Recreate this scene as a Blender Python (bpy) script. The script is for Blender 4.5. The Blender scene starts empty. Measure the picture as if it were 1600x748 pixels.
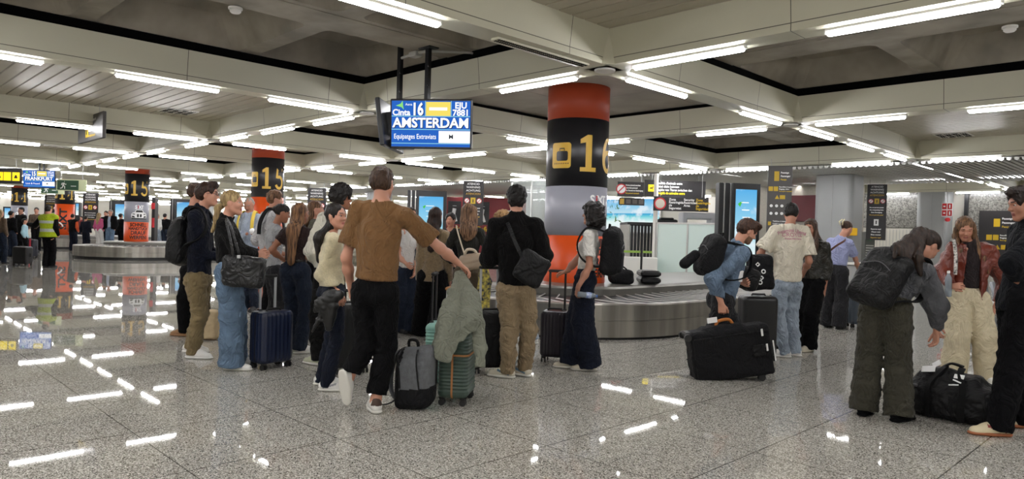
import bpy, bmesh, math, random
import numpy as np
from mathutils import Vector, Matrix

# ---------------------------------------------------------------- camera, world, exposure
SC = bpy.context.scene
COL = SC.collection
H = 1.38
F_PX = 1102.1
RI = np.array([[0.70197751, 0.0, -0.71166669], [0.71160712, 0.0, 0.70244562], [0.02903246, 0.0, -0.01003338]])
_r = RI[:, 0] / np.linalg.norm(RI[:, 0]); _f = RI[:, 2] - _r * np.dot(_r, RI[:, 2]); _f /= np.linalg.norm(_f)
_u = np.cross(_r, _f)
cam_d = bpy.data.cameras.new('camera'); cam = bpy.data.objects.new('camera', cam_d); COL.objects.link(cam)
cam_d.sensor_width = 36.0; cam_d.lens = F_PX / 1600 * 36; cam_d.clip_start = .05; cam_d.clip_end = 300
cam.matrix_world = Matrix(((_r[0], _u[0], -_f[0], 0), (_r[1], _u[1], -_f[1], 0), (_r[2], _u[2], -_f[2], H), (0, 0, 0, 1)))
SC.camera = cam
SC.view_settings.view_transform = 'Standard'; SC.view_settings.look = 'None'
SC.view_settings.gamma = 1.0; SC.view_settings.use_curve_mapping = False
SC.view_settings.exposure = 0.5
LAMP_POWER = 40.0
wd = bpy.data.worlds.new('world'); SC.world = wd; wd.use_nodes = True
wd.node_tree.nodes['Background'].inputs[0].default_value = (.8, .85, 1, 1)
wd.node_tree.nodes['Background'].inputs[1].default_value = 0.05
SC.cycles.max_bounces = 6; SC.cycles.diffuse_bounces = 4; SC.cycles.glossy_bounces = 3
SC.cycles.transmission_bounces = 6; SC.cycles.transparent_max_bounces = 8
SC.cycles.caustics_reflective = False; SC.cycles.caustics_refractive = False
SC.cycles.sample_clamp_indirect = 4.0

FW = np.array([_f[0], _f[1], 0]); FW /= np.linalg.norm(FW)      # horizontal view direction
RT = np.array([FW[1], -FW[0], 0])                               # horizontal right of the view

def U(px, py, d):
    """world point seen at photo pixel (px, py), d metres ahead of the camera"""
    v = _f + _r * ((px - 800) / F_PX) - _u * ((py - 374) / F_PX)
    return v * d + np.array([0, 0, H])
def UG(px, d, z=0.0):
    """world point above pixel column px at distance d and height z"""
    lo, hi = -2000.0, 4000.0
    for _ in range(40):
        m = (lo + hi) / 2
        if U(px, m, d)[2] > z: lo = m
        else: hi = m
    return U(px, m, d)
def DIR(phi):
    """ground direction, 0 = away from the camera, 90 = to the right of the view"""
    a = math.radians(phi); return FW * math.cos(a) + RT * math.sin(a)

NX, NY, GA, GB = -4.9164, 6.2296, 4.7746, 6.0496
GP = GA + GB
def G(i, j, z=0.0): return np.array([NX - i, NY + j, z])

# ---------------------------------------------------------------- materials
def lin(c):
    if isinstance(c, str):
        c = [int(c[k:k + 2], 16) / 255 for k in (0, 2, 4)]
    return tuple(((x / 12.92) if x <= .04045 else ((x + .055) / 1.055) ** 2.4) for x in c[:3]) + (1.0,)
_M = {}
def mat(key, col='808080', rough=.6, metal=0.0, vary=0.0, vscale=20, bump=0.0, bscale=80, stretch=None, emis=None, estr=1.0, col2=None, sheen=0.0, coat=0.0, spec=.5, trans=0.0, alpha=1.0, fold=0.0):
    if key in _M: return _M[key]
    m = bpy.data.materials.new(key); m.use_nodes = True
    nt = m.node_tree; b = nt.nodes['Principled BSDF']
    b.inputs['Base Color'].default_value = lin(col); b.inputs['Roughness'].default_value = rough
    b.inputs['Metallic'].default_value = metal; b.inputs['Specular IOR Level'].default_value = spec
    if sheen: b.inputs['Sheen Weight'].default_value = sheen
    if coat: b.inputs['Coat Weight'].default_value = coat; b.inputs['Coat Roughness'].default_value = .15
    if trans: b.inputs['Transmission Weight'].default_value = trans
    if alpha < 1: b.inputs['Alpha'].default_value = alpha
    if emis is not None:
        b.inputs['Emission Color'].default_value = lin(emis); b.inputs['Emission Strength'].default_value = estr
    if vary or bump or col2 or fold:
        tc = nt.nodes.new('ShaderNodeTexCoord'); mp = nt.nodes.new('ShaderNodeMapping')
        nt.links.new(tc.outputs['Object'], mp.inputs[0])
        if stretch: mp.inputs['Scale'].default_value = stretch
    if vary or col2:
        n = nt.nodes.new('ShaderNodeTexNoise'); n.inputs['Scale'].default_value = vscale; n.inputs['Detail'].default_value = 3
        nt.links.new(mp.outputs[0], n.inputs[0])
        r = nt.nodes.new('ShaderNodeValToRGB'); c = lin(col)
        r.color_ramp.elements[0].position = .34; r.color_ramp.elements[1].position = .66
        if col2: r.color_ramp.elements[0].color = c; r.color_ramp.elements[1].color = lin(col2)
        else:
            r.color_ramp.elements[0].color = tuple(x * (1 - vary) for x in c[:3]) + (1,)
            r.color_ramp.elements[1].color = tuple(min(1, x * (1 + vary)) for x in c[:3]) + (1,)
        nt.links.new(n.outputs[0], r.inputs[0]); nt.links.new(r.outputs[0], b.inputs['Base Color'])
    if bump:
        n2 = nt.nodes.new('ShaderNodeTexNoise'); n2.inputs['Scale'].default_value = bscale; n2.inputs['Detail'].default_value = 4
        nt.links.new(mp.outputs[0], n2.inputs[0])
        bp = nt.nodes.new('ShaderNodeBump'); bp.inputs['Strength'].default_value = bump; bp.inputs['Distance'].default_value = .01
        nt.links.new(n2.outputs[0], bp.inputs['Height']); nt.links.new(bp.outputs[0], b.inputs['Normal'])
    if fold:
        n3 = nt.nodes.new('ShaderNodeTexNoise'); n3.inputs['Scale'].default_value = 7; n3.inputs['Detail'].default_value = 2; n3.inputs['Distortion'].default_value = 1.8
        m3 = nt.nodes.new('ShaderNodeMapping'); m3.inputs['Scale'].default_value = (1, 1, .75); nt.links.new(tc.outputs['Object'], m3.inputs[0]); nt.links.new(m3.outputs[0], n3.inputs[0])
        w3 = nt.nodes.new('ShaderNodeMath'); w3.operation = 'PINGPONG'; w3.inputs[1].default_value = .13; nt.links.new(n3.outputs[0], w3.inputs[0])
        b3 = nt.nodes.new('ShaderNodeBump'); b3.inputs['Strength'].default_value = fold; b3.inputs['Distance'].default_value = .09
        nt.links.new(w3.outputs[0], b3.inputs['Height'])
        if bump: nt.links.new(b3.outputs[0], bp.inputs['Normal'])
        else: nt.links.new(b3.outputs[0], b.inputs['Normal'])
    _M[key] = m
    return m
def ij(px, j):
    """grid i where the vertical through pixel column px meets the plane of row j"""
    lo, hi = -20.0, 60.0
    for _ in range(50):
        m = (lo + hi) / 2; q = G(m, j, H) - np.array([0, 0, H]); z = q @ _f
        x = 800 + F_PX * (q @ _r) / z if z > .5 else 1e6
        if x > px: lo = m
        else: hi = m
    return m
def dj(px, j):
    """distance ahead of the camera at which pixel column px meets row j"""
    return float((G(ij(px, j), j, H) - np.array([0, 0, H])) @ _f)
def ceil_z(p):
    """height of whatever is above point p"""
    bpy.context.view_layer.update()
    h = SC.ray_cast(bpy.context.evaluated_depsgraph_get(), Vector([float(p[0]), float(p[1]), max(2.95, float(p[2]) + .03)]), Vector((0, 0, 1)))
    return h[1][2] if h[0] else 3.2
def emat(key, col, strength):
    if key in _M: return _M[key]
    m = bpy.data.materials.new(key); m.use_nodes = True; nt = m.node_tree; nt.nodes.clear()
    o = nt.nodes.new('ShaderNodeOutputMaterial'); e = nt.nodes.new('ShaderNodeEmission')
    e.inputs[0].default_value = lin(col); e.inputs[1].default_value = strength * (1 if key == 'lamp_tube' else 0.72)
    nt.links.new(e.outputs[0], o.inputs[0]); _M[key] = m
    return m

# ---------------------------------------------------------------- objects
def tag(o, label=None, cat=None, group=None, kind=None):
    if label: o['label'] = label
    if cat: o['category'] = cat
    if group: o['group'] = group
    if kind: o['kind'] = kind
    return o
def empty(name, loc, label=None, cat=None, group=None, rz=0.0):
    o = bpy.data.objects.new(name, None); COL.objects.link(o); o.location = Vector([float(x) for x in loc]); o.rotation_euler = (0, 0, rz)
    o.empty_display_size = .1
    return tag(o, label, cat, group)
def mesh_obj(name, V, F, mats, parent=None, midx=None, smooth=False):
    me = bpy.data.meshes.new(name)
    if isinstance(V, np.ndarray): V = V.tolist()
    if isinstance(F, np.ndarray): F = F.tolist()
    me.from_pydata(V, [], F)
    if not isinstance(mats, (list, tuple)): mats = [mats]
    for m in mats: me.materials.append(m)
    if midx is not None: me.polygons.foreach_set('material_index', np.asarray(midx, dtype=np.int32))
    if smooth: me.polygons.foreach_set('use_smooth', np.ones(len(me.polygons), dtype=bool))
    me.update()
    o = bpy.data.objects.new(name, me); COL.objects.link(o)
    if parent is not None: o.parent = parent
    return o
def copy_tree(o, parent=None):
    c = o.copy(); COL.objects.link(c)
    if parent is not None: c.parent = parent
    for ch in list(o.children): copy_tree(ch, c)
    return c

class MB:
    """collects shapes into one mesh"""
    def __init__(s): s.v = []; s.f = []; s.m = []; s.k = 0; s.M = None
    def add(s, V, F, m=None):
        n = len(s.v)
        for p in V:
            p = Vector([float(x) for x in p])
            if s.M is not None: p = s.M @ p
            s.v.append(tuple(p))
        for f in F: s.f.append([a + n for a in f]); s.m.append(s.k if m is None else m)
        return s
    def box(s, c, d, m=None, ax=None):
        x, y, z = [q / 2 for q in d]; P = []
        for sx in (-1, 1):
            for sy in (-1, 1):
                for sz in (-1, 1):
                    q = np.array([sx * x, sy * y, sz * z])
                    if ax is not None: q = ax[0] * q[0] + ax[1] * q[1] + ax[2] * q[2]
                    P.append(np.array(c) + q)
        return s.add(P, [(0, 1, 3, 2), (4, 6, 7, 5), (0, 4, 5, 1), (2, 3, 7, 6), (0, 2, 6, 4), (1, 5, 7, 3)], m)
    def bbox(s, c, d, b, m=None, ax=None):
        """box with chamfered edges"""
        x, y, z = [q / 2 for q in d]; b = min(b, x, y, z); P = []; F = []
        rings = []
        for zz, ins in ((-z, b), (-z + b, 0), (z - b, 0), (z, b)):
            X, Y = x - ins, y - ins
            rg = [(-X + b, -Y), (X - b, -Y), (X, -Y + b), (X, Y - b), (X - b, Y), (-X + b, Y), (-X, Y - b), (-X, -Y + b)]
            base = len(P)
            for q in rg:
                q = np.array([q[0], q[1], zz])
                if ax is not None: q = ax[0] * q[0] + ax[1] * q[1] + ax[2] * q[2]
                P.append(np.array(c) + q)
            rings.append(base)
        for a, bb in zip(rings, rings[1:]):
            for k in range(8): F.append((a + k, a + (k + 1) % 8, bb + (k + 1) % 8, bb + k))
        F.append(tuple(rings[0] + k for k in range(7, -1, -1))); F.append(tuple(rings[-1] + k for k in range(8)))
        return s.add(P, F, m)
    def tube(s, pts, r, n=8, m=None, flat=1.0, nrm=None, caps=True):
        pts = [np.array(p, float) for p in pts]; P = []; F = []
        rs = r if isinstance(r, (list, tuple)) else [r] * len(pts)
        up = None
        for k, p in enumerate(pts):
            t = pts[min(k + 1, len(pts) - 1)] - pts[max(k - 1, 0)]; t = t / (np.linalg.norm(t) + 1e-9)
            if nrm is not None: a = np.array(nrm, float)
            elif up is None: a = np.array([0, 0, 1.]) if abs(t[2]) < .9 else np.array([1., 0, 0])
            else: a = up
            a = a - t * np.dot(a, t); a /= np.linalg.norm(a) + 1e-9; up = a; b = np.cross(t, a)
            for q in range(n):
                w = 2 * math.pi * q / n; P.append(p + a * math.cos(w) * rs[k] * flat + b * math.sin(w) * rs[k])
        for k in range(len(pts) - 1):
            for q in range(n):
                F.append((k * n + q, k * n + (q + 1) % n, (k + 1) * n + (q + 1) % n, (k + 1) * n + q))
        if caps: F.append(tuple(range(n - 1, -1, -1))); F.append(tuple((len(pts) - 1) * n + q for q in range(n)))
        return s.add(P, F, m)
    def cyl(s, a, b, r, n=16, m=None, r2=None): return s.tube([a, b], [r, r if r2 is None else r2], n, m)
    def loft(s, rings, m=None, cap0=True, cap1=True):
        n = len(rings[0]); P = [p for rg in rings for p in rg]; F = []
        for k in range(len(rings) - 1):
            for q in range(n): F.append((k * n + q, k * n + (q + 1) % n, (k + 1) * n + (q + 1) % n, (k + 1) * n + q))
        if cap0: F.append(tuple(range(n - 1, -1, -1)))
        if cap1: F.append(tuple((len(rings) - 1) * n + q for q in range(n)))
        return s.add(P, F, m)
    def prism(s, poly, a, b, n, th, o=(0, 0, 0), m=None):
        """polygon poly in plane axes a, b at origin o, thickness th along n"""
        a, b, n, o = [np.array(q, float) for q in (a, b, n, o)]
        P = [o + a * x + b * y for x, y in poly] + [o + a * x + b * y + n * th for x, y in poly]; k = len(poly)
        F = [tuple(range(k - 1, -1, -1)), tuple(range(k, 2 * k))] + [(q, (q + 1) % k, k + (q + 1) % k, k + q) for q in range(k)]
        return s.add(P, F, m)
    def build(s, name, mats, parent=None, smooth=False):
        o = mesh_obj(name, s.v, s.f, mats, parent, s.m, smooth)
        return o
def rrect(w, d, r, n=6):
    P = []
    for cx, cy, a0 in ((w / 2 - r, d / 2 - r, 0), (-w / 2 + r, d / 2 - r, 90), (-w / 2 + r, -d / 2 + r, 180), (w / 2 - r, -d / 2 + r, 270)):
        for k in range(n + 1):
            a = math.radians(a0 + 90 * k / n); P.append((cx + r * math.cos(a), cy + r * math.sin(a)))
    return P
def txt_mesh(s, size, bold=0.0, align='CENTER', spacing=1.0):
    c = bpy.data.curves.new('lettering', 'FONT'); c.body = s; c.size = size; c.align_x = align; c.align_y = 'CENTER'
    c.offset = bold; c.resolution_u = 3; c.space_character = spacing; c.extrude = 0.0
    o = bpy.data.objects.new('lettering', c); me = bpy.data.meshes.new_from_object(o)
    bpy.data.objects.remove(o); return me
def lettering(s, size, m, o, a, b, parent=None, bold=0.0, align='CENTER', sx=1.0, name='lettering', spacing=1.0):
    """text in the plane of unit axes a (reading direction) and b (up) with centre o"""
    me = txt_mesh(s, size, bold, align, spacing); a, b, o = [np.array(q, float) for q in (a, b, o)]
    for v in me.vertices:
        v.co = Vector(o + a * v.co.x * sx + b * v.co.y)
    me.materials.clear(); me.materials.append(m)
    ob = bpy.data.objects.new(name, me); COL.objects.link(ob)
    if parent is not None: ob.parent = parent
    return ob
def wrap_text(s, size, m, R, ang0, z, parent, off=.004, bold=0.0, sx=1.0, align='CENTER', rot=0, name='lettering', dirf=None):
    me = txt_mesh(s, size, bold, align); bm = bmesh.new(); bm.from_mesh(me)
    if rot: bmesh.ops.rotate(bm, verts=bm.verts, cent=(0, 0, 0), matrix=Matrix.Rotation(math.radians(rot), 3, 'Z'))
    xs = [v.co.x for v in bm.verts]; x = min(xs)
    while x < max(xs):
        x += .04; bmesh.ops.bisect_plane(bm, geom=bm.verts[:] + bm.edges[:] + bm.faces[:], plane_co=(x, 0, 0), plane_no=(1, 0, 0))
    for v in bm.verts: v.co = Vector(cylpt(R + off, ang0, v.co.x * sx, z + v.co.y))
    bm.to_mesh(me); bm.free(); me.materials.clear(); me.materials.append(m)
    ob = bpy.data.objects.new(name, me); COL.objects.link(ob); ob.parent = parent
    return ob
def cylpt(R, ang0, x, z):
    """point on a cylinder: ang0 = screen-facing angle of x = 0 (0 faces the camera side, positive to its right)"""
    a = math.radians(ang0) + x / R; n = -FW * math.cos(a) + RT * math.sin(a)
    return (n[0] * R, n[1] * R, z)
def wrap_poly(mb, poly, R, ang0, off=.004, m=None):
    """fill a simple polygon (x, z) wrapped round a cylinder"""
    bm = bmesh.new(); vs = [bm.verts.new((x, z, 0)) for x, z in poly]; bm.faces.new(vs)
    xs = [p[0] for p in poly]; x = min(xs)
    while x < max(xs):
        x += .04; bmesh.ops.bisect_plane(bm, geom=bm.verts[:] + bm.edges[:] + bm.faces[:], plane_co=(x, 0, 0), plane_no=(1, 0, 0))
    bmesh.ops.triangulate(bm, faces=bm.faces[:]); bm.verts.index_update()
    mb.add([cylpt(R + off, ang0, v.co.x, v.co.y) for v in bm.verts], [[v.index for v in f.verts] for f in bm.faces], m); bm.free()
# ---------------------------------------------------------------- the hall: floor, ceiling grid, walls
def floor_mat():
    m = bpy.data.materials.new('terrazzo'); m.use_nodes = True; nt = m.node_tree; b = nt.nodes['Principled BSDF']
    N = nt.nodes.new; Lk = nt.links.new
    geo = N('ShaderNodeNewGeometry')
    def noise(sc, det=2, rough=.5):
        n = N('ShaderNodeTexNoise'); n.inputs['Scale'].default_value = sc; n.inputs['Detail'].default_value = det; n.inputs['Roughness'].default_value = rough
        Lk(geo.outputs['Position'], n.inputs[0]); return n
    v = N('ShaderNodeTexVoronoi'); v.inputs['Scale'].default_value = 165; Lk(geo.outputs['Position'], v.inputs[0])
    r = N('ShaderNodeValToRGB'); cr = r.color_ramp; cr.interpolation = 'CONSTANT'
    sep = N('ShaderNodeSeparateColor'); Lk(v.outputs['Color'], sep.inputs[0]); Lk(sep.outputs[0], r.inputs[0])
    cols = [(0, '4d4a43'), (.12, '85827a'), (.30, 'a9a69d'), (.55, 'c6c3ba'), (.80, 'dbd8d0'), (.93, 'f0ede6')]
    cr.elements[0].position = 0; cr.elements[0].color = lin(cols[0][1]); cr.elements[1].position = cols[1][0]; cr.elements[1].color = lin(cols[1][1])
    for p, c in cols[2:]: e = cr.elements.new(p); e.color = lin(c)
    n1 = noise(80, 3); r1 = N('ShaderNodeValToRGB'); Lk(n1.outputs[0], r1.inputs[0])
    r1.color_ramp.elements[0].position = .35; r1.color_ramp.elements[0].color = (.6, .59, .58, 1); r1.color_ramp.elements[1].position = .65; r1.color_ramp.elements[1].color = (1.25, 1.25, 1.25, 1)
    mx = N('ShaderNodeMixRGB'); mx.blend_type = 'MULTIPLY'; mx.inputs[0].default_value = .8; Lk(r.outputs[0], mx.inputs[1]); Lk(r1.outputs[0], mx.inputs[2])
    n2 = noise(.5, 3); r2 = N('ShaderNodeValToRGB'); Lk(n2.outputs[0], r2.inputs[0])
    r2.color_ramp.elements[0].color = (.85, .84, .82, 1); r2.color_ramp.elements[1].color = (1.1, 1.1, 1.1, 1)
    mx2 = N('ShaderNodeMixRGB'); mx2.blend_type = 'MULTIPLY'; mx2.inputs[0].default_value = .7; Lk(mx.outputs[0], mx2.inputs[1]); Lk(r2.outputs[0], mx2.inputs[2])
    # joints between slabs
    sx = N('ShaderNodeSeparateXYZ'); Lk(geo.outputs['Position'], sx.inputs[0])
    def joint(out, off, per, w):
        a = N('ShaderNodeMath'); a.operation = 'ADD'; a.inputs[1].default_value = off; Lk(out, a.inputs[0])
        d = N('ShaderNodeMath'); d.operation = 'DIVIDE'; d.inputs[1].default_value = per; Lk(a.outputs[0], d.inputs[0])
        f = N('ShaderNodeMath'); f.operation = 'FRACT'; Lk(d.outputs[0], f.inputs[0])
        l = N('ShaderNodeMath'); l.operation = 'LESS_THAN'; l.inputs[1].default_value = w / per; Lk(f.outputs[0], l.inputs[0]); return l.outputs[0]
    T = .955
    jx = joint(sx.outputs[0], 100 * T - (NX + 1.84), T, .009); jy = joint(sx.outputs[1], 100 * T - (NY - .92), T, .007)
    mxx = N('ShaderNodeMath'); mxx.operation = 'MAXIMUM'; Lk(jx, mxx.inputs[0]); Lk(jy, mxx.inputs[1])
    mj = N('ShaderNodeMixRGB'); mj.inputs[2].default_value = lin('4a463e'); Lk(mx2.outputs[0], mj.inputs[1]); Lk(mxx.outputs[0], mj.inputs[0])
    mm = N('ShaderNodeMath'); mm.operation = 'MULTIPLY'; mm.inputs[1].default_value = .85; Lk(mxx.outputs[0], mm.inputs[0]); Lk(mm.outputs[0], mj.inputs[0])
    Lk(mj.outputs[0], b.inputs['Base Color'])
    nr = noise(1.6, 3); mr = N('ShaderNodeMapRange'); mr.inputs[3].default_value = .012; mr.inputs[4].default_value = .03
    Lk(nr.outputs[0], mr.inputs[0]); Lk(mr.outputs[0], b.inputs['Roughness'])
    b.inputs['IOR'].default_value = 1.5
    return m
def panel_mat(key, col, px, along):
    """painted steel panels with thin joints every px metres along the object's own x axis"""
    m = bpy.data.materials.new(key); m.use_nodes = True; nt = m.node_tree; b = nt.nodes['Principled BSDF']; N = nt.nodes.new; Lk = nt.links.new
    tc = N('ShaderNodeTexCoord'); sx = N('ShaderNodeSeparateXYZ'); Lk(tc.outputs['Object'], sx.inputs[0])
    def mth(op, a, v):
        k = N('ShaderNodeMath'); k.operation = op; Lk(a, k.inputs[0]); k.inputs[1].default_value = v; return k.outputs[0]
    fr = mth('FRACT', mth('DIVIDE', mth('ADD', sx.outputs[along], 50 * px + .7), px), 0)
    j1 = mth('LESS_THAN', fr, .008 / px)
    zz = sx.outputs[2]; j2a = mth('GREATER_THAN', zz, 3.288); j2b = mth('LESS_THAN', zz, 3.296)
    k = N('ShaderNodeMath'); k.operation = 'MULTIPLY'; Lk(j2a, k.inputs[0]); Lk(j2b, k.inputs[1])
    k2 = N('ShaderNodeMath'); k2.operation = 'MAXIMUM'; Lk(k.outputs[0], k2.inputs[0]); Lk(j1, k2.inputs[1])
    n = N('ShaderNodeTexNoise'); n.inputs['Scale'].default_value = 1.3; Lk(tc.outputs['Object'], n.inputs[0])
    r = N('ShaderNodeValToRGB'); Lk(n.outputs[0], r.inputs[0]); c = lin(col)
    r.color_ramp.elements[0].color = tuple(x * .93 for x in c[:3]) + (1,); r.color_ramp.elements[1].color = tuple(min(1, x * 1.05) for x in c[:3]) + (1,)
    mx = N('ShaderNodeMixRGB'); Lk(k2.outputs[0], mx.inputs[0]); Lk(r.outputs[0], mx.inputs[1]); mx.inputs[2].default_value = lin('5a564c')
    Lk(mx.outputs[0], b.inputs['Base Color']); b.inputs['Roughness'].default_value = .45
    return m
CREAM = 'c8c5b0'
M_beamx = panel_mat('cream_panel_x', CREAM, 2.05, 0); M_beamy = panel_mat('cream_panel_y', CREAM, 2.05, 1)
M_cream = mat('cream_paint', CREAM, .5, vary=.04, vscale=2)
M_conc = mat('concrete', '8f887b', .9, vary=.25, vscale=1.8, bump=.35, bscale=14)
M_conc2 = mat('concrete_panel', 'a09a8f', .9, vary=.15, vscale=1.2, bump=.25, bscale=20)
M_slat = mat('ceiling_slat', 'b0a997', .45, vary=.05, vscale=1.5)
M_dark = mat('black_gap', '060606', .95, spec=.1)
M_tube = emat('lamp_tube', 'fdfcff', LAMP_POWER)
M_white = mat('white_enamel', 'e8e6e0', .4)
M_steel = mat('brushed_steel', 'a29e96', .34, metal=.85, vary=.28, vscale=4, stretch=(1, 1, .1))
M_baffle = mat('metal_baffle', 'd0d0cc', .3, metal=.35)
IMIN, IMAX, JMIN, JMAX = -GP - .3, 6 * GP + GA, -GP - .3, 2 * GP + .6
BACKJ = 2 * GP + .35

fl = MB(); P0 = G(IMAX, JMIN); P1 = G(IMIN, BACKJ + .6)
fl.box(((P0[0] + P1[0]) / 2, (P0[1] + P1[1]) / 2, -.1), (P1[0] - P0[0], P1[1] - P0[1], .2))
tag(fl.build('floor', floor_mat()), kind='structure')

def lines(a, b):
    o = []; k = -3
    while k * GP < b + 1:
        for q in (k * GP, k * GP + GA):
            if a - .01 <= q <= b + .01: o.append(q)
        k += 1
    return sorted(o)
IL, JL = lines(-GP, IMAX), lines(-GP, 2 * GP)
BW, BT, ZB, ZT, ZS = .15, .185, 3.22, 3.62, 3.75
def beam(name, axis, q, a, b):
    mb = MB(); n = -1
    sec = [(-BW, ZB), (BW, ZB), (BW, ZB + .075), (BT, ZT), (-BT, ZT), (-BW, ZB + .075)]
    if axis == 'i':
        r = [[G(t, q + s, z) for s, z in sec] for t in (a, b)]
    else:
        r = [[G(q + s, t, z) for s, z in sec] for t in (a, b)]
    mb.loft(r)
    ax = 0 if axis == 'i' else 1
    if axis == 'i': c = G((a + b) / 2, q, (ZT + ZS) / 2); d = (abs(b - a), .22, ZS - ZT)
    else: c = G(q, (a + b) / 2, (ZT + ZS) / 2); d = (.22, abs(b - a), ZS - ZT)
    mb.box(c, d, 1)  # near-black band: shade of the hollow above the panels, put in as colour
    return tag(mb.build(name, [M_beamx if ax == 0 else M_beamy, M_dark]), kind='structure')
tn = 1
for q in JL: beam('trim_%d' % tn, 'i', q, IMIN + .3, IMAX); tn += 1
for q in IL: beam('trim_%d' % tn, 'j', q, -GP, 2 * GP + .3); tn += 1

# round caps and triangular gussets where the beams cross
def node_mesh():
    mb = MB(); mb.cyl((0, 0, ZB - .02), (0, 0, ZB + .02), .115, 20, 1)
    for sx in (-1, 1):
        for sy in (-1, 1):
            a = (sx * (BW + .1), sy * BW, ZB); b = (sx * BW, sy * (BW + .1), ZB); c = (sx * (BT - .01), sy * (BT - .01), ZT); d = (sx * BW * .9, sy * BW * .9, ZB)
            mb.add([a, b, c, d], [(0, 1, 2), (0, 2, 3), (1, 3, 2), (0, 3, 1)], 0)
    return mb
nd = None; cn = 1
for i in IL:
    for j in JL:
        if nd is None: nd = node_mesh().build('trim_%d' % tn, [M_cream, M_white]); o = nd
        else: o = nd.copy(); COL.objects.link(o)
        o.name = 'trim_%d' % tn; tn += 1; tag(o, kind='structure'); p = G(i, j); o.location = (p[0], p[1], 0)

def coffer_bay(wi, wj, ni, nj):
    """ribbed concrete slab with ni x nj sunken coffers"""
    mb = MB(); ci, cj = wi / ni, wj / nj; e = .19
    def ring(x0, x1, y0, y1, r, z, n=5):
        rr = rrect(x1 - x0, y1 - y0, r, n); return [((x0 + x1) / 2 + a, (y0 + y1) / 2 + b, z) for a, b in rr]
    for a in range(ni):
        for b in range(nj):
            x0, x1, y0, y1 = a * ci, (a + 1) * ci, b * cj, (b + 1) * cj
            rx = .42 if ni == 2 else e; ry = .42 if nj == 2 else e
            ex0 = e if a == 0 else (.4 if ni == 2 else e); ex1 = e if a == ni - 1 else (.4 if ni == 2 else e)
            ey0 = e if b == 0 else (.4 if nj == 2 else e); ey1 = e if b == nj - 1 else (.4 if nj == 2 else e)
            R = [ring(x0, x1, y0, y1, .001, ZS), ring(x0 + ex0 - .06, x1 - ex1 + .06, y0 + ey0 - .06, y1 - ey1 + .06, .14, ZS), ring(x0 + ex0 - .05, x1 - ex1 + .05, y0 + ey0 - .05, y1 - ey1 + .05, .15, ZS + .03),
                 ring(x0 + ex0 + .12, x1 - ex1 - .12, y0 + ey0 + .12, y1 - ey1 - .12, .22, ZS + .38), ring(x0 + ex0 + .3, x1 - ex1 - .3, y0 + ey0 + .3, y1 - ey1 - .3, .2, ZS + .47)]
            mb.loft(R, 0, cap0=False)
    mb.box((wi / 2, wj / 2, ZS + .6), (wi, wj, .1))
    # shallow board marks left by the formwork
    if ni == 2: mb.box((wi / 2, wj / 2, ZS - .004), (.5, wj, .008))
    else: mb.box((wi / 2, wj / 2, ZS - .004), (wi, .5, .008))
    return mb
def slat_bay(wi, wj):
    mb = MB(); p = .2; n = int(wj / p); z = ZT - .02
    for k in range(n):
        y = (k + .5) * wj / n; w = wj / n - .012
        P = [(0, y - w / 2, z + .02), (0, y - w / 2 + .008, z), (0, y + w / 2 - .008, z), (0, y + w / 2, z + .02)]
        mb.loft([P, [(wi, q[1], q[2]) for q in P]])
    mb.box((wi / 2, wj / 2, z + .06), (wi, wj, .05), 1)
    return mb
def flat_bay(wi, wj):
    mb = MB()
    for a in range(3):
        for b in range(3):
            mb.box(((a + .5) * wi / 3, (b + .5) * wj / 3, ZS - .03), (wi / 3 - .012, wj / 3 - .012, .06))
    mb.box((wi / 2, wj / 2, ZS + .04), (wi, wj, .06), 1)
    return mb
protos = {}
def bay(i0, i1, j0, j1):
    global cn
    wi, wj = i1 - i0, j1 - j0; big_i, big_j = wi > 5.5, wj > 5.5; key = (big_i, big_j)
    if key not in protos:
        if key == (True, True): o = slat_bay(wi, wj).build('ceiling', [M_slat, M_dark])
        elif key == (False, False): o = flat_bay(wi, wj).build('ceiling', [M_conc2, M_dark])
        elif key == (False, True): o = coffer_bay(wi, wj, 2, 3).build('ceiling', [M_conc])
        else: o = coffer_bay(wi, wj, 3, 2).build('ceiling', [M_conc])
        protos[key] = o
    else: o = protos[key].copy(); COL.objects.link(o)
    o.name = 'ceiling_%d' % cn; cn += 1; tag(o, kind='structure')
    p = G(i1, j0); o.location = (p[0], p[1], 0)
for i0, i1 in zip(IL, IL[1:]):
    for j0, j1 in zip(JL, JL[1:]): bay(i0, i1, j0, j1)

# lower ceiling of metal baffles over the control area
def baffles(name, i0, i1, j0, j1):
    mb = MB(); n = int((i1 - i0) / .13)
    for k in range(n):
        i = i0 + (k + .5) * (i1 - i0) / n
        sec = [(-.045, 3.20), (-.04, 3.15), (.0, 3.135), (.04, 3.15), (.045, 3.20)]
        mb.loft([[G(i + s, j, z) for s, z in sec] for j in (j0, j1)])
    c = G((i0 + i1) / 2, (j0 + j1) / 2, 3.205); mb.box(c, (i1 - i0, j1 - j0 - .1, .01))
    return tag(mb.build(name, M_baffle), kind='structure')
baffles('ceiling_%d' % cn, -9.5, 26, GP + .17, GP + GA + .95); cn += 1

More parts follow.
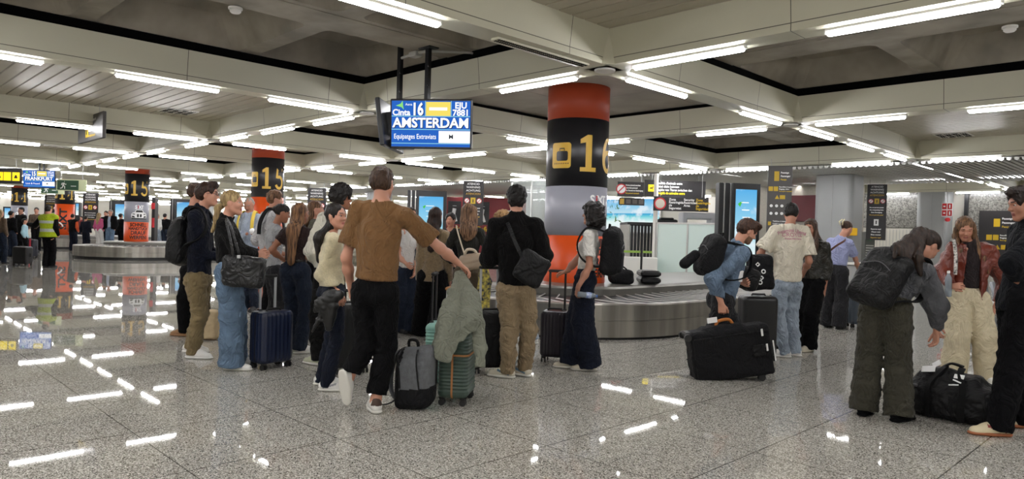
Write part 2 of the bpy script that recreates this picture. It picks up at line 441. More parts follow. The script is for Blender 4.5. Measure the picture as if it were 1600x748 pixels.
# walls
M_wall = mat('wall_paint', 'c3c0b6', .6, vary=.04, vscale=1)
M_wall2 = mat('wall_panel_grey', 'a9aaa8', .5, vary=.04, vscale=1)
def wallbox(name, i0, i1, j0, j1, z0=0, z1=ZS + .6, m=None):
    mb = MB(); a, b = G(i0, j0, z0), G(i1, j1, z1)
    mb.box((a + b) / 2, np.abs(b - a)); return tag(mb.build(name, m or M_wall), kind='structure')
wallbox('wall_back', IMIN, IMAX, BACKJ + .3, BACKJ + .5)
wallbox('wall_left', IMAX, IMAX + .2, JMIN, BACKJ + .5)
wallbox('wall_right', IMIN - .2, IMIN, JMIN, BACKJ + .5)
wallbox('wall_front', IMIN, IMAX, JMIN - .2, JMIN)

# ---------------------------------------------------------------- tube lamps
def lamp_proto():
    e = empty('ceiling_light', (0, 0, 0))
    mb = MB(); mb.bbox((0, 0, .012), (1.27, .075, .03), .006); mb.box((-.64, 0, .0), (.012, .05, .04)); mb.box((.64, 0, 0), (.012, .05, .04))
    mb.build('lamp_housing', M_white, e)
    mb = MB(); R = []
    for x in (-.625, -.615, .615, .625):
        r = .018 if abs(x) > .62 else .025
        R.append([(x, r * 1.25 * math.cos(a), -.018 + r * math.sin(a)) for a in [2 * math.pi * k / 10 for k in range(10)]])
    mb.loft(R); mb.build('lamp_tube', M_tube, e, smooth=True)
    return e
lp = lamp_proto(); first = True
slots_s = (1.04, 3.76); slots_l = (1.03, 3.06, 5.04)
cand = []
SKIP = [(0.0, 0.0 - 6.0496 + 5.04)]
def in_view(p):
    q = p - np.array([0, 0, H]); z = q @ _f
    if z < 1: return False
    x = 800 + F_PX * (q @ _r) / z; y = 374 - F_PX * (q @ _u) / z
    return -130 < x < 1730 and y > -60
for q in JL:
    for a, b in zip(IL, IL[1:]):
        for s in (slots_l if b - a > 5.5 else slots_s): cand.append((a + (b - a - s if b - a > 5.5 else s) if a < 0 else a + s, q, 0))
for q in IL:
    for a, b in zip(JL, JL[1:]):
        for s in (slots_l if b - a > 5.5 else slots_s):
            if abs(q) < .01 and abs(a + GB) < .1 and s > 4.9: continue      # here the beam carries a vent grille
            cand.append((q, a + s, 1))
vis = []; hid = []
for i, j, k in cand:
    p = G(i, j, ZB - .035); d = math.hypot(p[0], p[1])
    (vis if in_view(p) else hid).append((d, i, j, k))
vis.sort(); hid.sort()
NLAMP = 290
keep = vis[:NLAMP] + [h for h in hid if h[0] < 11]
for d, i, j, k in keep:
    o = lp if first else copy_tree(lp); first = False
    p = G(i, j, ZB - .022); o.location = (p[0], p[1], p[2]); o.rotation_euler = (0, 0, math.pi / 2 if k else 0)
    gi = 'running with the long beams' if k else 'running with the cross beams'
    tag(o, 'white tube lamp under a cream ceiling beam, ' + gi, 'ceiling light', 'tube lamps ' + gi)
if len(vis) > NLAMP:
    mb = MB()
    for d, i, j, k in vis[NLAMP:]: mb.box(G(i, j, ZB - .035), (.06, 1.25, .04) if k else (1.25, .06, .04))
    tag(mb.build('ceiling_light', M_tube), 'rows of far fluorescent tube lamps at the end of the hall', 'ceiling light', kind='stuff')

# vent grille in the beam, smoke detectors, ceiling diffusers
mb = MB(); p = G(0, -1.01, ZB - .012); mb.box(p, (.1, 1.35, .02))
for k in range(44):
    for s in (-.025, .025): mb.box(p + np.array([s, -.64 + k * .03, -.012]), (.03, .014, .006), 1)
tag(mb.build('vent_grille', [M_cream, M_dark]), 'narrow perforated vent grille set in the cream beam above the big screen', 'vent')
def detector(px, py, lab):
    p = None
    for z in (ZS - .008,):
        d = (z - H) / ((_f - _u * ((py - 374) / F_PX) + _r * ((px - 800) / F_PX))[2]); p = U(px, py, d)
    e = empty('smoke_detector', p, lab, 'smoke detector'); mb = MB()
    mb.tube([(0, 0, 0), (0, 0, -.02)], [.075, .075], 20); mb.build('detector_base', M_white, e)
    mb = MB(); mb.tube([(0, 0, -.02), (0, 0, -.045), (0, 0, -.06), (0, 0, -.066)], [.06, .06, .045, .02], 20); mb.build('detector_head', M_white, e, True)
detector(368, 12, 'round white smoke detector on the concrete rib at the top left')
detector(1578, 41, 'round white smoke detector on the concrete rib at the top right')
def diffuser(px, py, z, lab):
    d = (z - H) / ((_f - _u * ((py - 374) / F_PX) + _r * ((px - 800) / F_PX))[2]); p = U(px, py, d); mb = MB()
    mb.box((0, 0, 0), (.6, .6, .012))
    for a in range(4):
        for b in range(4):
            ax = (np.array([1, 0, 0]), np.array([0, 1, 0]), np.array([0, 0, 1])) if (a + b) % 2 else (np.array([0, 1, 0]), np.array([-1, 0, 0]), np.array([0, 0, 1]))
            for q in (-.04, .0, .04): mb.box((-.21 + a * .14, -.21 + b * .14, -.007) + ax[0] * q, (.018, .11, .006), 1, ax)
    o = mb.build('air_diffuser', [M_white, M_dark]); o.location = p; tag(o, lab, 'vent')
diffuser(278, 174, ZT - .025, 'square white air diffuser among the cream ceiling slats at the left')
diffuser(1490, 211, ZT - .025, 'square white air diffuser among the ceiling slats at the right')
# ---------------------------------------------------------------- numbered columns
M_orange = mat('orange_vinyl', 'cf4c17', .35, spec=.4)
M_orange2 = mat('orange_vinyl_ring', '9c3d22', .5, spec=.3)
M_blackv = mat('black_vinyl', '17171a', .35)
M_greyv = mat('grey_vinyl', '9899a3', .35, vary=.06, vscale=.8, stretch=(1, 1, 3))
M_gold = mat('gold_print', 'cda436', .45)
M_print_w = mat('white_print', 'f4f4f2', .45)
M_print_b = mat('black_print', '171718', .45)
M_print_r = mat('red_print', 'c8202a', .45)
M_colgrey = mat('column_grey', 'a0a2a1', .45, vary=.03, vscale=1)
M_black = mat('black_plastic', '141416', .4)
M_blackm = mat('black_metal', '17181b', .35, metal=.3)
M_signb = mat('sign_charcoal', '1f1c1d', .5)
M_signg = mat('sign_grey', '4d4a48', .5)
M_yellow = mat('sign_yellow', 'd0ac1c', .45)
RC = .49
def band(z0, z1, parent, name, m, R=RC):
    mb = MB(); n = 48
    mb.loft([[(R * math.cos(2 * math.pi * k / n), R * math.sin(2 * math.pi * k / n), z) for k in range(n)] for z in (z0, z1)])
    return mb.build(name, m, parent, True if False else False)
def smoothed(o):
    for p in o.data.polygons: p.use_smooth = len(p.vertices) == 4
    return o
A1 = 15.0
def slab_one(w=.26, h=.56, z=2.34, x=0):
    s = w / .26
    return [(x - .13 * s, z), (x + .13 * s, z), (x + .13 * s, z + .065), (x + .055 * s, z + .065), (x + .055 * s, z + h), (x - .02 * s, z + h), (x - .13 * s, z + h - .07), (x - .13 * s, z + h - .135), (x - .045 * s, z + h - .115), (x - .045 * s, z + .065), (x - .13 * s, z + .065)]
def thick(poly_pts, w, m, mb, R, closed=False):
    """stroke of width w along (x, z) points wrapped on the column"""
    P = poly_pts; n = len(P)
    L = []; Rr = []
    for k, p in enumerate(P):
        a = P[(k - 1) % n] if (k or closed) else p; b = P[(k + 1) % n] if (k < n - 1 or closed) else p
        t = np.array([b[0] - a[0], b[1] - a[1]], float); t /= np.linalg.norm(t) + 1e-9; q = np.array([-t[1], t[0]]) * w / 2
        L.append((p[0] + q[0], p[1] + q[1])); Rr.append((p[0] - q[0], p[1] - q[1]))
    V = [cylpt(R, A1, x, z) for x, z in L + Rr]
    F = [(k, (k + 1) % n, n + (k + 1) % n, n + k) for k in range(n if closed else n - 1)]
    mb.add(V, F, m)
def arc(cx, cz, rx, rz, a0, a1, n=22): return [(cx + rx * math.cos(math.radians(a0 + (a1 - a0) * k / n)), cz + rz * math.sin(math.radians(a0 + (a1 - a0) * k / n))) for k in range(n + 1)]
def digits(num, parent):
    mb = MB(); R = RC + .005
    wrap_poly(mb, slab_one(), R - .004, A1); o = mb.build('digit', M_gold, parent); mb = MB(); c = .43
    if num == '6':
        thick(arc(c, 2.52, .12, .145, 0, 360), .075, 0, mb, R, True); thick([(c - .12, 2.52)] + arc(c + .02, 2.62, .14, .24, 180, 70, 14), .075, 0, mb, R)
    elif num == '5':
        thick(arc(c - .02, 2.52, .13, .15, 205, 480, 24), .075, 0, mb, R); thick([(c - .11, 2.63), (c - .09, 2.86), (c + .12, 2.86)], .075, 0, mb, R)
    else:
        thick([(c + .06, 2.34), (c + .06, 2.9)], .075, 0, mb, R); thick([(c + .04, 2.88), (c - .13, 2.52)], .06, 0, mb, R); thick([(c - .16, 2.50), (c + .15, 2.50)], .065, 0, mb, R); thick([(c - .03, 2.36), (c + .14, 2.36)], .06, 0, mb, R)
    mb.build('digit', M_gold, parent)
    # pictogram of a suitcase on a belt
    mb = MB(); cx, cz, hw = -.44, 2.585, .17
    rr = [(cx + x, cz + z) for x, z in rrect(2 * hw, 2 * hw * 1.15, .045, 5)]; wrap_poly(mb, rr, RC, A1, .004, 0)
    rr = [(cx + x + .02, cz + z - .01) for x, z in rrect(.2, .15, .03, 4)]; wrap_poly(mb, rr, RC, A1, .006, 1)
    thick([(cx - .02, cz + .07), (cx - .02, cz + .105), (cx + .06, cz + .105), (cx + .06, cz + .07)], .016, 1, mb, RC + .006)
    for k in range(8): thick([(cx - .12 + k * .034, cz - .125), (cx - .105 + k * .034, cz - .125)], .02, 1, mb, RC + .006)
    mb.build('suitcase_pictogram', [M_gold, M_blackv], parent)
def car_print(parent, x0=.22, z0=1.5):
    """white car seen from the front"""
    mb = MB()
    body = [(-.30, 0), (.30, 0), (.33, .06), (.32, .17), (.26, .215), (.19, .225), (.13, .32), (-.13, .32), (-.19, .225), (-.27, .21), (-.33, .15), (-.33, .06)]
    wrap_poly(mb, [(x0 + x, z0 + z) for x, z in body], RC, A1, .004, 0)
    wrap_poly(mb, [(x0 + x, z0 + z) for x, z in [(-.155, .225), (.155, .225), (.115, .30), (-.115, .30)]], RC, A1, .006, 1)
    for s in (-1, 1):
        wrap_poly(mb, [(x0 + x * s + .0, z0 + z) for x, z in ([(.02, .04), (.09, .04), (.1, .15), (.02, .16)] if s > 0 else [(.02, .04), (.02, .16), (.1, .15), (.09, .04)])], RC, A1, .006, 1)
        wrap_poly(mb, [(x0 + x * s, z0 + z) for x, z in ([(.17, .13), (.28, .15), (.27, .175), (.18, .165)] if s > 0 else [(.17, .13), (.18, .165), (.27, .175), (.28, .15)])], RC, A1, .006, 1)
        wrap_poly(mb, [(x0 + x * s, z0 + z) for x, z in ([(.16, .02), (.3, .03), (.28, .09), (.2, .08)] if s > 0 else [(.16, .02), (.2, .08), (.28, .09), (.3, .03)])], RC, A1, .006, 1)
    wrap_poly(mb, [(x0 + x, z0 + z) for x, z in [(-.31, -.03), (.31, -.03), (.30, .01), (-.30, .01)]], RC, A1, .005, 1)
    mb.build('car_picture', [M_print_w, M_print_b], parent)
def column(i, j, num, lab, grey=True, words=True, logo=False):
    e = empty('column', G(i, j), lab, 'column')
    top = band(3.16, 3.71, e, 'orange_ring', M_orange2)
    smoothed(top); smoothed(band(2.12, 3.16, e, 'number_band', M_blackv)); digits(num, e)
    if grey:
        smoothed(band(1.36, 2.12, e, 'picture_band', M_greyv)); smoothed(band(.0, 1.36, e, 'orange_band', M_orange))
        for t, dx in (('S', .09), ('i', .17), ('X', .24), ('T', .34)):
            wrap_text(t, .19, M_print_w if t != 'i' else M_print_r, RC, A1 + math.degrees(dx / RC), 1.91, e, bold=.006)
        if num != '6': car_print(e)
        if words:
            for s, z, sz in (('SCHNELL', 1.25, .17), ('HANDTUCH', 1.11, .145), ('DRAUF', .95, .2), ('WERFEN!', .78, .18)):
                wrap_text(s, sz, M_print_b, RC, A1 + (38 if num == '6' else 24), z, e, bold=.006, sx=1.0)
            wrap_text('Premium mieten', .075, M_print_r, RC, A1 + 38, .60, e, bold=.001); wrap_text('statt sitzen', .075, M_print_r, RC, A1 + 38, .49, e, bold=.001)
    else:
        smoothed(band(.0, 2.12, e, 'orange_band', M_orange))
        wrap_text('SIXT' if logo else '', .5, M_print_b, RC, A1 + 10, 1.4, e, bold=.02, rot=90) if logo else None
        if logo: mb = MB(); thick(arc(-.2, .95, .28, .28, 15, 85), .07, 0, mb, RC + .005); mb.build('white_swoosh', M_print_w, e)
    if num != '6': e.scale = (.85, .85, 1)
    return e
HB = GA / 2
column(HB, HB, '6', 'thick round column with gold number 16 and pale picture band inside the near carousel')
column(GP + HB, HB, '5', 'round column with number 15 over plain orange, behind the waiting group', grey=False)
column(2 * GP + HB, HB, '5', 'round column with number 15 and a white car above orange slogan')
column(3 * GP + HB, HB, '4', 'orange column with number 14 and sideways black lettering, behind the man in dark vest', grey=False, logo=True)
column(4 * GP + HB, HB, '4', 'far black column with number 14 left of the orange one', words=False)
def plain_column(i, j, lab, n=1):
    mb = MB(); s = .49
    ring = rrect(2 * s, 2 * s, .2, 8); mb.loft([[(x, y, z) for x, y in ring] for z in (0, 3.14 if 10 < j < 16 else 3.7)])
    mb.box((0.0, -s - .004, 1.6), (.02, .012, 3.1), 1)
    o = mb.build('column', [M_colgrey, M_wall2]); o.location = G(i, j); o.name = 'column'; return tag(o, lab, 'column')
plain_column(HB, GP + HB, 'plain pale grey column rising to the metal ceiling behind the cream tee man')
plain_column(GP + HB, GP + HB, 'plain pale grey column far behind the column with number 16')
plain_column(2 * GP + HB, GP + HB, 'plain pale grey column seen beside the head of the brown tee man')
plain_column(HB, 2 * GP + HB - 2.0, 'pale grey column with red fire signs between two speckled glass panels')
for k in (3, 4): plain_column(k * GP + HB, GP + HB, ['', '', '', 'plain pale column at the far left rear of the hall', 'most distant plain pale column of the hall'][k])

# ---------------------------------------------------------------- baggage carousels
M_rubber = mat('carousel_rubber', '1b1a1a', .5, vary=.15, vscale=4)
M_rubber2 = mat('island_top', '77756f', .35, metal=.5, vary=.1, vscale=2)
def oval(hw, j0, j1, n=28):
    """outline (i, j) of a rounded-end loop"""
    P = []
    for k in range(n + 1): a = math.pi * k / n; P.append((HB + hw * math.cos(a + math.pi) * 1.0, j0 + hw - hw * math.sin(a)))
    for k in range(n + 1): a = math.pi * k / n; P.append((HB + hw * math.cos(a), j1 - hw + hw * math.sin(a)))
    return P
def carousel(io, j0, j1, lab, slats=True, kick=False):
    e = empty('baggage_carousel', G(io + HB, j0), lab, 'carousel'); org = G(io + HB, j0)
    def L(P, z): return [G(io + i, j, z) - org for i, j in P]
    W = 2.02; off = 0 if j0 > 0 else 0
    o = lambda d: [(i, j) for i, j in oval(W - d, j0 + d, j1 - d)]
    n = len(o(0))
    mb = MB(); base = .10 if kick else .03
    prof = [(0.05, 0.0), (.05, base), (0.0, base + .005), (0.0, .25), (.008, .253), (.008, .261), (0, .264), (0.0, .46), (.012, .48), (.06, .485), (.06, .44)]
    mb.loft([L(o(d), z) for d, z in prof], None, False, False)
    sk = mb.build('steel_skirt', [M_steel, M_black], e, False)
    nl = n; mi = [0] * len(sk.data.polygons)
    for k in range(2 * nl if kick else nl): mi[k] = 1
    sk.data.polygons.foreach_set('material_index', mi)
    mb = MB(); mb.loft([L(o(.06), .44), L(o(.98), .47)], 0, False, False)
    if slats:
        # overlapping crescent plates of the belt
        a, b = L(o(.075), .45), L(o(.97), .482); per = []
        def resample(P, m):
            P = [np.array(p) for p in P] + [np.array(P[0])]; Ls = [0]
            for p, q in zip(P, P[1:]): Ls.append(Ls[-1] + np.linalg.norm(q - p))
            out = []
            for k in range(m):
                s = Ls[-1] * k / m; t = max(q for q in range(len(Ls)) if Ls[q] <= s); t = min(t, len(P) - 2)
                u = (s - Ls[t]) / (Ls[t + 1] - Ls[t] + 1e-9); out.append(P[t] + (P[t + 1] - P[t]) * u)
            return out
        m = int(2 * (j1 - j0) / .24); mid = L(o(.5), .468); A_, C_, B_ = resample(a, m), resample(mid, m), resample(b, m)
        for k in range(m):
            k2 = (k + 1) % m; up = np.array([0, 0, .018])
            sh = .9
            c0 = C_[k] + (C_[k2] - C_[k]) * sh; c1 = C_[k2] + (C_[(k2 + 1) % m] - C_[k2]) * sh
            mb.add([A_[k] + up, A_[k2], c1, B_[k2], B_[k] + up, c0 + up], [(0, 1, 2, 5), (5, 2, 3, 4)], 0)
            mb.tube([A_[k] + up, c0 + up, B_[k] + up], .011, 4, 1)
    mb.build('belt', [M_rubber, mat('belt_edge', 'b5b3ae', .4)], e)
    mb = MB(); mb.loft([L(o(.97), .44), L(o(.97), .59), L(o(.99), .62), L(o(1.02), .63)], 0, False, True)
    mb.build('island', [M_rubber2], e, False)
    return e
carousel(0, .35, 8.9, 'steel baggage carousel with slatted black belt around the column numbered 16')
carousel(2 * GP, .35, 10.1, 'steel baggage carousel in the left distance around the column numbered 15', kick=True)
carousel(3 * GP, .35, 10.1, 'far steel baggage carousel around the orange column numbered 14', slats=False, kick=True)

# ---------------------------------------------------------------- flight screens
M_blue = emat('screen_blue', '2d66c4', 1.0)
M_scrw = emat('screen_white', 'ffffff', 1.15); M_scry = emat('screen_yellow', 'f3dc68', 1.05); M_scrc = emat('screen_line', '9fe3ea', 1.0)
M_scrg = emat('screen_green', '8fe07f', 1.0); M_scrk = emat('screen_shadow', '1b2333', .6)
def tv(c, n, w, h, parent, kids=None):
    """flat television: centre c, outward normal n"""
    n = np.array(n, float); n /= np.linalg.norm(n); a = np.cross([0, 0, 1.], n); b = np.array([0, 0, 1.]); b = np.cross(n, a)
    mb = MB(); mb.bbox(c - n * .03, (w, h, .06), .01, 0, (a, b, n)); mb.box(c - n * .085, (w * .5, h * .5, .06), 0, (a, b, n))
    mb.build('screen_casing', M_black, parent)
    return a, b, n
def screen_page(parent, c, a, b, n, w, h, city, belt, fl1, fl2, foot, detail=True):
    o = c + n * .003; S = lambda x, y, k=.001: o + a * (x * w) + b * (y * h) + n * k
    def rect(x0, x1, y0, y1, m, mb, k=.002):
        mb.add([S(x0, y0, k), S(x1, y0, k), S(x1, y1, k), S(x0, y1, k)], [(0, 1, 2, 3)], m)
    mb = MB(); rect(-.48, .48, -.46, .46, 0, mb, .001)
    rect(-.06, .24, .16, .44, 1, mb); rect(.10, .48, -.38, -.14, 2, mb); rect(-.02, .20, .27, .33, 2, mb, .003)
    for y in (.145, -.12, -.40): rect(-.48, .48, y, y + .012, 3, mb, .0025)
    rect(-.07, -.064, .15, .46, 3, mb, .0025); rect(.245, .251, .15, .46, 3, mb, .0025)
    P = [(-.43, .36), (-.37, .40), (-.345, .46), (-.34, .36), (-.33, .28), (-.36, .33)]
    mb.add([S(x, y, .003) for x, y in P], [(0, 1, 2, 3), (0, 3, 4, 5)], 4)
    sc = mb.build('screen_page', [M_blue, M_scry, M_scrw, M_scrc, M_scrg], parent)
    def T(s, x, y, size, m, bold=.0, sx=1.0, k=.004): lettering(s, size * h, m, S(x, y, k), a, b, parent, bold * h, 'CENTER', sx)
    if city:
        fit = min(1.0, .9 * w / (.62 * len(city) * .24 * h)) if len(city) else 1
        T(city, .008, -.002, .27, M_scrk, .008, fit, .0035); T(city, 0, .01, .27, M_scrw, .008, fit)
    T('Cinta', -.36, .22, .17, M_scrw, .005); T(belt, -.155, .27, .34, M_scrk, .012, .72, .0035); T(belt, -.162, .28, .34, M_scrw, .012, .72)
    T('Aena', -.27, .385, .07, M_scrw); T(fl1, .365, .365, .17, M_scrw, .005); T(fl2, .365, .22, .17, M_scrw, .005)
    T(foot, -.19, -.26, .14, M_scrw, .001, .74 if len(foot) > 15 else 1)
    if detail: T('M', .25, -.26, .12, M_scrk, .002)
def hung_screen(px, py, d, w, h, n1, city, belt, f1, f2, foot, lab, poles, tip=True):
    c = U(px, py, d); e = empty('flight_screen', c, lab, 'screen'); z = np.zeros(3)
    n1 = np.array(n1, float); n1[2] = -.06
    a, b, n = tv(z, n1, w, h, e); screen_page(e, z, a, b, n, w, h, city, belt, f1, f2, foot)
    mb = MB()
    for q in poles:
        zt = ceil_z(q) + .005; q = np.array(q) - c; mb.box((q[0], q[1], (zt - c[2] - h * .2) / 2), (.07, .05, zt - c[2] + h * .2))
        mb.bbox((q[0], q[1], zt - c[2] - .01), (.24, .16, .02), .004)
        for zz in (.75, 1.0): mb.cyl((q[0] + .03, q[1] - .02, zz - .2), (q[0] + .06, q[1] - .03, zz - .2), .012, 8)
    mb.build('ceiling_pole', M_blackm, e)
    return e, c
e_, c_ = hung_screen(673, 193.5, 8.75, 1.04, .615, -FW - RT * .12, 'AMSTERDAM', '16', 'EJU', '7881', 'Equipatges Extraviats', 'blue flight screen reading AMSTERDAM hung on two black poles',
                    [G(2.43, -.6), G(3.05, -.6)])
# the second screen of the pair faces away to the left, seen nearly edge-on
c2 = U(606, 199, 9.15); pA, pB = U(593, 195, 8.72), U(622, 203, 9.62); dd = (pB - pA); dd[2] = 0; dd /= np.linalg.norm(dd)
nn = np.array([dd[1], -dd[0], 0]); nn = -nn if nn @ RT > 0 else nn; nn = nn + np.array([0, 0, -.14])
e2 = empty('flight_screen', c2, 'black back screen of the hung pair, seen nearly edge-on left of AMSTERDAM', 'screen')
a, b, n = tv(np.zeros(3), nn, 1.0, .6, e2)
mb = MB(); mb.bbox((RT * .20 + np.array([0, 0, -.22])), (.3, .25, .1), .02, 0, (RT, FW, np.array([0, 0, 1]))); mb.build('mount_box', mat('grey_mount', '55565a', .4, metal=.4), e2)
mb = MB(); o = n * .003; mb.add([o + a * x * .48 + b * y * .28 for x, y in ((-1, -1), (1, -1), (1, 1), (-1, 1))], [(0, 1, 2, 3)]); mb.build('screen_page', M_blue, e2)
# conduit and junction box at the poles
mb = MB(); q0, q1 = G(2.43, -.6, ZS - .05), G(3.05, -.6, ZS - .05)
mb.tube([q0, q0 * .6 + q1 * .4 + np.array([0, 0, .02]), q1], .02, 8); mb.bbox(q0 * .55 + q1 * .45, (.16, .12, .07), .01); mb.tube([q0, q0 + np.array([.3, .45, .02]), q0 + np.array([.35, 1.0, .03])], .016, 8)
tag(mb.build('junction_box', mat('grey_conduit', 'a8a69f', .5)), 'grey conduit and junction box on the concrete rib between the screen poles', 'junction box')
pf = [UG(58.6, 24.0), UG(65.3, 24.0)]
hung_screen(61, 279.5, 23.6, 1.06, .6, -FW + RT * .05, 'FRANKFURT', '15', 'DLH', '1160', 'Lost & Found', 'blue flight screen reading FRANKFURT hung at the far left', [p + np.array([0, 0, 0]) for p in pf])

# ---------------------------------------------------------------- hanging and standing signs
def sign_panel(name, px0, py0, px1, py1, d, face, lab, cat='sign', m=None, th=.04, wires=0, d2=None, frame=None):
    """panel whose corners project to the given photo box; face = direction (degrees) its front looks to"""
    n = DIR(face); a = np.cross([0, 0, 1.], n); a /= np.linalg.norm(a)
    c = U((px0 + px1) / 2, (py0 + py1) / 2, d); cosv = abs(a @ RT)
    ppm = F_PX / d; w = (px1 - px0) / ppm / max(cosv, .15); h = (py1 - py0) / ppm
    e = empty(name, c, lab, cat); mb = MB(); b = np.array([0, 0, 1.])
    mb.bbox(-n * th / 2, (w, h, th), .006, 0, (a, b, n)); mb.build('sign_board', m or M_signb, e)
    if wires:
        mb = MB()
        for s in (-.38, .38):
            q = a * s * w + b * h / 2; mb.tube([q, q + b * max(.05, wires - c[2] - h / 2)], .006 if d < 20 else .012, 5)
        mb.build('hanging_wire', M_wall2, e)
    return e, a, b, n, w, h
def put(parent, a, b, n, x, y, w, h, m, k=.003, name='pictogram'):
    mb = MB(); o = n * k + a * x + b * y; mb.bbox(o, (w, h, .004), .001, 0, (a, b, n)); return mb.build(name, m, parent)
def disc(parent, a, b, n, x, y, r, m, ring=None, bar=False):
    mb = MB(); o = n * .003 + a * x + b * y
    P = [o + a * r * math.cos(t) + b * r * math.sin(t) for t in [2 * math.pi * k / 20 for k in range(20)]]
    mb.add(P, [tuple(range(20))], 0)
    if ring:
        for k in range(20):
            t0, t1 = 2 * math.pi * k / 20, 2 * math.pi * (k + 1) / 20
            mb.add([o + n * .001 + (a * math.cos(t) + b * math.sin(t)) * q for t, q in ((t0, r), (t1, r), (t1, r * .78), (t0, r * .78))], [(0, 1, 2, 3)], 1)
    if bar: mb.box(o + n * .001, (r * 1.6, r * .2, .002), 1, ((a + b) / 1.414, (b - a) / 1.414, n))
    mb.build('round_pictogram', [m, ring or m], parent)
def T(parent, s, size, m, a, b, n, x, y, align='LEFT', bold=.001, sx=1.0): return lettering(s, size, m, n * .004 + a * x + b * y, a, b, parent, bold, align, sx)

# left hanging sign over the hall, turned along the slats
pn = DIR(180 + 45); n = G(0, -1) - G(0, 0); n = n / np.linalg.norm(n)
c = U(140.5, 200, 13.9); e = empty('hanging_sign', c, 'grey hanging direction sign with yellow pictogram under the slatted ceiling', 'sign')
a = np.cross([0, 0, 1.], n); b = np.array([0, 0, 1.]); w, h = 1.75, .50
mb = MB(); mb.bbox(-n * .03, (w, h, .06), .006, 0, (a, b, n)); mb.build('sign_board', M_signg, e)
mb = MB(); [mb.tube([a * s * w + b * h / 2, a * s * w + b * (ZT - c[2])], .005, 5) for s in (-.3, .36)]; mb.build('hanging_wire', M_wall2, e)
put(e, a, b, n, -.21, -.03, .17, .28, M_yellow); T(e, 'Recollida especial', .075, M_print_w, a, b, n, -.1, .15); T(e, 'Special claim', .06, M_print_w, a, b, n, -.1, .04)
T(e, 'Sonder Abholung', .06, M_print_w, a, b, n, -.1, -.05); T(e, 'Recogida especial', .07, M_yellow, a, b, n, -.1, -.15)
mb = MB(); mb.bbox(n * .006 + a * -.21 + b * -.07, (.06, .09, .004), .01, 0, (a, b, n)); mb.cyl(n * .006 + a * -.21 + b * .03, n * .009 + a * -.21 + b * .03, .022, 12); mb.build('pictogram', M_print_b, e)

# yellow P sign, green exit signs
e, a, b, n, w, h = sign_panel('hanging_sign', -40, 262, 34, 286, 22.5, 180, 'black hanging sign with yellow P square at the left edge', wires=3.3)
for px, t in ((-22, ''), (-1, ''), (11.5, 'P'), (25, '')):
    x = (px + 3) / (F_PX / 22.5); put(e, a, b, n, x, -.02, .235, .27, mat('lit_yellow', 'f6dc1e', .4, emis='f6dc1e', estr=.5))
    if t: T(e, t, .24, M_print_b, a, b, n, x, -.02, 'CENTER', .01)
    else:
        mb = MB(); mb.bbox(n * .008 + a * x + b * -.05, (.1, .05, .004), .01, 0, (a, b, n)); mb.box(n * .008 + a * x + b * .0, (.06, .05, .004), 0, (a, b, n)); mb.build('pictogram', M_print_b, e)
M_green = mat('exit_green', '2c4a36', .5, emis='2c4a36', estr=.15); M_pale = mat('photolum_pale', 'c9cfa8', .5, emis='c9cfa8', estr=.15)
def exit_sign(px0, py0, px1, py1, d, lab):
    e, a, b, n, w, h = sign_panel('exit_sign', px0, py0, px1, py1, d, 180, lab, 'exit sign', M_pale, wires=3.25)
    put(e, a, b, n, -w * .11, 0, w * .72, h * .86, M_green); put(e, a, b, n, w * .37, 0, w * .18, h * .86, M_pale)
    mb = MB(); s = h; q = lambda x, y: n * .009 + a * (x * s - w * .25) + b * (y * s)
    mb.tube([q(.07, .30), q(.075, .301)], s * .07, 10, flat=.3, nrm=n); mb.tube([q(.03, .2), q(-.06, -.05)], s * .07, 8, flat=.2, nrm=n)
    mb.tube([q(-.05, -.05), q(.1, -.12), q(.1, -.33)], s * .045, 8, flat=.2, nrm=n); mb.tube([q(-.05, -.05), q(-.13, -.25), q(-.3, -.3)], s * .045, 8, flat=.2, nrm=n)
    mb.tube([q(.03, .17), q(.14, .06), q(.25, .09)], s * .04, 8, flat=.2, nrm=n); mb.tube([q(.02, .17), q(-.15, .15), q(-.18, .0)], s * .04, 8, flat=.2, nrm=n)
    mb.build('running_figure', M_print_w, e); put(e, a, b, n, w * .08, -h * .08, w * .18, h * .06, M_print_w, .006)
exit_sign(88, 280.5, 134.5, 298, 22.5, 'green exit sign with running figure, the nearer of the overlapping two')
exit_sign(63.5, 289, 100, 303, 27, 'green exit sign partly hidden behind the FRANKFURT screen')

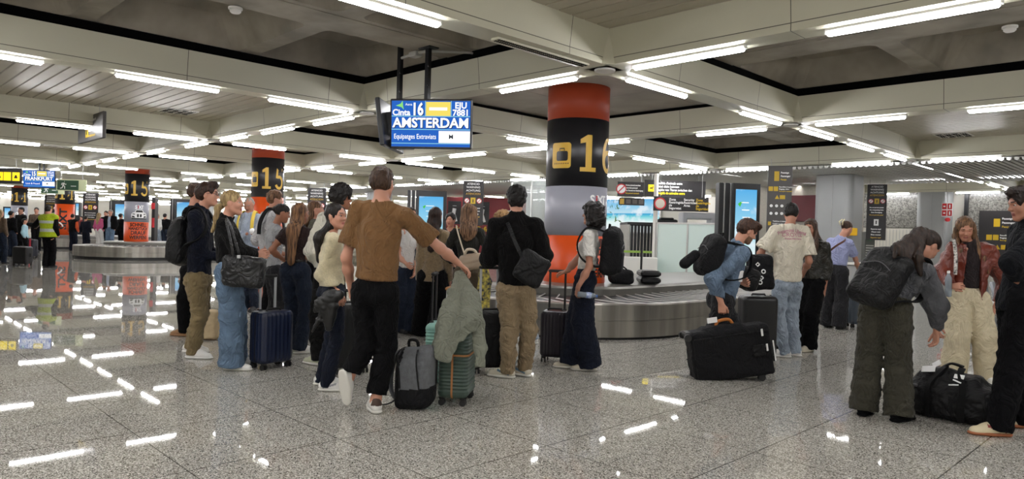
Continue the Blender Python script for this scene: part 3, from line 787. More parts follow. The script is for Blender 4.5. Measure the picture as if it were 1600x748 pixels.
def totem(px0, py0, px1, py1, d, face, lab, kind='warn', hang=3.3, m=None):
    e, a, b, n, w, h = sign_panel('information_panel', px0, py0, px1, py1, d, face, lab, 'sign', m or M_signb, wires=hang)
    if kind == 'info2': w = h * .56
    if kind == 'warn':
        for k, (s, mm) in enumerate((('ATENCIO', M_print_w), ('WARNING', M_print_w), ('ACHTUNG', M_print_w), ('ATENCION', M_gold))): T(e, s, w * .14, mm, a, b, n, 0, h / 2 - w * (.14 + .16 * k), 'CENTER')
        y = h / 2 - w * .95; disc(e, a, b, n, -w * .3, y, w * .13, M_print_w, M_print_r, True); disc(e, a, b, n, w * .3, y, w * .13, M_print_w, M_print_r, True)
        put(e, a, b, n, 0, y, w * .24, w * .3, M_yellow); put(e, a, b, n, .0, y - w * .01, w * .05, w * .16, M_print_b, .008)
        if h > w * 1.6:
            for k, (s, mm) in enumerate((('No es permet passar', M_print_w), ('No trespassing here', M_print_w), ('Kein Durchgang', M_print_w), ('No se permite pasar', M_gold))): T(e, s, w * .085, mm, a, b, n, 0, y - w * (.36 + .14 * k), 'CENTER', .002)
        if h > w * 2.6:
            put(e, a, b, n, 0, y - w * 1.2, w * .24, w * .36, M_print_w); put(e, a, b, n, 0, y - w * 1.2, w * .06, w * .2, M_print_b, .008)
            for k, (s, mm) in enumerate((('Espereu aqui', M_print_w), ('Please wait', M_print_w), ('Bitte warten', M_print_w), ('Esperen aqui', M_gold))): T(e, s, w * .1, mm, a, b, n, 0, y - w * (1.58 + .16 * k), 'CENTER', .002)
    else:
        put(e, a, b, n, -w * .14, h / 2 - w * .45, w * .2, w * .3 if kind == 'info2' else w * .42, M_yellow)
        T(e, 'i', w * .3, M_print_b, a, b, n, -w * .14, h / 2 - w * .45, 'CENTER', .006)
        for k, (s, mm) in enumerate((('Passatge', M_print_w), ('Passenger', M_print_w), ('Pasaje', M_yellow))): T(e, s, w * .1, mm, a, b, n, w * .02, h / 2 - w * (.3 + .15 * k), 'LEFT', .002)
        y = h / 2 - w * 1.0
        put(e, a, b, n, -w * .37, y, w * .18, w * .2, M_yellow); put(e, a, b, n, -w * .16, y, w * .18, w * .2, M_yellow)
        for k in range(3): T(e, ('Recollida d equipatge', 'Baggage claim', 'Recogida equipaje')[k], w * .075, (M_print_w, M_print_w, M_yellow)[k], a, b, n, -w * .03, y + w * (.08 - .09 * k), 'LEFT', .001)
        y -= w * .36; put(e, a, b, n, w * .12, y, w * .22, w * .17, M_yellow)
        mb = MB(); mb.prism([(-.09 * w, -.08 * w), (.09 * w, -.08 * w), (0, .09 * w)], a, b, n, .004, n * .003 + a * (-w * .1) + b * y); mb.build('warning_triangle', M_yellow, e)
        for r in range(2):
            for q in range(4): disc(e, a, b, n, -w * .33 + q * w * .22, y - w * (.38 + .33 * r), w * .085, M_print_w, M_print_b)
        y -= w * 1.15
        if h > w * 2: put(e, a, b, n, -w * .38, y, w * .12, w * .16, M_yellow)
        for k in range(3): T(e, ('Telefons d interes', 'Useful numbers', 'Telefonos de interes')[k], w * .08, M_print_w, a, b, n, -w * .25, y + w * (.1 - .11 * k), 'LEFT', .001)
    return e
totem(1200, 259, 1235, 385, 16, 193, 'tall grey hanging information panel left of the cream tee man', 'info', 3.22, M_signg)
totem(1357, 288, 1382, 375, 19.6, 205, 'narrow dark hanging warning panel in front of the speckled glass', 'warn', 3.14)
totem(723, 283, 755, 352, 23, 183, 'dark hanging warning panel above the wavy haired woman', 'warn', 3.14)
totem(480, 293.5, 509, 362, 30, 180, 'dark hanging warning panel behind the brown haired women', 'warn', 3.3)
totem(129, 301, 153, 357, 40, 180, 'dark warning panel between the orange column and the old man', 'warn', 3.3)
totem(69, 305, 90, 357, 44, 180, 'dark warning panel behind the head of the hi-vis man', 'warn', 3.3)
totem(1543, 329, 1585, 404, dj(1565, BACKJ + .20), 225, 'black information board with white round symbols on the right wall', 'info2', 0)

# overhead signs of the control area
e, a, b, n, w, h = sign_panel('hanging_sign', 965, 284, 1006.5, 307, 20.0, 180, 'black overhead sign with red no-entry disc and four text lines', wires=3.14)
disc(e, a, b, n, -w * .36, 0, h * .36, M_print_w, M_print_r, True)
for k, (s, mm) in enumerate((('Nomes personal autoritzat', M_print_w), ('Authorised personnel', M_print_w), ('Nur Personal mit Genehmigung', M_print_w), ('Solo personal autorizado', M_yellow))): T(e, s, .062, mm, a, b, n, -w * .2, h * (.27 - .18 * k), 'LEFT', .002, .62)
e, a, b, n, w, h = sign_panel('hanging_sign', 1007, 282, 1102.5, 307.5, 20.2, 180, 'long black overhead sign with yellow dog square, topmost over the control area', wires=3.14)
put(e, a, b, n, -w * .39, 0, .17, .2, mat('lit_yellow', 'f6dc1e', .4, emis='f6dc1e', estr=.5))
mb = MB(); mb.bbox(n * .009 + a * (-w * .39) + b * .0, (.08, .035, .003), .01, 0, (a, b, n)); [mb.box(n * .009 + a * (-w * .39 + s) + b * -.03, (.012, .05, .003), 0, (a, b, n)) for s in (-.03, .03)]; mb.box(n * .009 + a * (-w * .39 + .045) + b * .03, (.03, .03, .003), 0, (a, b, n)); mb.build('dog_pictogram', M_print_b, e)
for k, (s, mm) in enumerate((("Recollida d'animals entre", M_print_w), ('Animal claim between', M_print_w), ('Ausgabe von Tieren zwischen den', M_print_w), ('Recogida de animales entre', mat('lit_yellow')))): T(e, s, .095, mm, a, b, n, -w * .32, h * (.31 - .2 * k), 'LEFT', .003, .8)
e, a, b, n, w, h = sign_panel('hanging_sign', 967, 309, 1007, 320.5, 20.2, 180, 'small black overhead sign with one lit orange tile', wires=3.14)
put(e, a, b, n, -w * .38, 0, .12, .16, M_gold)
for k in range(3): put(e, a, b, n, -w * .13 + k * w * .25, 0, .13, .13, mat('dim_tile', '5a5450', .6))
e, a, b, n, w, h = sign_panel('hanging_sign', 1021, 307.5, 1107, 330, 19.6, 180, 'black overhead sign reading Zona Restringida with red ring disc', wires=3.14)
disc(e, a, b, n, -w * .38, 0, h * .42, mat('warm_white_print', 'd8cfc0', .5), M_print_r)
for x, L_, mm in ((-.22, ('Zona', 'Restringida', 'de', 'Seguretat'), M_print_w), (.05, ('Security', 'Restricted', 'Area'), M_print_w), (.27, ('Zona', 'Restringida', 'de', 'Seguridad'), M_yellow)):
    for k, s in enumerate(L_): T(e, s, .09, mm, a, b, n, w * x, h * (.3 - .2 * k), 'LEFT', .002)

# ---------------------------------------------------------------- control area: glass screens, machines, backlit beach poster
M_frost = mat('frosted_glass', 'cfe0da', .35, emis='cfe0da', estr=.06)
M_glass = mat('clear_glass', 'dfe9e6', .03, alpha=.18, spec=.6)
M_alu = mat('aluminium', 'c9c9c6', .3, metal=.6)
def glass_screen(i0, i1, j, z1, nbays, lab, clear=False, z0=0.05):
    p = G((i0 + i1) / 2, j); e = empty('glass_partition', p, lab, 'partition'); w = abs(i1 - i0)
    for k in range(nbays):
        x = -w / 2 + (k + .5) * w / nbays; mb = MB(); mb.box((x, 0, (z0 + z1) / 2), (w / nbays - .04, .012, z1 - z0 - .04)); mb.build('pane', M_glass if clear else M_frost, e)
    mb = MB()
    for k in range(nbays + 1): mb.box((-w / 2 + k * w / nbays, 0, z1 / 2), (.045, .06, z1))
    mb.box((0, 0, z1), (w + .04, .06, .045)); mb.box((0, 0, .03), (w, .06, .06)); mb.build('partition_frame', M_alu, e)
    return e
jj = GP - .25
glass_screen(ij(1126, jj), ij(1027, jj), jj, 1.76, 2, 'frosted glass screen with white frame behind the near carousel')
glass_screen(ij(862, jj), ij(798, jj), jj, 3.1, 2, 'tall clear glass screen with pale frame left of the column numbered 16', clear=True)
q = G(ij(1023, jj), jj); mb = MB(); mb.box((0, 0, 1.57), (.09, .09, 3.14)); mb.bbox((0, 0, .02), (.2, .2, .04), .01); o = mb.build('post', M_white); o.location = q
tag(o, 'white floor-to-ceiling post at the left end of the frosted glass', 'post')
def xray():
    c = UG(999, 22); e = empty('xray_scanner', c, 'grey baggage scanner with black strip curtain behind the carousel', 'scanner'); ax = (RT, FW, np.array([0, 0, 1]))
    mb = MB(); mb.bbox(np.array([0, 0, .35]), (1.1, 1.5, .7), .03, 0, ax); mb.bbox(RT * -.5 + np.array([0, 0, 1.22]), (.1, 1.5, 1.04), .02, 0, ax); mb.bbox(RT * .5 + np.array([0, 0, 1.22]), (.1, 1.5, 1.04), .02, 0, ax)
    mb.bbox(np.array([0, 0, 1.75]), (1.1, 1.5, .1), .02, 1, ax); mb.build('scanner_body', [mat('machine_grey', 'a5a39c', .4, metal=.2), M_black], e)
    mb = MB(); [mb.box(RT * (-.4 + .1 * k) - FW * .74 + np.array([0, 0, 1.2]), (.085, .012, 1.0), 0, ax) for k in range(9)]; mb.build('strip_curtain', M_black, e)
    mb = MB(); mb.tube([RT * .9 - FW * .9 + np.array([0, 0, 0]), RT * .9 - FW * .9 + np.array([0, 0, 1.5])], .03, 8); mb.bbox(RT * .7 - FW * .95 + np.array([0, 0, 1.0]), (.5, .06, .6), .03, 0, ax); mb.build('control_panel', mat('machine_dark', '3c3d40', .4), e)
xray()
def arch():
    c = UG(1086, 23.5); e = empty('body_scanner', c, 'pale grey body scanner arch above the frosted glass', 'scanner'); ax = (RT, FW, np.array([0, 0, 1]))
    mb = MB(); mb.bbox(np.array([0, 0, 2.1]), (1.1, .6, .22), .03, 0, ax)
    for s in (-1, 1): mb.bbox(RT * .47 * s + np.array([0, 0, 1.0]), (.16, .6, 2.1), .03, 0, ax)
    mb.bbox(RT * .75 + np.array([0, 0, 1.0]), (.36, .8, 2.1), .04, 0, ax); mb.build('scanner_arch', mat('machine_pale', 'c5c7cb', .4), e)
arch()
c = UG(1041, 21.5, 1.79); mb = MB(); mb.bbox((0, 0, .06), (.62, .35, .12), .03, 0, (RT, FW, np.array([0, 0, 1]))); mb.bbox((0, 0, .14), (.4, .3, .06), .02, 0, (RT, FW, np.array([0, 0, 1])))
o = mb.build('equipment_box', M_black); o.location = c; tag(o, 'flat black equipment box showing above the frosted glass', 'box')
# white low cabinets and tape barrier in front of the machines
c = UG(999, 19.6); mb = MB(); ax = (RT, FW, np.array([0, 0, 1])); mb.bbox((0, 0, .4), (.9, .4, .8), .02, 0, ax); mb.box(-FW * .201 + np.array([0, 0, .4]), (.012, .01, .76), 1, ax)
o = mb.build('cabinet', [M_white, M_wall2]); o.location = c; tag(o, 'low white cabinet under the baggage scanner', 'cabinet')
c = UG(988, 18.9); e = empty('tape_barrier', c, 'tape barrier with green band in front of the scanner', 'barrier')
mb = MB(); mb.box(np.array([0, 0, .96]), (1.0, .01, .06), 0, ax); mb.build('tape', mat('tape_green', '8fb04a', .5), e)
for s in (-.5, .22):
    mb = MB(); mb.cyl(RT * s, RT * s + np.array([0, 0, 1.0]), .03, 12); mb.cyl(RT * s, RT * s + np.array([0, 0, .03]), .16, 20); mb.build('barrier_post', M_black, e)
# beach poster, backlit
def poster_mat(key, beach=True):
    m = bpy.data.materials.new(key); m.use_nodes = True; nt = m.node_tree; nt.nodes.clear(); N = nt.nodes.new; Lk = nt.links.new
    tc = N('ShaderNodeTexCoord'); sx = N('ShaderNodeSeparateXYZ'); Lk(tc.outputs['Object'], sx.inputs[0])
    r = N('ShaderNodeValToRGB'); mr = N('ShaderNodeMapRange'); mr.inputs[1].default_value = -1; mr.inputs[2].default_value = 1; Lk(sx.outputs[2], mr.inputs[0]); Lk(mr.outputs[0], r.inputs[0])
    st = [(0, 'f2fbfa'), (.28, 'e6faf8'), (.42, '7fd8e0'), (.50, '3aa7d8'), (.53, 'bfe3f2'), (.75, '8fcdf0'), (1, '5aa9e6')] if beach else [(0, '9fd6b0'), (.2, 'bfe9e6'), (.5, '9fdcf2'), (1, '5fb6ee')]
    cr = r.color_ramp; cr.elements[0].color = lin(st[0][1]); cr.elements[1].position = st[-1][0]; cr.elements[1].color = lin(st[-1][1])
    for p, c in st[1:-1]: q = cr.elements.new(p); q.color = lin(c)
    n = N('ShaderNodeTexNoise'); n.inputs['Scale'].default_value = 1.8; n.inputs['Detail'].default_value = 6; Lk(tc.outputs['Object'], n.inputs[0])
    r2 = N('ShaderNodeValToRGB'); r2.color_ramp.elements[0].position = .5; r2.color_ramp.elements[1].position = .62; Lk(n.outputs[0], r2.inputs[0])
    mx = N('ShaderNodeMixRGB'); Lk(r2.outputs[0], mx.inputs[0]); Lk(r.outputs[0], mx.inputs[1]); mx.inputs[2].default_value = lin('f6fbff')
    f = N('ShaderNodeMath'); f.operation = 'MULTIPLY'; f.inputs[1].default_value = .7; Lk(r2.outputs[0], f.inputs[0]); Lk(f.outputs[0], mx.inputs[0])
    em = N('ShaderNodeEmission'); em.inputs[1].default_value = .68; Lk(mx.outputs[0], em.inputs[0]); o = N('ShaderNodeOutputMaterial'); Lk(em.outputs[0], o.inputs[0])
    return m
M_beach = poster_mat('beach_picture'); M_sky = poster_mat('sky_picture', False)
M_leafp = emat('leaf_print', '5c7f4a', .8)
def lightbox(name, px0, py0, px1, py1, d, face, lab, pic, m_frame=None, fr=.06, cat='display', z0=None, side=0, deep=.25, leaves=False, spots=None):
    n = DIR(face); a = np.cross([0, 0, 1.], n); ppm = F_PX / d; c = U((px0 + px1) / 2, (py0 + py1) / 2, d); w = (px1 - px0) / ppm / max(.2, abs(a @ RT)); h = (py1 - py0) / ppm
    base = c.copy(); base[2] = 0 if z0 is None else z0; e = empty(name, base, lab, cat); cz = c - base; b = np.array([0, 0, 1.])
    mb = MB(); top = cz[2] + h / 2 + fr * (1.0 if side == 0 else 1.8); bot = 0.0 if z0 is None else cz[2] - h / 2 - fr
    mid = np.array([0, 0, (top + bot) / 2])
    mb.bbox(mid - n * (deep / 2 + .012), (w + 2 * fr, top - bot, deep), .015, 0, (a, b, n))
    for s in (-1, 1): mb.box(mid + a * s * (w / 2 + fr / 2), (fr, top - bot, .03), 0, (a, b, n))
    mb.box(np.array([0, 0, cz[2] + h / 2 + (top - cz[2] - h / 2) / 2]), (w, top - cz[2] - h / 2, .03), 0, (a, b, n)); mb.box(np.array([0, 0, (bot + cz[2] - h / 2) / 2]), (w, cz[2] - h / 2 - bot, .03), 0, (a, b, n))
    mb.build('frame', m_frame or M_black, e)
    mb = MB(); hw, hh = w / 2, h / 2
    P = [a * x * hw + b * y * hh for x, y in ((-1, -1), (1, -1), (1, 1), (-1, 1))]
    o = mesh_obj('picture', [tuple(a * x * hw + b * y) for x, y in ((-1, -1), (1, -1), (1, 1), (-1, 1))], [(0, 1, 2, 3)], pic, e)
    o.scale = (1, 1, hh); o.location = Vector((n * .0).tolist()) + Vector((0, 0, float(cz[2])))
    if leaves:
        rnd = random.Random(4); mb = MB()
        for k in range(60):
            x, y = -hw + rnd.random() ** 2 * w * .45, cz[2] + (rnd.random() - .35) * h * .75; an = rnd.random() * 6; l = .05 + .1 * rnd.random()
            t = a * math.cos(an) + b * math.sin(an); s = b * math.cos(an) - a * math.sin(an); q = a * x + b * y + n * .006
            q0 = np.clip(y - cz[2], -hh + .13, hh - .13) - (y - cz[2]); q = q + b * q0; q = q + a * .1
            mb.add([q - t * l, q + s * l * .25, q + t * l, q - s * l * .25], [(0, 1, 2, 3)])
        mb.build('printed_leaves', M_leafp, e)
    if side:
        mb = MB()
        for k in range(2): mb.bbox(-a * (w / 2 + fr + .1 + .16 * k) + mid - n * .15, (.11, top - bot, .2), .01, 0, (a, b, n)); 
        mb.build('side_post', M_black, e)
        mb = MB(); mb.box(-a * (w / 2 + fr + .02) + mid - n * .05, (.02, top - bot, .02), 0, (a, b, n)); mb.box(-a * (w / 2 + fr + .18) + mid - n * .05, (.02, top - bot, .02), 0, (a, b, n)); mb.build('chrome_strip', M_alu, e)
    if spots:
        q = a * (-w * .28) + b * (cz[2] + h * .32) + n * .008
        mb = MB(); mb.add([q + a * -.06, q + b * .05, q + a * .07 + b * .06, q + a * .03, q + b * -.07], [(0, 1, 2, 3, 4)]); mb.build('green_mark', emat('mark_green', '4fbf4a', 1.0), e)
        for k in range(5): put(e, a, b, n, -w * .05 + .02 * k, cz[2] + h * (.34 - .09 * k), w * .35, .02, M_scrw, .006, 'text_line')
    return e
lightbox('light_box', 930, 306, 1021, 362, dj(975, BACKJ + .17), 225, 'large backlit beach poster on the rear wall above the scanner', M_beach, M_alu, .06, 'poster', z0=1.5, deep=.12, leaves=True)
lightbox('display_kiosk', 654, 307, 691.5, 398, 26, 176, 'black display kiosk with sky blue screen behind the long haired woman', M_sky, None, .12, 'kiosk', side=1, spots=1)
lightbox('display_kiosk', 1146.5, 296, 1182, 424, 17, 170, 'tall black display kiosk with sky blue screen behind the denim jacket man', M_sky, None, .08, 'kiosk', side=1, spots=1)
lightbox('display_kiosk', 276, 316, 307, 366, 41, 180, 'black display kiosk with beach screen behind the navy sweater man', M_beach, None, .1, 'kiosk', side=1)
lightbox('display_kiosk', 180, 319, 198, 352, 50, 180, 'small far display kiosk with beach screen behind the old man', M_beach, None, .15, 'kiosk', side=1)
lightbox('display_kiosk', 510, 321, 521, 334, 42, 180, 'tiny far blue display beside the hanging warning panel', M_sky, None, .08, 'kiosk')
lightbox('display_kiosk', 7, 325, 16, 345, 50, 180, 'pale far display at the left edge of the hall', M_beach, None, .1, 'kiosk')
lightbox('display_kiosk', 118.5, 318, 123, 336, 50, 180, 'slim far display just right of the orange column', M_beach, None, .08, 'kiosk')

# ---------------------------------------------------------------- rear wall on the right
BJ = BACKJ + .3
def wall_item(name, px0, px1, z0, z1, j, m, lab=None, cat=None, deep=.05, kind=None):
    i0, i1 = ij(px1, j), ij(px0, j); mb = MB(); w = i1 - i0; mb.bbox((0, 0, (z0 + z1) / 2), (w, deep, z1 - z0), .01)
    o = mb.build(name, m); o.location = G((i0 + i1) / 2, j); return tag(o, lab, cat, None, kind)
M_speck = mat('speckled_glass', '4c4b47', .25, col2='8d8b84', vscale=22)
M_redw = mat('dark_red_panel', '5e101a', .3, vary=.1, vscale=1)
def zz(py, px, j):
    q = G(ij(px, j), j, H) - np.array([0, 0, H]); d = q @ _f
    return U(px, py, d)[2]
jw = BJ - .04
wall_item('window_1', 1346, 1455, zz(356, 1400, jw), zz(296, 1400, jw), jw, M_speck, kind='structure')
wall_item('window_2', 1509, 1640, zz(392, 1560, jw), zz(294, 1560, jw), jw, M_speck, kind='structure')
e = wall_item('door_1', 1356, 1442, .05, zz(357, 1400, jw), jw - .08, mat('cream_door', 'd6d2c6', .5), kind='structure')
mb = MB(); i0, i1 = ij(1442, jw - .1), ij(1356, jw - .1); [mb.box((x, -.03, 1.0), (.012, .012, 1.8)) for x in np.linspace(-(i1 - i0) / 2 + .1, (i1 - i0) / 2 - .1, 16)]; mb.build('door_slats', M_wall2, e)
mb = MB(); mb.box((0, 0, 1.9), (.12, .1, 3.8)); mb.box((.5, 0, 1.9), (.06, .08, 3.8), 1); o = mb.build('trim_%d' % tn, [M_black, M_alu]); o.location = G(ij(1456, jw - .1), jw - .1); tag(o, kind='structure'); tn += 1
mb = MB(); mb.box((0, 0, 1.9), (.12, .1, 3.8)); o = mb.build('trim_%d' % tn, [M_black]); o.location = G(ij(1508, jw - .1), jw - .1); tag(o, kind='structure'); tn += 1
wall_item('wall_panel_red', 1232, 1284, zz(346, 1258, 16.28), zz(305, 1258, 16.28), 16.28, M_redw, 'dark red advertising panel above the number 011 sign', 'panel', .1).name = 'advertising_panel'
e, a, b, n, w, h = sign_panel('gate_sign', 1240, 326, 1264, 337, dj(1250, 16.22), 225, 'black sign with yellow number 011 beside the head of the cream tee man')
T(e, '-011', .19, M_yellow, a, b, n, w * .46, 0, 'RIGHT', .006)
wall_item('wall_control', 1176, 1290, 0, 3.7, 16.4, mat('control_wall', 'b9b4a6', .5, vary=.05), kind='structure', deep=.12).name = 'wall_control'
e = wall_item('wall_side', 1320, 1347, 0, 3.1, 16.4, mat('control_wall'), kind='structure', deep=.12); e.name = 'wall_side'
# fire signs and alarm on the column between the speckled windows
e, a, b, n, w, h = sign_panel('fire_sign', 1474.5, 317, 1485, 338, dj(1480, 21.52), 225, 'pair of red fire signs on the pale column at the right', 'sign', M_print_w)
for x in (-.25, .25):
    for y in (-.25, .25): put(e, a, b, n, x * w, y * h, w * .42, h * .42, M_print_r)
for y in (-.25, .25): put(e, a, b, n, .25 * w, y * h, w * .12, h * .25, M_print_w, .008); put(e, a, b, n, -.25 * w, y * h, w * .2, h * .1, M_print_w, .008)
c = U(1479.5, 343, dj(1479.5, 21.5)); mb = MB(); mb.cyl(-FW * 0, -FW * .08, .07, 14); o = mb.build('fire_alarm', M_print_r); o.location = c; tag(o, 'round red fire alarm under the fire signs', 'alarm')
mb = MB(); c = U(1479, 300, dj(1479, 21.52)); [mb.tube([RT * s, RT * s + np.array([0, 0, -.35])], .015, 6) for s in (-.05, .05)]; mb.tube([np.array([-.05, 0, -.9]), np.array([-.05, 0, -2.2])], .012, 6); o = mb.build('cable_duct', M_wall2); o.location = c; tag(o, 'thin grey cable ducts running down the pale column', 'duct')
c = UG(1352.5, 20.5); e = empty('gate_reader', c, 'grey ticket reader post with green light beside the cream doors', 'reader'); mb = MB(); mb.bbox((0, 0, .85), (.3, .3, 1.7), .02, 0, ax); mb.build('reader_body', mat('reader_grey', '6c6d69', .5), e)
mb = MB(); mb.cyl(-FW * .15 + np.array([0, 0, 1.5]), -FW * .17 + np.array([0, 0, 1.5]), .04, 12); mb.build('green_light', emat('led_green', '39e06a', 2.0), e)
mb = MB(); [mb.box(-FW * .155 + np.array([0, 0, .95 + k * .07]), (.22, .01, .03), 0, ax) for k in range(6)]; mb.build('reader_grille', M_white, e)
c = UG(1327, 17.0); mb = MB(); mb.bbox((0, 0, .42), (1.1, .6, .84), .02, 0, ax); mb.bbox((0, 0, .87), (1.2, .7, .05), .01, 1, ax); o = mb.build('counter', [M_wall2, M_white]); o.location = c; tag(o, 'low grey counter with white top beyond the lilac tee woman', 'counter')
c = UG(1307, 15.5); mb = MB(); mb.bbox((0, 0, 0), (.24, .1, .2), .015, 0, ax); o = mb.build('label_holder', mat('holder_yellow', 'e5b21e', .5)); 
mb2 = None; o.location = U(1331.5, 362, dj(1331.5, GP + HB - .53)); tag(o, 'small yellow box on the grey column right of the claw clip', 'box')
# exit sign low behind the crowd, fire extinguisher cabinet by the numbered column
c = UG(240.5, 29.8); mb = MB(); mb.bbox((0, 0, 1.2), (.14, .3, 2.4), .02, 0, ax); mb.bbox(-FW * .16 + np.array([0, 0, 2.05]), (.15, .03, .26), .01, 1, ax)
mb.cyl(-FW * .2 + RT * .03 + np.array([0, 0, 1.15]), -FW * .2 + RT * .03 + np.array([0, 0, 1.55]), .055, 14, 1); o = mb.build('extinguisher_stand', [M_signb, M_print_r]); o.location = c; tag(o, 'black stand with red fire extinguisher beside the column with the car', 'fire extinguisher')

# red cafe front on the rear wall, seen between heads
M_redf = mat('red_front', '7e1a22', .4, vary=.08, vscale=1)
c = U(752, 350, 34); e = empty('cafe_front', np.array([c[0], c[1], 0]), 'dark red cafe front with lit pictures behind the olive sweater woman', 'shop front')
mb = MB(); mb.bbox((0, 0, 1.5), (4.6, .3, 3.0), .03, 0, ax); mb.build('red_wall', M_redf, e)
for px, wd_ in ((710, .62), (754, .62)):
    x = (px - 752) / (F_PX / 34); q = RT * x - FW * .17 + np.array([0, 0, 2.25])
    mb = MB(); mb.bbox(q, (wd_, .03, 1.1), .01, 0, ax); mb.build('picture_frame', M_print_b, e)
    mb = MB(); s = .16
    mb.tube([q - FW * .03 + np.array([0, 0, .32]), q - FW * .03 + np.array([0, 0, .33])], .1, 10); mb.tube([q - FW * .03 + np.array([0, 0, .2]), q - FW * .03 - RT * .05 + np.array([0, 0, -.1])], .09, 8)
    mb.tube([q - FW * .03 + np.array([0, 0, -.1]), q - FW * .03 + RT * .1 + np.array([0, 0, -.42])], .06, 8); mb.tube([q - FW * .03 - RT * .03 + np.array([0, 0, -.1]), q - FW * .03 - RT * .15 + np.array([0, 0, -.4])], .06, 8)
    mb.build('white_figure', M_print_w, e)
    lettering('Cafe', .36, M_yellow, q - FW * .05 + np.array([0, 0, -.78]), RT, np.array([0, 0, 1.]), e, .012)
mb = MB()
for k in range(6): mb.box(RT * 1.35 - FW * .17 + np.array([0, 0, .3 + k * .42]), (.9, .05, .05), 0, ax)
mb.build('shelf', M_alu, e)

# grey bench behind the red jacket woman
def bench():
    c = UG(1562, 8.6); e = empty('metal_bench', c, 'grey perforated metal bench behind the brown leather jacket woman', 'bench'); M_g = mat('bench_grey', '8b8e92', .4, metal=.5)
    D = DIR(60); S = DIR(150)
    for k in range(3):
        o = D * (k * .6 + .1)
        mb = MB(); mb.tube([o + S * .25 + np.array([0, 0, .43]), o + S * -.18 + np.array([0, 0, .41]), o + S * -.25 + np.array([0, 0, .5]), o + S * -.36 + np.array([0, 0, .92])], .27, 10, flat=.06, nrm=np.cross(D, S)); mb.build('seat', M_g, e, True)
    mb = MB()
    for k in (0, 1.9):
        o = D * (k - .2)
        mb.tube([o + S * .3 + np.array([0, 0, .66]), o + S * .0 + np.array([0, 0, .70]), o - S * .25 + np.array([0, 0, .68]), o - S * .05 + np.array([0, 0, .35]), o + S * .02 + np.array([0, 0, .04])], .03, 8)
        mb.tube([o + S * .35 + np.array([0, 0, .02]), o + S * .02 + np.array([0, 0, .06]), o - S * .35 + np.array([0, 0, .02])], .03, 8)
    mb.tube([D * -.2 + np.array([0, 0, .38]), D * 1.7 + np.array([0, 0, .38])], .03, 8); mb.build('bench_frame', M_alu, e)
bench()
# ---------------------------------------------------------------- implicit-surface modelling for figures and soft things
def smin(a, b, k):
    h = np.clip(.5 + .5 * (b - a) / k, 0, 1); return b + (a - b) * h - k * h * (1 - h)
V3 = lambda *a: np.array(a, float)
def nrm(v): v = np.array(v, float); return v / (np.linalg.norm(v) + 1e-12)
class Sh:
    """a smooth union of simple shapes"""
    def __init__(s, k=.03): s.p = []; s.k = k; s.lo = V3(9, 9, 9); s.hi = -V3(9, 9, 9); s.sub = []; s.nz = None; s.cut = []
    def _bb(s, pts, r):
        for p in pts: s.lo = np.minimum(s.lo, np.array(p) - r); s.hi = np.maximum(s.hi, np.array(p) + r)
    def cone(s, a, b, ra, rb, n=None, kf=1.0, k=None, end=False, start=False):
        a, b = np.array(a, float), np.array(b, float)
        def f(P):
            ab = b - a; L = ab @ ab + 1e-12; t = np.clip(((P - a) @ ab) / L, 0, 1); v = P - a - t[:, None] * ab
            if n is not None: v = v + n * ((v @ n) * (1 / kf - 1))[:, None]
            d = (np.linalg.norm(v, axis=1) - (ra + (rb - ra) * t))
            if kf < 1: d = d * (.5 + .5 * kf)
            if end: d = np.maximum(d, (P - b) @ (ab / math.sqrt(L)))
            if start: d = np.maximum(d, (a - P) @ (ab / math.sqrt(L)))
            return d
        s.p.append((f, s.k if k is None else k)); s._bb([a, b], max(ra, rb) * max(1, kf)); return s
    def chain(s, pts, rs, n=None, kf=1.0, k=None, end=False):
        for q in range(len(pts) - 1): s.cone(pts[q], pts[q + 1], rs[q], rs[q + 1], n, kf, k, end and q == len(pts) - 2)
        return s
    def ell(s, c, ax, r, k=None, sub=False):
        c = np.array(c, float); A = np.array(ax, float); r = np.array(r, float); m = r.min()
        def f(P): q = ((P - c) @ A.T) / r; return (np.linalg.norm(q, axis=1) - 1) * m
        if sub: s.sub.append((f, s.k if k is None else k))
        else: s.p.append((f, s.k if k is None else k)); s._bb([c], r.max())
        return s
    def rbox(s, c, ax, half, rad, k=None, sub=False):
        c = np.array(c, float); A = np.array(ax, float); h = np.array(half, float) - rad
        def f(P):
            q = np.abs((P - c) @ A.T) - h; return np.linalg.norm(np.maximum(q, 0), axis=1) + np.minimum(q.max(axis=1), 0) - rad
        if sub: s.sub.append((f, s.k if k is None else k))
        else:
            s.p.append((f, s.k if k is None else k))
            cr = [c + A.T @ (np.array([x, y, z]) * np.array(half)) for x in (-1, 1) for y in (-1, 1) for z in (-1, 1)]; s._bb(cr, 0)
        return s
    def plane(s, p, n): p = np.array(p, float); n = nrm(n); s.cut.append(lambda P: (P - p) @ n); return s
    def raw_cut(s, f): s.cut.append(f); return s
    def noise(s, amp, freq, seed=0, mode='n'): s.nz = (s.nz or []) + [(amp, np.array(freq, float) * np.ones(3), seed, mode)]; return s
    def __call__(s, P):
        d = None
        for f, k in s.p: q = f(P); d = q if d is None else smin(d, q, k)
        for f, k in s.sub: d = -smin(-d, f(P), k)
        if s.nz:
            for amp, fr, seed, mode in s.nz:
                rn = np.random.RandomState(seed + 5); acc = np.zeros(len(P)); Q = P * fr
                for o in range(5):
                    w = rn.normal(size=3); w /= np.linalg.norm(w); ph = rn.rand() * 6.28; w2 = rn.normal(size=3) * .45
                    acc += np.sin(Q @ w * (1 + .35 * o) + ph + 1.6 * np.sin(Q @ w2 + o))
                acc /= 5
                if mode == 'r': acc = 1 - 2.2 * np.abs(acc)
                d = d + amp * acc
        for f in s.cut: d = np.maximum(d, f(P))
        return d
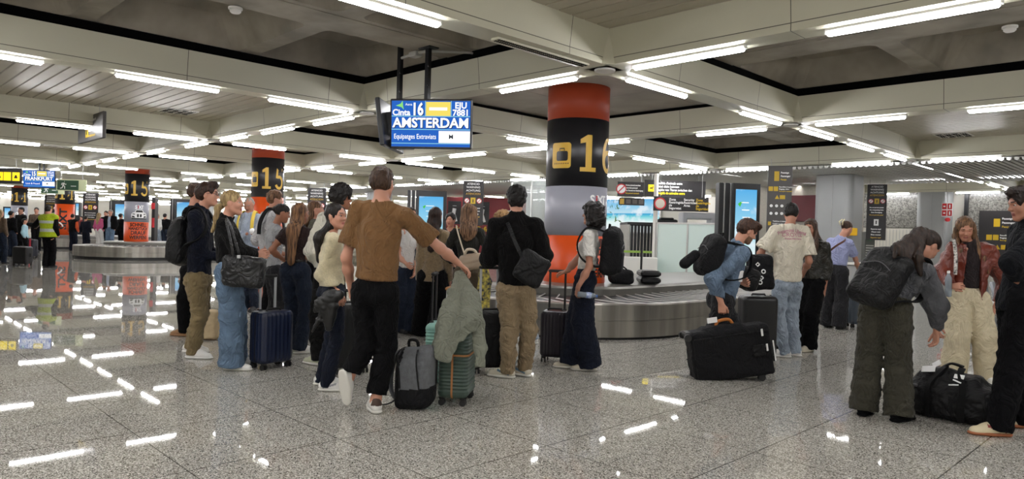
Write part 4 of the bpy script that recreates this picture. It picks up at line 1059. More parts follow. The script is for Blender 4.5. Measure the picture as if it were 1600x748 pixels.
_CO = [(0, 0, 0), (1, 0, 0), (0, 1, 0), (1, 1, 0), (0, 0, 1), (1, 0, 1), (0, 1, 1), (1, 1, 1)]
_ED = [(0, 1), (2, 3), (4, 5), (6, 7), (0, 2), (1, 3), (4, 6), (5, 7), (0, 4), (1, 5), (2, 6), (3, 7)]
def nets(f, h, lo=None, hi=None, pad=.03):
    lo = np.array(f.lo if lo is None else lo) - pad; hi = np.array(f.hi if hi is None else hi) + pad
    n = np.maximum(np.ceil((hi - lo) / h).astype(int) + 1, 4); ax = [lo[k] + h * np.arange(n[k]) for k in range(3)]
    Gd = np.empty(tuple(n) + (3,)); Gd[..., 0] = ax[0][:, None, None]; Gd[..., 1] = ax[1][None, :, None]; Gd[..., 2] = ax[2][None, None, :]
    Vv = f(Gd.reshape(-1, 3)).reshape(n)
    for a in range(3):
        sl = [slice(None)] * 3
        for e in (0, -1): sl[a] = e; Vv[tuple(sl)] = np.maximum(Vv[tuple(sl)], 1e-4)
    S = Vv < 0; c = [S[d[0]:n[0] - 1 + d[0], d[1]:n[1] - 1 + d[1], d[2]:n[2] - 1 + d[2]] for d in _CO]
    cnt = sum(x.astype(np.int8) for x in c); act = (cnt > 0) & (cnt < 8); I = np.argwhere(act); m = len(I)
    if m == 0: return np.zeros((0, 3)), np.zeros((0, 4), int)
    idx = -np.ones(act.shape, int); idx[act] = np.arange(m)
    vals = np.stack([Vv[I[:, 0] + d[0], I[:, 1] + d[1], I[:, 2] + d[2]] for d in _CO], 1); acc = np.zeros((m, 3)); num = np.zeros(m); C = np.array(_CO, float)
    for a, b in _ED:
        va, vb = vals[:, a], vals[:, b]; k = (va < 0) != (vb < 0); t = np.where(k, va / np.where(k, va - vb, 1), 0)
        acc += np.where(k[:, None], C[a] + t[:, None] * (C[b] - C[a]), 0); num += k
    V = lo + h * (I + acc / num[:, None]); F = []
    for a in range(3):
        b, cc = (a + 1) % 3, (a + 2) % 3
        s0 = [slice(None)] * 3; s1 = [slice(None)] * 3; s0[a] = slice(0, n[a] - 1); s1[a] = slice(1, n[a])
        E0, E1 = S[tuple(s0)], S[tuple(s1)]; K = np.argwhere(E0 != E1); K = K[(K[:, b] > 0) & (K[:, cc] > 0) & (K[:, b] < n[b] - 1) & (K[:, cc] < n[cc] - 1)]
        if not len(K): continue
        def at(db, dc): q = K.copy(); q[:, b] -= db; q[:, cc] -= dc; return idx[q[:, 0], q[:, 1], q[:, 2]]
        Q = np.stack([at(1, 1), at(0, 1), at(0, 0), at(1, 0)], 1); fl_ = ~E0[K[:, 0], K[:, 1], K[:, 2]]; Q[fl_] = Q[fl_][:, ::-1]; F.append(Q)
    return V, np.concatenate(F)
def merge(parts):
    Vs, Fs, Ms = [], [], []; n = 0
    for V, F, m in parts: Vs.append(V); Fs.append(F + n); Ms.append(np.asarray(m) if hasattr(m, '__len__') else np.full(len(F), m)); n += len(V)
    return np.concatenate(Vs), np.concatenate(Fs), np.concatenate(Ms)
def soft(name, f, h, m, parent, cls=None, lo=None, hi=None):
    V, F = nets(f, h, lo, hi); mi = None
    if cls is not None: mi = cls(V[F].mean(1))
    return mesh_obj(name, V, F, m, parent, mi, True)

# ---------------------------------------------------------------- cloth and hair materials
def denim(key, c): return mat(key, c, .85, vary=.2, vscale=9, bump=.5, bscale=160, fold=.9, spec=.25)
def cloth(key, c='808080', v=.08, b=.35, sc=120, rough=.85, sheen=.05, spec=.3): return mat(key, c, rough, vary=v, vscale=14, bump=b, bscale=sc, sheen=sheen, fold=.8, spec=spec)
def hairmat(key, c, c2): return mat(key, c, .5, spec=.3, col2=c2, vscale=1.0, stretch=(70, 70, 7), bump=.6, bscale=1.0)
SK = {'fair': ('c28c74', '9c564b'), 'tan': ('96634a', '764038'), 'warm': ('ab7760', '84493f')}
M_eyew = mat('eye_white', 'b9b2aa', .3); M_iris = mat('eye_iris', '2c1d14', .25)

def frame(fwd, pitch=0.0, roll=0.0, up0=(0, 0, 1)):
    """axes right, forward, up; pitch > 0 looks down"""
    f = nrm(fwd); r = nrm(np.cross(f, up0)); u = np.cross(r, f); p = math.radians(pitch)
    f2 = f * math.cos(p) - u * math.sin(p); u2 = u * math.cos(p) + f * math.sin(p); q = math.radians(roll)
    r2 = r * math.cos(q) + u2 * math.sin(q); u3 = u2 * math.cos(q) - r * math.sin(q); return r2, f2, u3

def hand_shape(W, D, N, Tm, s=1.0, curl=(20, 28, 18), spread=1.0, thumb=.6, curls=None):
    """W wrist, D towards the fingers, N out of the palm, Tm thumb side"""
    sh = Sh(.008 * s); D = nrm(D); N = nrm(N - D * (N @ D)); Tm = nrm(Tm - D * (Tm @ D) - N * (Tm @ N)); lat = [.030, .010, -.011, -.030]; ln = [.072, .080, .074, .058]
    sh.cone(W - D * .03 * s, W + D * .01 * s, .025 * s, .024 * s, N, .72, .012 * s)
    for q in range(4):
        K = W + D * (.090 - .004 * abs(q - 1)) * s + Tm * lat[q] * s
        sh.cone(W + D * .012 * s + Tm * lat[q] * .55 * s, K, .0165 * s, .0115 * s, N, .9, .012 * s)
        d = nrm(D + Tm * lat[q] * 3.2 * spread); p = K; ang = 0; c3 = curls[q] if curls else curl; r = .0092 * s
        for g, (fr, c) in enumerate(zip((.45, .32, .23), c3)):
            ang += math.radians(c); dr = d * math.cos(ang) + N * math.sin(ang); p2 = p + dr * ln[q] * fr * s; sh.cone(p, p2, r, r * .93, k=.004 * s); p = p2; r *= .93
    t0 = W + D * .022 * s + Tm * .020 * s + N * .004 * s; t1 = t0 + nrm(D * .72 + Tm * thumb + N * .18) * .042 * s; t2 = t1 + nrm(D * .9 + Tm * thumb * .45 + N * .35) * .032 * s; t3 = t2 + nrm(D * .95 + Tm * thumb * .1 + N * .5) * .024 * s
    sh.chain([t0, t1, t2, t3], [.0165 * s, .0125 * s, .0105 * s, .009 * s], k=.006 * s)
    return sh
def ik(a, c, l1, l2, hint):
    v = c - a; d = np.linalg.norm(v); d = min(d, (l1 + l2) * .999); v = nrm(v); x = (l1 * l1 - l2 * l2 + d * d) / (2 * d); h = math.sqrt(max(0, l1 * l1 - x * x))
    q = hint - v * (hint @ v); return a + v * x + nrm(q) * h

def person(S):
    """builds one figure from joints given in photo pixels plus depth offsets; returns its root and joints"""
    d0 = S['d']; sc = S.get('s', 1.0); fem = S.get('fem', False); phi = S['face']; near = d0 < 9.9; res = S.get('res', .0105 if d0 < 6.2 else .0125 if near else .018)
    base = UG(S['x'], d0); base[2] = 0
    J = {}
    def W(q): return U(q[0], q[1], d0 + (q[2] if len(q) > 2 else 0)) - base
    Fd, Rd = DIR(phi), DIR(phi + 90); pel, neck, head = W(S['pel']), W(S['neck']), W(S['head']); UPv = V3(0, 0, 1)
    tf, hf = DIR(S.get('tface', phi)), S.get('hface', phi); tr = np.cross(tf, UPv); spine = nrm(neck - pel)
    trr = nrm(tr - spine * (tr @ spine)); tff = np.cross(spine, trr) * 1.0
    if S.get('shroll'): q = math.radians(S['shroll']); trr = nrm(trr * math.cos(q) + spine * math.sin(q))
    g = (.88 if fem else 1.0) * sc * S.get('bulk', 1.0); sw = S.get('sw', (.150 if fem else .178) * sc); hw = .088 * sc
    drop = .045 * sc
    sR = neck + trr * sw - spine * drop; sL = neck - trr * sw - spine * drop
    hipr = nrm(DIR(S.get('pface', phi) + 90)); hR, hL = pel + hipr * hw, pel - hipr * hw; pf = DIR(S.get('pface', phi))
    # arms
    arms = {}
    for side, s0 in (('R', sR), ('L', sL)):
        a = S.get('arm' + side, 'down'); l1, l2 = .29 * sc, .255 * sc; out = trr if side == 'R' else -trr
        if isinstance(a, str): h = s0 - UPv * .52 * sc + out * .05 + tff * (.06 if a == 'down' else .28); e = ik(s0, h, l1, l2, -tff + out * .3)
        else:
            h = W(a['h']); e = W(a['e']) if 'e' in a else ik(s0, h, l1, l2, (-tff * .8 + out * .6 - UPv * .3) if 'hint' not in a else np.array(a['hint'][0] * RT + a['hint'][1] * FW + a['hint'][2] * UPv))
        arms[side] = (s0, e, h)
    legs = {}
    for side, h0 in (('R', hR), ('L', hL)):
        l = S['leg' + side]; off = l[1] if len(l) > 1 else 0.0
        o = l[2] if len(l) > 2 else {}; z = .085 * sc + o.get('z', 0)
        an = UG(l[0], d0 + off, z) - base
        if 'ank' in o: an = W(o['ank'])
        dl = min(.43 * sc, np.linalg.norm(an - h0) * .5045); kn = W(o['kn']) if 'kn' in o else ik(h0, an, dl, dl, DIR(o.get('f', S.get('pface', phi))))
        legs[side] = (h0, kn, an, DIR(o.get('f', S.get('pface', phi))), o)
    root = empty('person', base, S['label'], 'person', S.get('group'))
    ex = [S[k] for k in ('pface',) if k in S]
    skin, lip = SK[S.get('skin', 'fair')]; Ms = mat('skin_' + S.get('skin', 'fair'), skin, .5, vary=.05, vscale=12, bump=.08, bscale=150); Ml = mat('lips_' + S.get('skin', 'fair'), lip, .45)
    hc = S.get('hair', {}); hk = hc.get('c', ('2a1d15', '17100c')); Mh = hairmat('hair_' + hk[0] + hk[1], *hk)
    # ---- body
    b = Sh(.035 * sc); wa = pel + (neck - pel) * .36; ch = pel + (neck - pel) * .70
    n_ = tff
    b.cone(hR * .5 + pel * .5, hL * .5 + pel * .5, .088 * g, .088 * g, pf, .8); b.cone(pel + spine * .02, wa, .108 * g, .108 * g, n_, .72); b.cone(wa, ch, .115 * g, .135 * g, n_, .7); b.cone(ch, neck - spine * .06, .135 * g, .09 * g, n_, .62)
    b.cone(sR, sL, .045 * g, .045 * g); b.cone(neck + spine * .01, sR, .045 * g, .038 * g); b.cone(neck + spine * .01, sL, .045 * g, .038 * g)
    hr, hfv, hu = frame(DIR(hf), S.get('hpitch', 0), S.get('hroll', 0))
    hb = head - hu * .075 * sc - hfv * .022 * sc
    b.cone(neck - spine * .02, hb, .056 * g, .052 * g)
    for side in 'RL':
        s0, e, h = arms[side]; b.chain([s0, s0 * .5 + e * .5, e, e * .6 + h * .4, h], [.044 * g, .042 * g, .036 * g, .038 * g, .025 * g])
        h0, kn, an, fd, o = legs[side]; b.chain([h0, kn, kn * .7 + an * .3, an, an - UPv * .02], [.074 * g, .050 * g, .050 * g, .036 * g, .034 * g])
    parts = []
    bl = b; V, F = nets(bl, res); parts.append((V, F, 0))
    # ---- head
    a3 = (hr, hfv, hu); k = sc * S.get('hs', .97); L = lambda x, y, z: head + hr * x * k + hfv * y * k + hu * z * k
    hd = Sh(.012 * k); hd.ell(L(0, -.012, .03), a3, V3(.074, .094, .088) * k, .02).ell(L(0, .020, -.025), a3, V3(.058, .071, .088) * k, .03 * k)
    for q in (-1, 1):
        hd.cone(L(.044 * q, .002, -.055), L(.012 * q, .066, -.096), .022 * k, .017 * k, k=.03 * k)
        hd.ell(L(.034 * q, .060, -.028), a3, V3(.024, .022, .024) * k, .02 * k)
        hd.ell(L(.074 * q, -.006, -.008), a3, V3(.010, .019, .032) * k, .008 * k)
        hd.cone(L(.012 * q, .084, .024), L(.042 * q, .074, .022), .010 * k, .009 * k, k=.015 * k)
        hd.ell(L(.010 * q, .098, -.026), a3, V3(.009, .010, .008) * k, .006 * k)
    hd.cone(L(0, .082, .012), L(0, .104, -.022), .0075 * k, .0105 * k, k=.010 * k)
    hd.ell(L(0, .083, -.056), a3, V3(.024, .012, .0075) * k, .008 * k).ell(L(0, .081, -.068), a3, V3(.019, .012, .007) * k, .008 * k).ell(L(0, .072, -.092), a3, V3(.020, .016, .016) * k, .02 * k)
    for q in (-1, 1): hd.ell(L(.031 * q, .096, .006), a3, V3(.017, .016, .012) * k, .010 * k, sub=True)
    hd.cone(hb - hu * .005 + (hb - neck) * 0, neck + (hb - neck) * .2, .053 * g, .057 * g, k=.02)
    hres = (.0048 if d0 < 8 else .007) if near else .012
    V, F = nets(hd, hres); Cn = V[F].mean(1); q = (Cn - head) @ np.array(a3).T / k; mi = np.zeros(len(F), int)
    mi[(np.abs(q[:, 0]) < .022) & (q[:, 1] > .078) & (q[:, 2] < -.050) & (q[:, 2] > -.073)] = 1
    mi[(np.abs(q[:, 0]) > .014) & (np.abs(q[:, 0]) < .048) & (q[:, 1] > .068) & (q[:, 2] > .026 - .0) & (q[:, 2] < .034)] = 2
    if S.get('beard'): mi[(q[:, 1] > .015) & (q[:, 2] < -.045) & ~((np.abs(q[:, 0]) < .022) & (q[:, 2] > -.073) & (q[:, 1] > .078)) & (q[:, 2] > -.125)] = 5
    parts.append((V, F, mi))
    if near:
        lid = S.get('lid', 0)
        for sgn in (-1, 1):
            e = Sh(.001); c = L(.031 * sgn, .0732, .006); e.ell(c, a3, V3(.0135, .0125, .0115) * k); Vv, Ff = nets(e, .0035)
            qq = ((Vv[Ff].mean(1) - c) @ np.array(a3).T) / k; ir = (qq[:, 0] ** 2 + (qq[:, 2] + .001) ** 2 < .0066 ** 2) & (qq[:, 1] > 0)
            m_ = np.where(ir, 4, 3); m_[(qq[:, 2] > .0038 - lid * .009) | (qq[:, 2] < -.0062)] = 0; parts.append((Vv, Ff, m_))
        for side in 'RL':
            s0, e, h = arms[side]; a = S.get('arm' + side, 'down'); a = a if isinstance(a, dict) else {}
            D = nrm(h - e); out = trr if side == 'R' else -trr
            if 'hd' in a: D = nrm(a['hd'][0] * RT + a['hd'][1] * FW + a['hd'][2] * UPv)
            N = -out * .8 + UPv * .0 if 'pn' not in a else (a['pn'][0] * RT + a['pn'][1] * FW + a['pn'][2] * UPv)
            Tm = tff if 'th' not in a else (a['th'][0] * RT + a['th'][1] * FW + a['th'][2] * UPv)
            hs = hand_shape(h - D * .0, D, np.array(N, float), np.array(Tm, float), .95 * sc * (.9 if fem else 1.0), a.get('curl', (22, 30, 20)), thumb=a.get('thumb', .6))
            hs.cone(e * .25 + h * .75, h, .029 * g, .0245 * g, k=.012); V, F = nets(hs, .0048 if d0 < 7.6 else .006); parts.append((V, F, 0))
    V, F, M = merge(parts)
    mesh_obj('body', V, F, [Ms, Ml, Mh, M_eyew, M_iris, mat('stubble_' + hk[0], S.get('beard') or '6b4a38', .7, vary=.2, vscale=60)], root, M, True)
    J.update(pel=pel, neck=neck, head=head, wa=wa, ch=ch, sR=sR, sL=sL, arms=arms, legs=legs, tff=tff, trr=trr, spine=spine, a3=a3, L=L, base=base, root=root, g=g, sc=sc, hfv=hfv, hu=hu, hr=hr, W=W, pf=pf)
    # ---- clothes
    for c in S.get('wear', []): wear(J, c, res)
    if S.get('pants'): pants(J, S['pants'], res)
    for side in 'RL': shoe(J, side, S.get('shoe', {}), near)
    if hc: hair(J, hc, Mh, near)
    if S.get('glasses'):
        mb = MB()
        for q in (-1, 1):
            mb.tube([L(q * .032 + .021 * math.cos(t), .103 - abs(q * .032 + .021 * math.cos(t)) * .12, .006 + .016 * math.sin(t)) for t in np.linspace(0, 6.283, 15)], .0022, 5); mb.tube([L(q * .054, .094, .012), L(q * .078, .04, .012), L(q * .079, -.005, .008)], .0022, 5)
        mb.tube([L(-.011, .106, .01), L(.011, .106, .01)], .002, 5); mb.build('glasses', mat('glasses_dark', '1b1614', .3), root)
    return root, J

def wear(J, c, res):
    """upper garment: c = name, m, off, sleeve ('short','long','none'), hem (below pelvis, m), flare, open, collar, folds"""
    g, sc = J['g'], J['sc']; pel, neck, wa, ch, sp, tff, trr = [J[k] for k in ('pel', 'neck', 'wa', 'ch', 'spine', 'tff', 'trr')]; off = c.get('off', .018); UPv = V3(0, 0, 1)
    f = Sh(.03 * sc); hem = c.get('hem', .02); hc = pel - sp * hem; fl = c.get('flare', 0.0); kf = .74
    f.cone(wa, hc - sp * .08, .118 * g + off, .13 * g + off + fl, tff, kf); f.cone(wa, ch, .118 * g + off * (1 - c.get('nip', 0)), .137 * g + off, tff, .72); f.cone(ch, neck - sp * .065, .137 * g + off, .088 * g + off * .6, tff, .66)
    f.cone(J['sR'] * .94 + J['neck'] * .06 - sp * .012, J['sL'] * .94 + J['neck'] * .06 - sp * .012, .046 * g + off * .5, .046 * g + off * .5)
    for q_ in ('sR', 'sL'): f.cone(neck + sp * .012, J[q_] + sp * .0, .050 * g + off * .3, .044 * g + off * .4, k=.03)
    f.cone(neck - sp * .04, neck + (J['head'] - neck) * .20, .07 * g + off * .25, .060 * g + off * .15, k=.03)
    if not c.get('nobust') and c.get('bust'):
        for s in (-1, 1): f.ell(ch - sp * .02 + tff * (.075 * g + off) + trr * s * .058, (trr, tff, sp), V3(.055, .05, .055), .04)
    f.plane(hc, -sp)
    sl = c.get('sleeve', 'long'); slw = c.get('slw', off)
    for side in 'RL':
        s0, e, h = J['arms'][side]
        if sl == 'none': continue
        if sl == 'short':
            t = c.get('slen', .62); m = s0 + (e - s0) * t; f.cone(s0, m, .046 * g + off * .6, .048 * g + slw * 1.1, k=.035, end=True)
        elif sl == 'long':
            t = c.get('slen', .96); m = e + (h - e) * t
            f.cone(s0, e, .047 * g + off * .65, .042 * g + slw); f.cone(e, m, .042 * g + slw, .031 * g + slw * c.get('cuff', .6), end=True, k=.02)
    op = c.get('open')
    if op:
        def cutf(P):
            q = P - pel; lat = q @ trr; fw = q @ tff; up = q @ sp; wd = op[0] + (op[1] - op[0]) * np.clip(up / max(np.linalg.norm(neck - pel), .1), 0, 1)
            return np.minimum(wd - np.abs(lat), fw - .02)
        f.raw_cut(cutf)
    vn = c.get('neckcut', .073 * g); nc = neck + (J['head'] - neck) * (.40 if not c.get('collar') else .55)
    f.ell(nc + tff * .012, (trr, tff, sp), V3(vn, vn * 1.05, .055 if c.get('collar') else .075), .014, sub=True)
    if c.get('collar'): f.cone(neck + sp * .0, neck + (J['head'] - neck) * .30, .064 * g + .012, .060 * g + .012, k=.02)
    fo = c.get('fold', 1.0)
    f.noise(.008 * fo, (17, 17, 11), c.get('seed', 1)); f.noise(.006 * fo, (34, 34, 20), c.get('seed', 1) + 9, 'r')
    o = soft(c['name'], f, res, c['m'], J['root'])
    if c.get('mid') is not None: pass
    return o

def pants(J, c, res):
    g, sc = J['g'], J['sc']; pel, wa, sp = J['pel'], J['wa'], J['spine']; f = Sh(.03); th, kn_, hm = c.get('r', (.098, .072, .062)); pf = J['pf']; up = V3(0, 0, 1)
    top = pel + sp * c.get('rise', .11); f.cone(pel + sp * .02, top + sp * .03, .128 * g, .119 * g, J['tff'], .78); w = c.get('wide', 1.0)
    hR, hL = J['legs']['R'][0], J['legs']['L'][0]; f.cone(hR * .6 + pel * .4 + up * .02, hL * .6 + pel * .4 + up * .02, .118 * g, .118 * g, pf, .9)
    for s_ in (hR, hL): f.ell(s_ * .8 + pel * .2 - pf * .045 - up * .01, (nrm(np.cross(pf, up)), pf, up), V3(.082, .082, .095) * g, .03)
    f.cone(pel - up * .02 * sc, pel - up * .05 * sc, .105 * g, .085 * g, pf, .9)
    f.plane(top, sp)
    for side in 'RL':
        h0, kn, an, fd, o = J['legs'][side]; end = an + nrm(kn - an) * c.get('cut', .0) - (nrm(kn - an) * .045 if c.get('cut', 0) == 0 else 0)
        kk = .012 if c.get('sep', True) else .03
        def leg(a, b, ra, rb, e=False):
            f.cone(a, b, ra, rb, k=.022, end=e)
        mid = kn * .5 + end * .5; leg(h0, kn, th * sc, kn_ * sc); leg(kn, mid, kn_ * sc, (kn_ + hm) / 2 * sc); leg(mid, end, (kn_ + hm) / 2 * sc, hm * sc, True)
    f.raw_cut(lambda P: -(P[:, 2] - .012))
    fo = c.get('fold', 1.0); f.noise(.0075 * fo, (14, 14, 20), c.get('seed', 3)); f.noise(.006 * fo, (26, 26, 40), c.get('seed', 3) + 4, 'r')
    o = soft('trousers' if not c.get('jeans') else 'jeans', f, res, c['m'], J['root'])
    if c.get('belt') is not None:
        bt = Sh(.02); bt.cone(top - sp * .035, top + sp * .0, .136 * g, .134 * g, J['tff'], .79, end=True, start=True); soft('belt', bt, .009, c['belt'], J['root'])
    return o
def shoe(J, side, c, near):
    h0, kn, an, fd, o = J['legs'][side]; sc = J['sc'] * c.get('k', 1.0); up = V3(0, 0, 1); f = nrm(fd - up * math.tan(math.radians(o.get('toe', 0)))); u = nrm(up - f * (up @ f)); r = np.cross(f, u)
    if 'soleup' in o: pass
    A = an - u * (.075 * sc if not o.get('drop') else .075); A = A - (A[2] - .0 if (o.get('toe', 0) == 0 and o.get('z', 0) == 0) else 0) * up * (1 if (o.get('toe', 0) == 0 and o.get('z', 0) == 0) else 0)
    L = lambda x, y, z: A + r * x * sc + f * y * sc + u * z * sc
    q = Sh(.02); q.cone(L(0, -.035, .045), L(0, .06, .042), .040 * sc, .043 * sc); q.cone(L(0, .06, .035), L(0, .155, .022), .043 * sc, .036 * sc); q.cone(L(0, -.02, .06), L(0, -.005, .098), .038 * sc, .038 * sc, end=True)
    q.cone(L(0, .02, .07), L(0, .10, .05), .03 * sc, .028 * sc)
    q.plane(L(0, 0, .016), -u); res = .006 if near else .014
    V1, F1 = nets(q, res)
    s = Sh(.02); s.cone(L(0, -.038, .014), L(0, .06, .014), .043 * sc, .048 * sc, u, .42); s.cone(L(0, .06, .014), L(0, .16, .013), .048 * sc, .041 * sc, u, .42); s.plane(L(0, 0, .001), -u); s.plane(L(0, 0, .028), u); V2, F2 = nets(s, res)
    Cn = (V1[F1].mean(1) - A) @ np.array([r, f, u]).T / sc; m1 = np.zeros(len(F1), int)
    if c.get('tab'): m1[(Cn[:, 1] < -.03) & (Cn[:, 2] > .06)] = 2
    if c.get('stripe'): m1[(np.abs(Cn[:, 0]) > .02) & (np.abs(Cn[:, 2] - (.035 + (Cn[:, 1] + .03) * .30)) < .009) & (Cn[:, 1] > -.03) & (Cn[:, 1] < .09)] = 2
    V, F, M = merge([(V1, F1, m1), (V2, F2, 1)])
    ob = mesh_obj('shoe', V, F, [c.get('m') or mat('shoe_dark', '1c1b1c', .6), c.get('sole') or c.get('m') or mat('shoe_dark', '1c1b1c', .6), c.get('m2') or mat('shoe_dark', '1c1b1c', .6)], J['root'], M, True)
    if near and c.get('laces'):
        mb = MB()
        for k in range(4): mb.tube([L(-.022, .03 + k * .022, .088 - k * .011), L(0, .034 + k * .022, .097 - k * .0115), L(.022, .03 + k * .022, .088 - k * .011)], .0035, 5)
        mb.build('laces', c['laces'], ob)
def hair(J, c, Mh, near):
    L, a3, sc = J['L'], J['a3'], J['sc']; st = c['st']; vol = c.get('vol', .0); k = sc * .97; f = Sh(.02)
    f.ell(L(0, -.016, .036), a3, (V3(.083, .104, .093) + vol) * k, .02)
    if st == 'bob':
        f = Sh(.02); f.ell(L(0, -.012, .045), a3, V3(.100, .112, .092) * k, .02); f.ell(L(0, -.035, -.045), a3, V3(.125, .105, .105) * k, .04); f.ell(L(0, -.04, -.10), a3, V3(.10, .085, .06) * k, .04)
        f.ell(L(0, .120, -.055), a3, V3(.062, .080, .115) * k, .012, sub=True); f.noise(.016, 48, 3); f.noise(.008, 110, 5); soft('hair', f, .0062, Mh, J['root']); return
    if st in ('short', 'curly', 'quiff'):
        f.ell(L(0, -.045, .01), a3, (V3(.078, .072, .085) + vol) * k, .03); f.plane(L(0, -.06, c.get('nape', -.062)), -(J['hu'] + J['hfv'] * .35))
        if st == 'quiff': f.ell(L(0, .055, .105), a3, V3(.062, .05, .036) * k, .03)
        if st == 'curly': f.ell(L(0, .0, .07), a3, (V3(.085, .095, .075) + vol) * k, .03)
        for s in (-1, 1): f.ell(L(.078 * s, .018, -.022), a3, V3(.030, .034, .045) * k, .01, sub=True)
        f.ell(L(0, .115, -.045 + c.get('fl', 0)), a3, V3(.072, .080, .112) * k, .012, sub=True)
        if st == 'curly': f.noise(.012, 75, 3); f.noise(.006, 150, 5)
        else: f.noise(.006, (60, 60, 45), 3); f.noise(.004, 120, 7, 'r')
    else:
        if st in ('tied', 'bun', 'pony'):
            f.plane(L(0, -.06, -.055), -(J['hu'] + J['hfv'] * .5))
            for s in (-1, 1): f.ell(L(.080 * s, .012, -.022), a3, V3(.026, .03, .04) * k, .01, sub=True)
        f.ell(L(0, .118, -.048), a3, V3(.068, .083, .128) * k, .012, sub=True)
    if st in ('short', 'curly', 'quiff'):
        soft('hair', f, .0062 if near else .014, Mh, J['root'])
        return
    UPv = V3(0, 0, 1); dn = -UPv
    bk = nrm(-J['tff']); w = c.get('w', .085) * sc; ln = c.get('len', .35) * sc
    f2 = f
    if st in ('pony', 'tied'):
        Vc, Fc = nets(f, .0066 if near else .015); f2 = Sh(.02)
    if st == 'long':
        p0 = L(0, -.05, .02); p1 = L(0, -.055, -.08); p2 = J['neck'] + bk * .105 * sc + UPv * -.02; p3 = J['neck'] + bk * c.get('out', .125) * sc + dn * ln
        if 'pts' in c: pp = [J['W'](q) for q in c['pts']]
        else: pp = [p0, p1, p2, p3]
        rs = [w * .98, w, w * 1.02, w * .62] if len(pp) == 4 else [w] * (len(pp) - 1) + [w * .6]
        ax = nrm(np.cross(J['trr'], UPv)) if c.get('flatn') is None else DIR(c['flatn'])
        f2.chain(pp, rs, ax, c.get('kf', .50), k=.035)
        for s, q in c.get('front', {}).items():
            s = -1 if s == 'L' else 1; a = L(.066 * s, .01, .045); b_ = L(.085 * s, .025, -.08); e_ = J['neck'] + J['trr'] * s * q.get('x', .095) + J['tff'] * q.get('y', .085) + dn * q.get('l', .16)
            f2.chain([a, b_, b_ * .4 + e_ * .6 + J['tff'] * .01, e_], [.030, .030, .030, .014], k=.02)
    elif st in ('pony', 'tied'):
        p = [L(0, -.095, c.get('ph', .02)), L(0, -.14, c.get('ph', .02) - .02)]
        p += [J['W'](q) for q in c['pts']] if 'pts' in c else [p[-1] + bk * .02 + dn * ln * .5, p[-1] + dn * ln]
        f2.chain(p, [.026] + [c.get('pr', .034)] * (len(p) - 2) + [.014], k=.02)
        for t_ in c.get('tails', []): q_ = [p[0]] + [J['W'](q) for q in t_]; f2.chain(q_, [.03] + [c.get('pr', .034)] * (len(q_) - 2) + [.016], k=.02)
    elif st == 'bun':
        f2.ell(L(0, -.105, c.get('ph', .05)), a3, V3(.045, .04, .045) * k, .012)
    f2.noise(c.get('wave', .004), (26, 26, 9), 2); f2.noise(.0045, (110, 110, 12), 6, 'r')
    if st in ('pony', 'tied'):
        Vt, Ft = nets(f2, .0066 if near else .015); V, F, M_ = merge([(Vc, Fc, 0), (Vt, Ft, 0)]); mesh_obj('hair', V, F, Mh, J['root'], None, True)
    else: soft('hair', f2, .0066 if near else .015, Mh, J['root'], hi=f2.hi + .02, lo=f2.lo - .02)
    if c.get('clip'):
        mb = MB(); cc = L(0, -.13, c.get('ph', .05) + .01)
        for s in (-1, 1): mb.tube([cc + J['hr'] * s * .02 - J['hu'] * .05, cc + J['hr'] * s * .035 - J['hfv'] * .03, cc + J['hr'] * s * .02 + J['hu'] * .05], .010, 6)
        mb.build('hair_clip', c['clip'], J['root'], True)
# ---------------------------------------------------------------- people
C_black = cloth('cloth_black', '08080a', .3, sheen=0, spec=.15); C_black2 = cloth('cloth_soft_black', '0e0d0d', .3, sheen=.01, spec=.2); C_navy = cloth('cloth_navy', '0a0e1c', .2, sheen=.02, spec=.2)
C_white = cloth('cloth_white', 'dcdad6', .04); C_sole = mat('sole_white', 'dedbd2', .6); S_white = mat('shoe_white', 'e3e1dc', .5, bump=.2, bscale=60)
S_off = mat('shoe_offwhite', 'cfc8b6', .6, bump=.2, bscale=60); S_brown = mat('shoe_brown', '8a6543', .6); M_lace = mat('lace_white', 'efede8', .7)
J_light = denim('denim_light', '97a3b0'); J_mid = denim('denim_blue', '60758c'); J_dark = denim('denim_dark', '1c2433'); J_darker = denim('denim_navy', '101625')
C_khaki = cloth('cloth_khaki', '86745a', .08); C_khaki2 = cloth('cloth_dark_khaki', '786849', .1)
H_dark = ('1f1713', '0f0b09'); H_brown = ('4b3324', '2a1b13'); H_blond = ('b39a6c', '6b5538'); H_lbrown = ('7d5b40', '3c281b'); H_grey = ('9a948c', '6b655f')
P = {}
def mk(key, **k): P[key] = person(k)[1]; return P[key]

mk('brown_man', label='man from behind in brown t-shirt and black trousers, one foot on its toe', d=5.31, x=583, face=12, head=(598, 286), neck=(597, 322, -.03), pel=(586, 458), sw=.182, s=1.03, hface=15, shroll=-3,
   armR=dict(e=(688, 388, .12), h=(716, 411, .32), hd=(.75, .1, -.5), pn=(-.3, 0, -1), th=(.2, 1, .2), curl=(18, 35, 30)), armL=dict(e=(541, 402, .05), h=(548, 448, .2)),
   legR=(587, .0, dict(kn=(604, 540, .05), f=338)), legL=(551, -.02, dict(kn=(571, 538, .04), ank=(545, 588, .02), toe=76, f=25, drop=1)),
   hair=dict(st='short', c=('4a3527', '241810'), vol=.003, nape=-.055), wear=[dict(name='t_shirt', m=cloth('tee_brown', '745433', .08, .4, 90), off=.030, sleeve='short', slw=.036, slen=.74, hem=-.105, flare=.012, seed=11, fold=1.2)],
   pants=dict(m=C_black, r=(.100, .080, .075), cut=.045, belt=mat('belt_brown', '5c3a22', .5), rise=.135), shoe=dict(m=S_white, sole=C_sole, m2=mat('heel_tab_brown', '3d2a20', .7), tab=1, laces=M_lace))
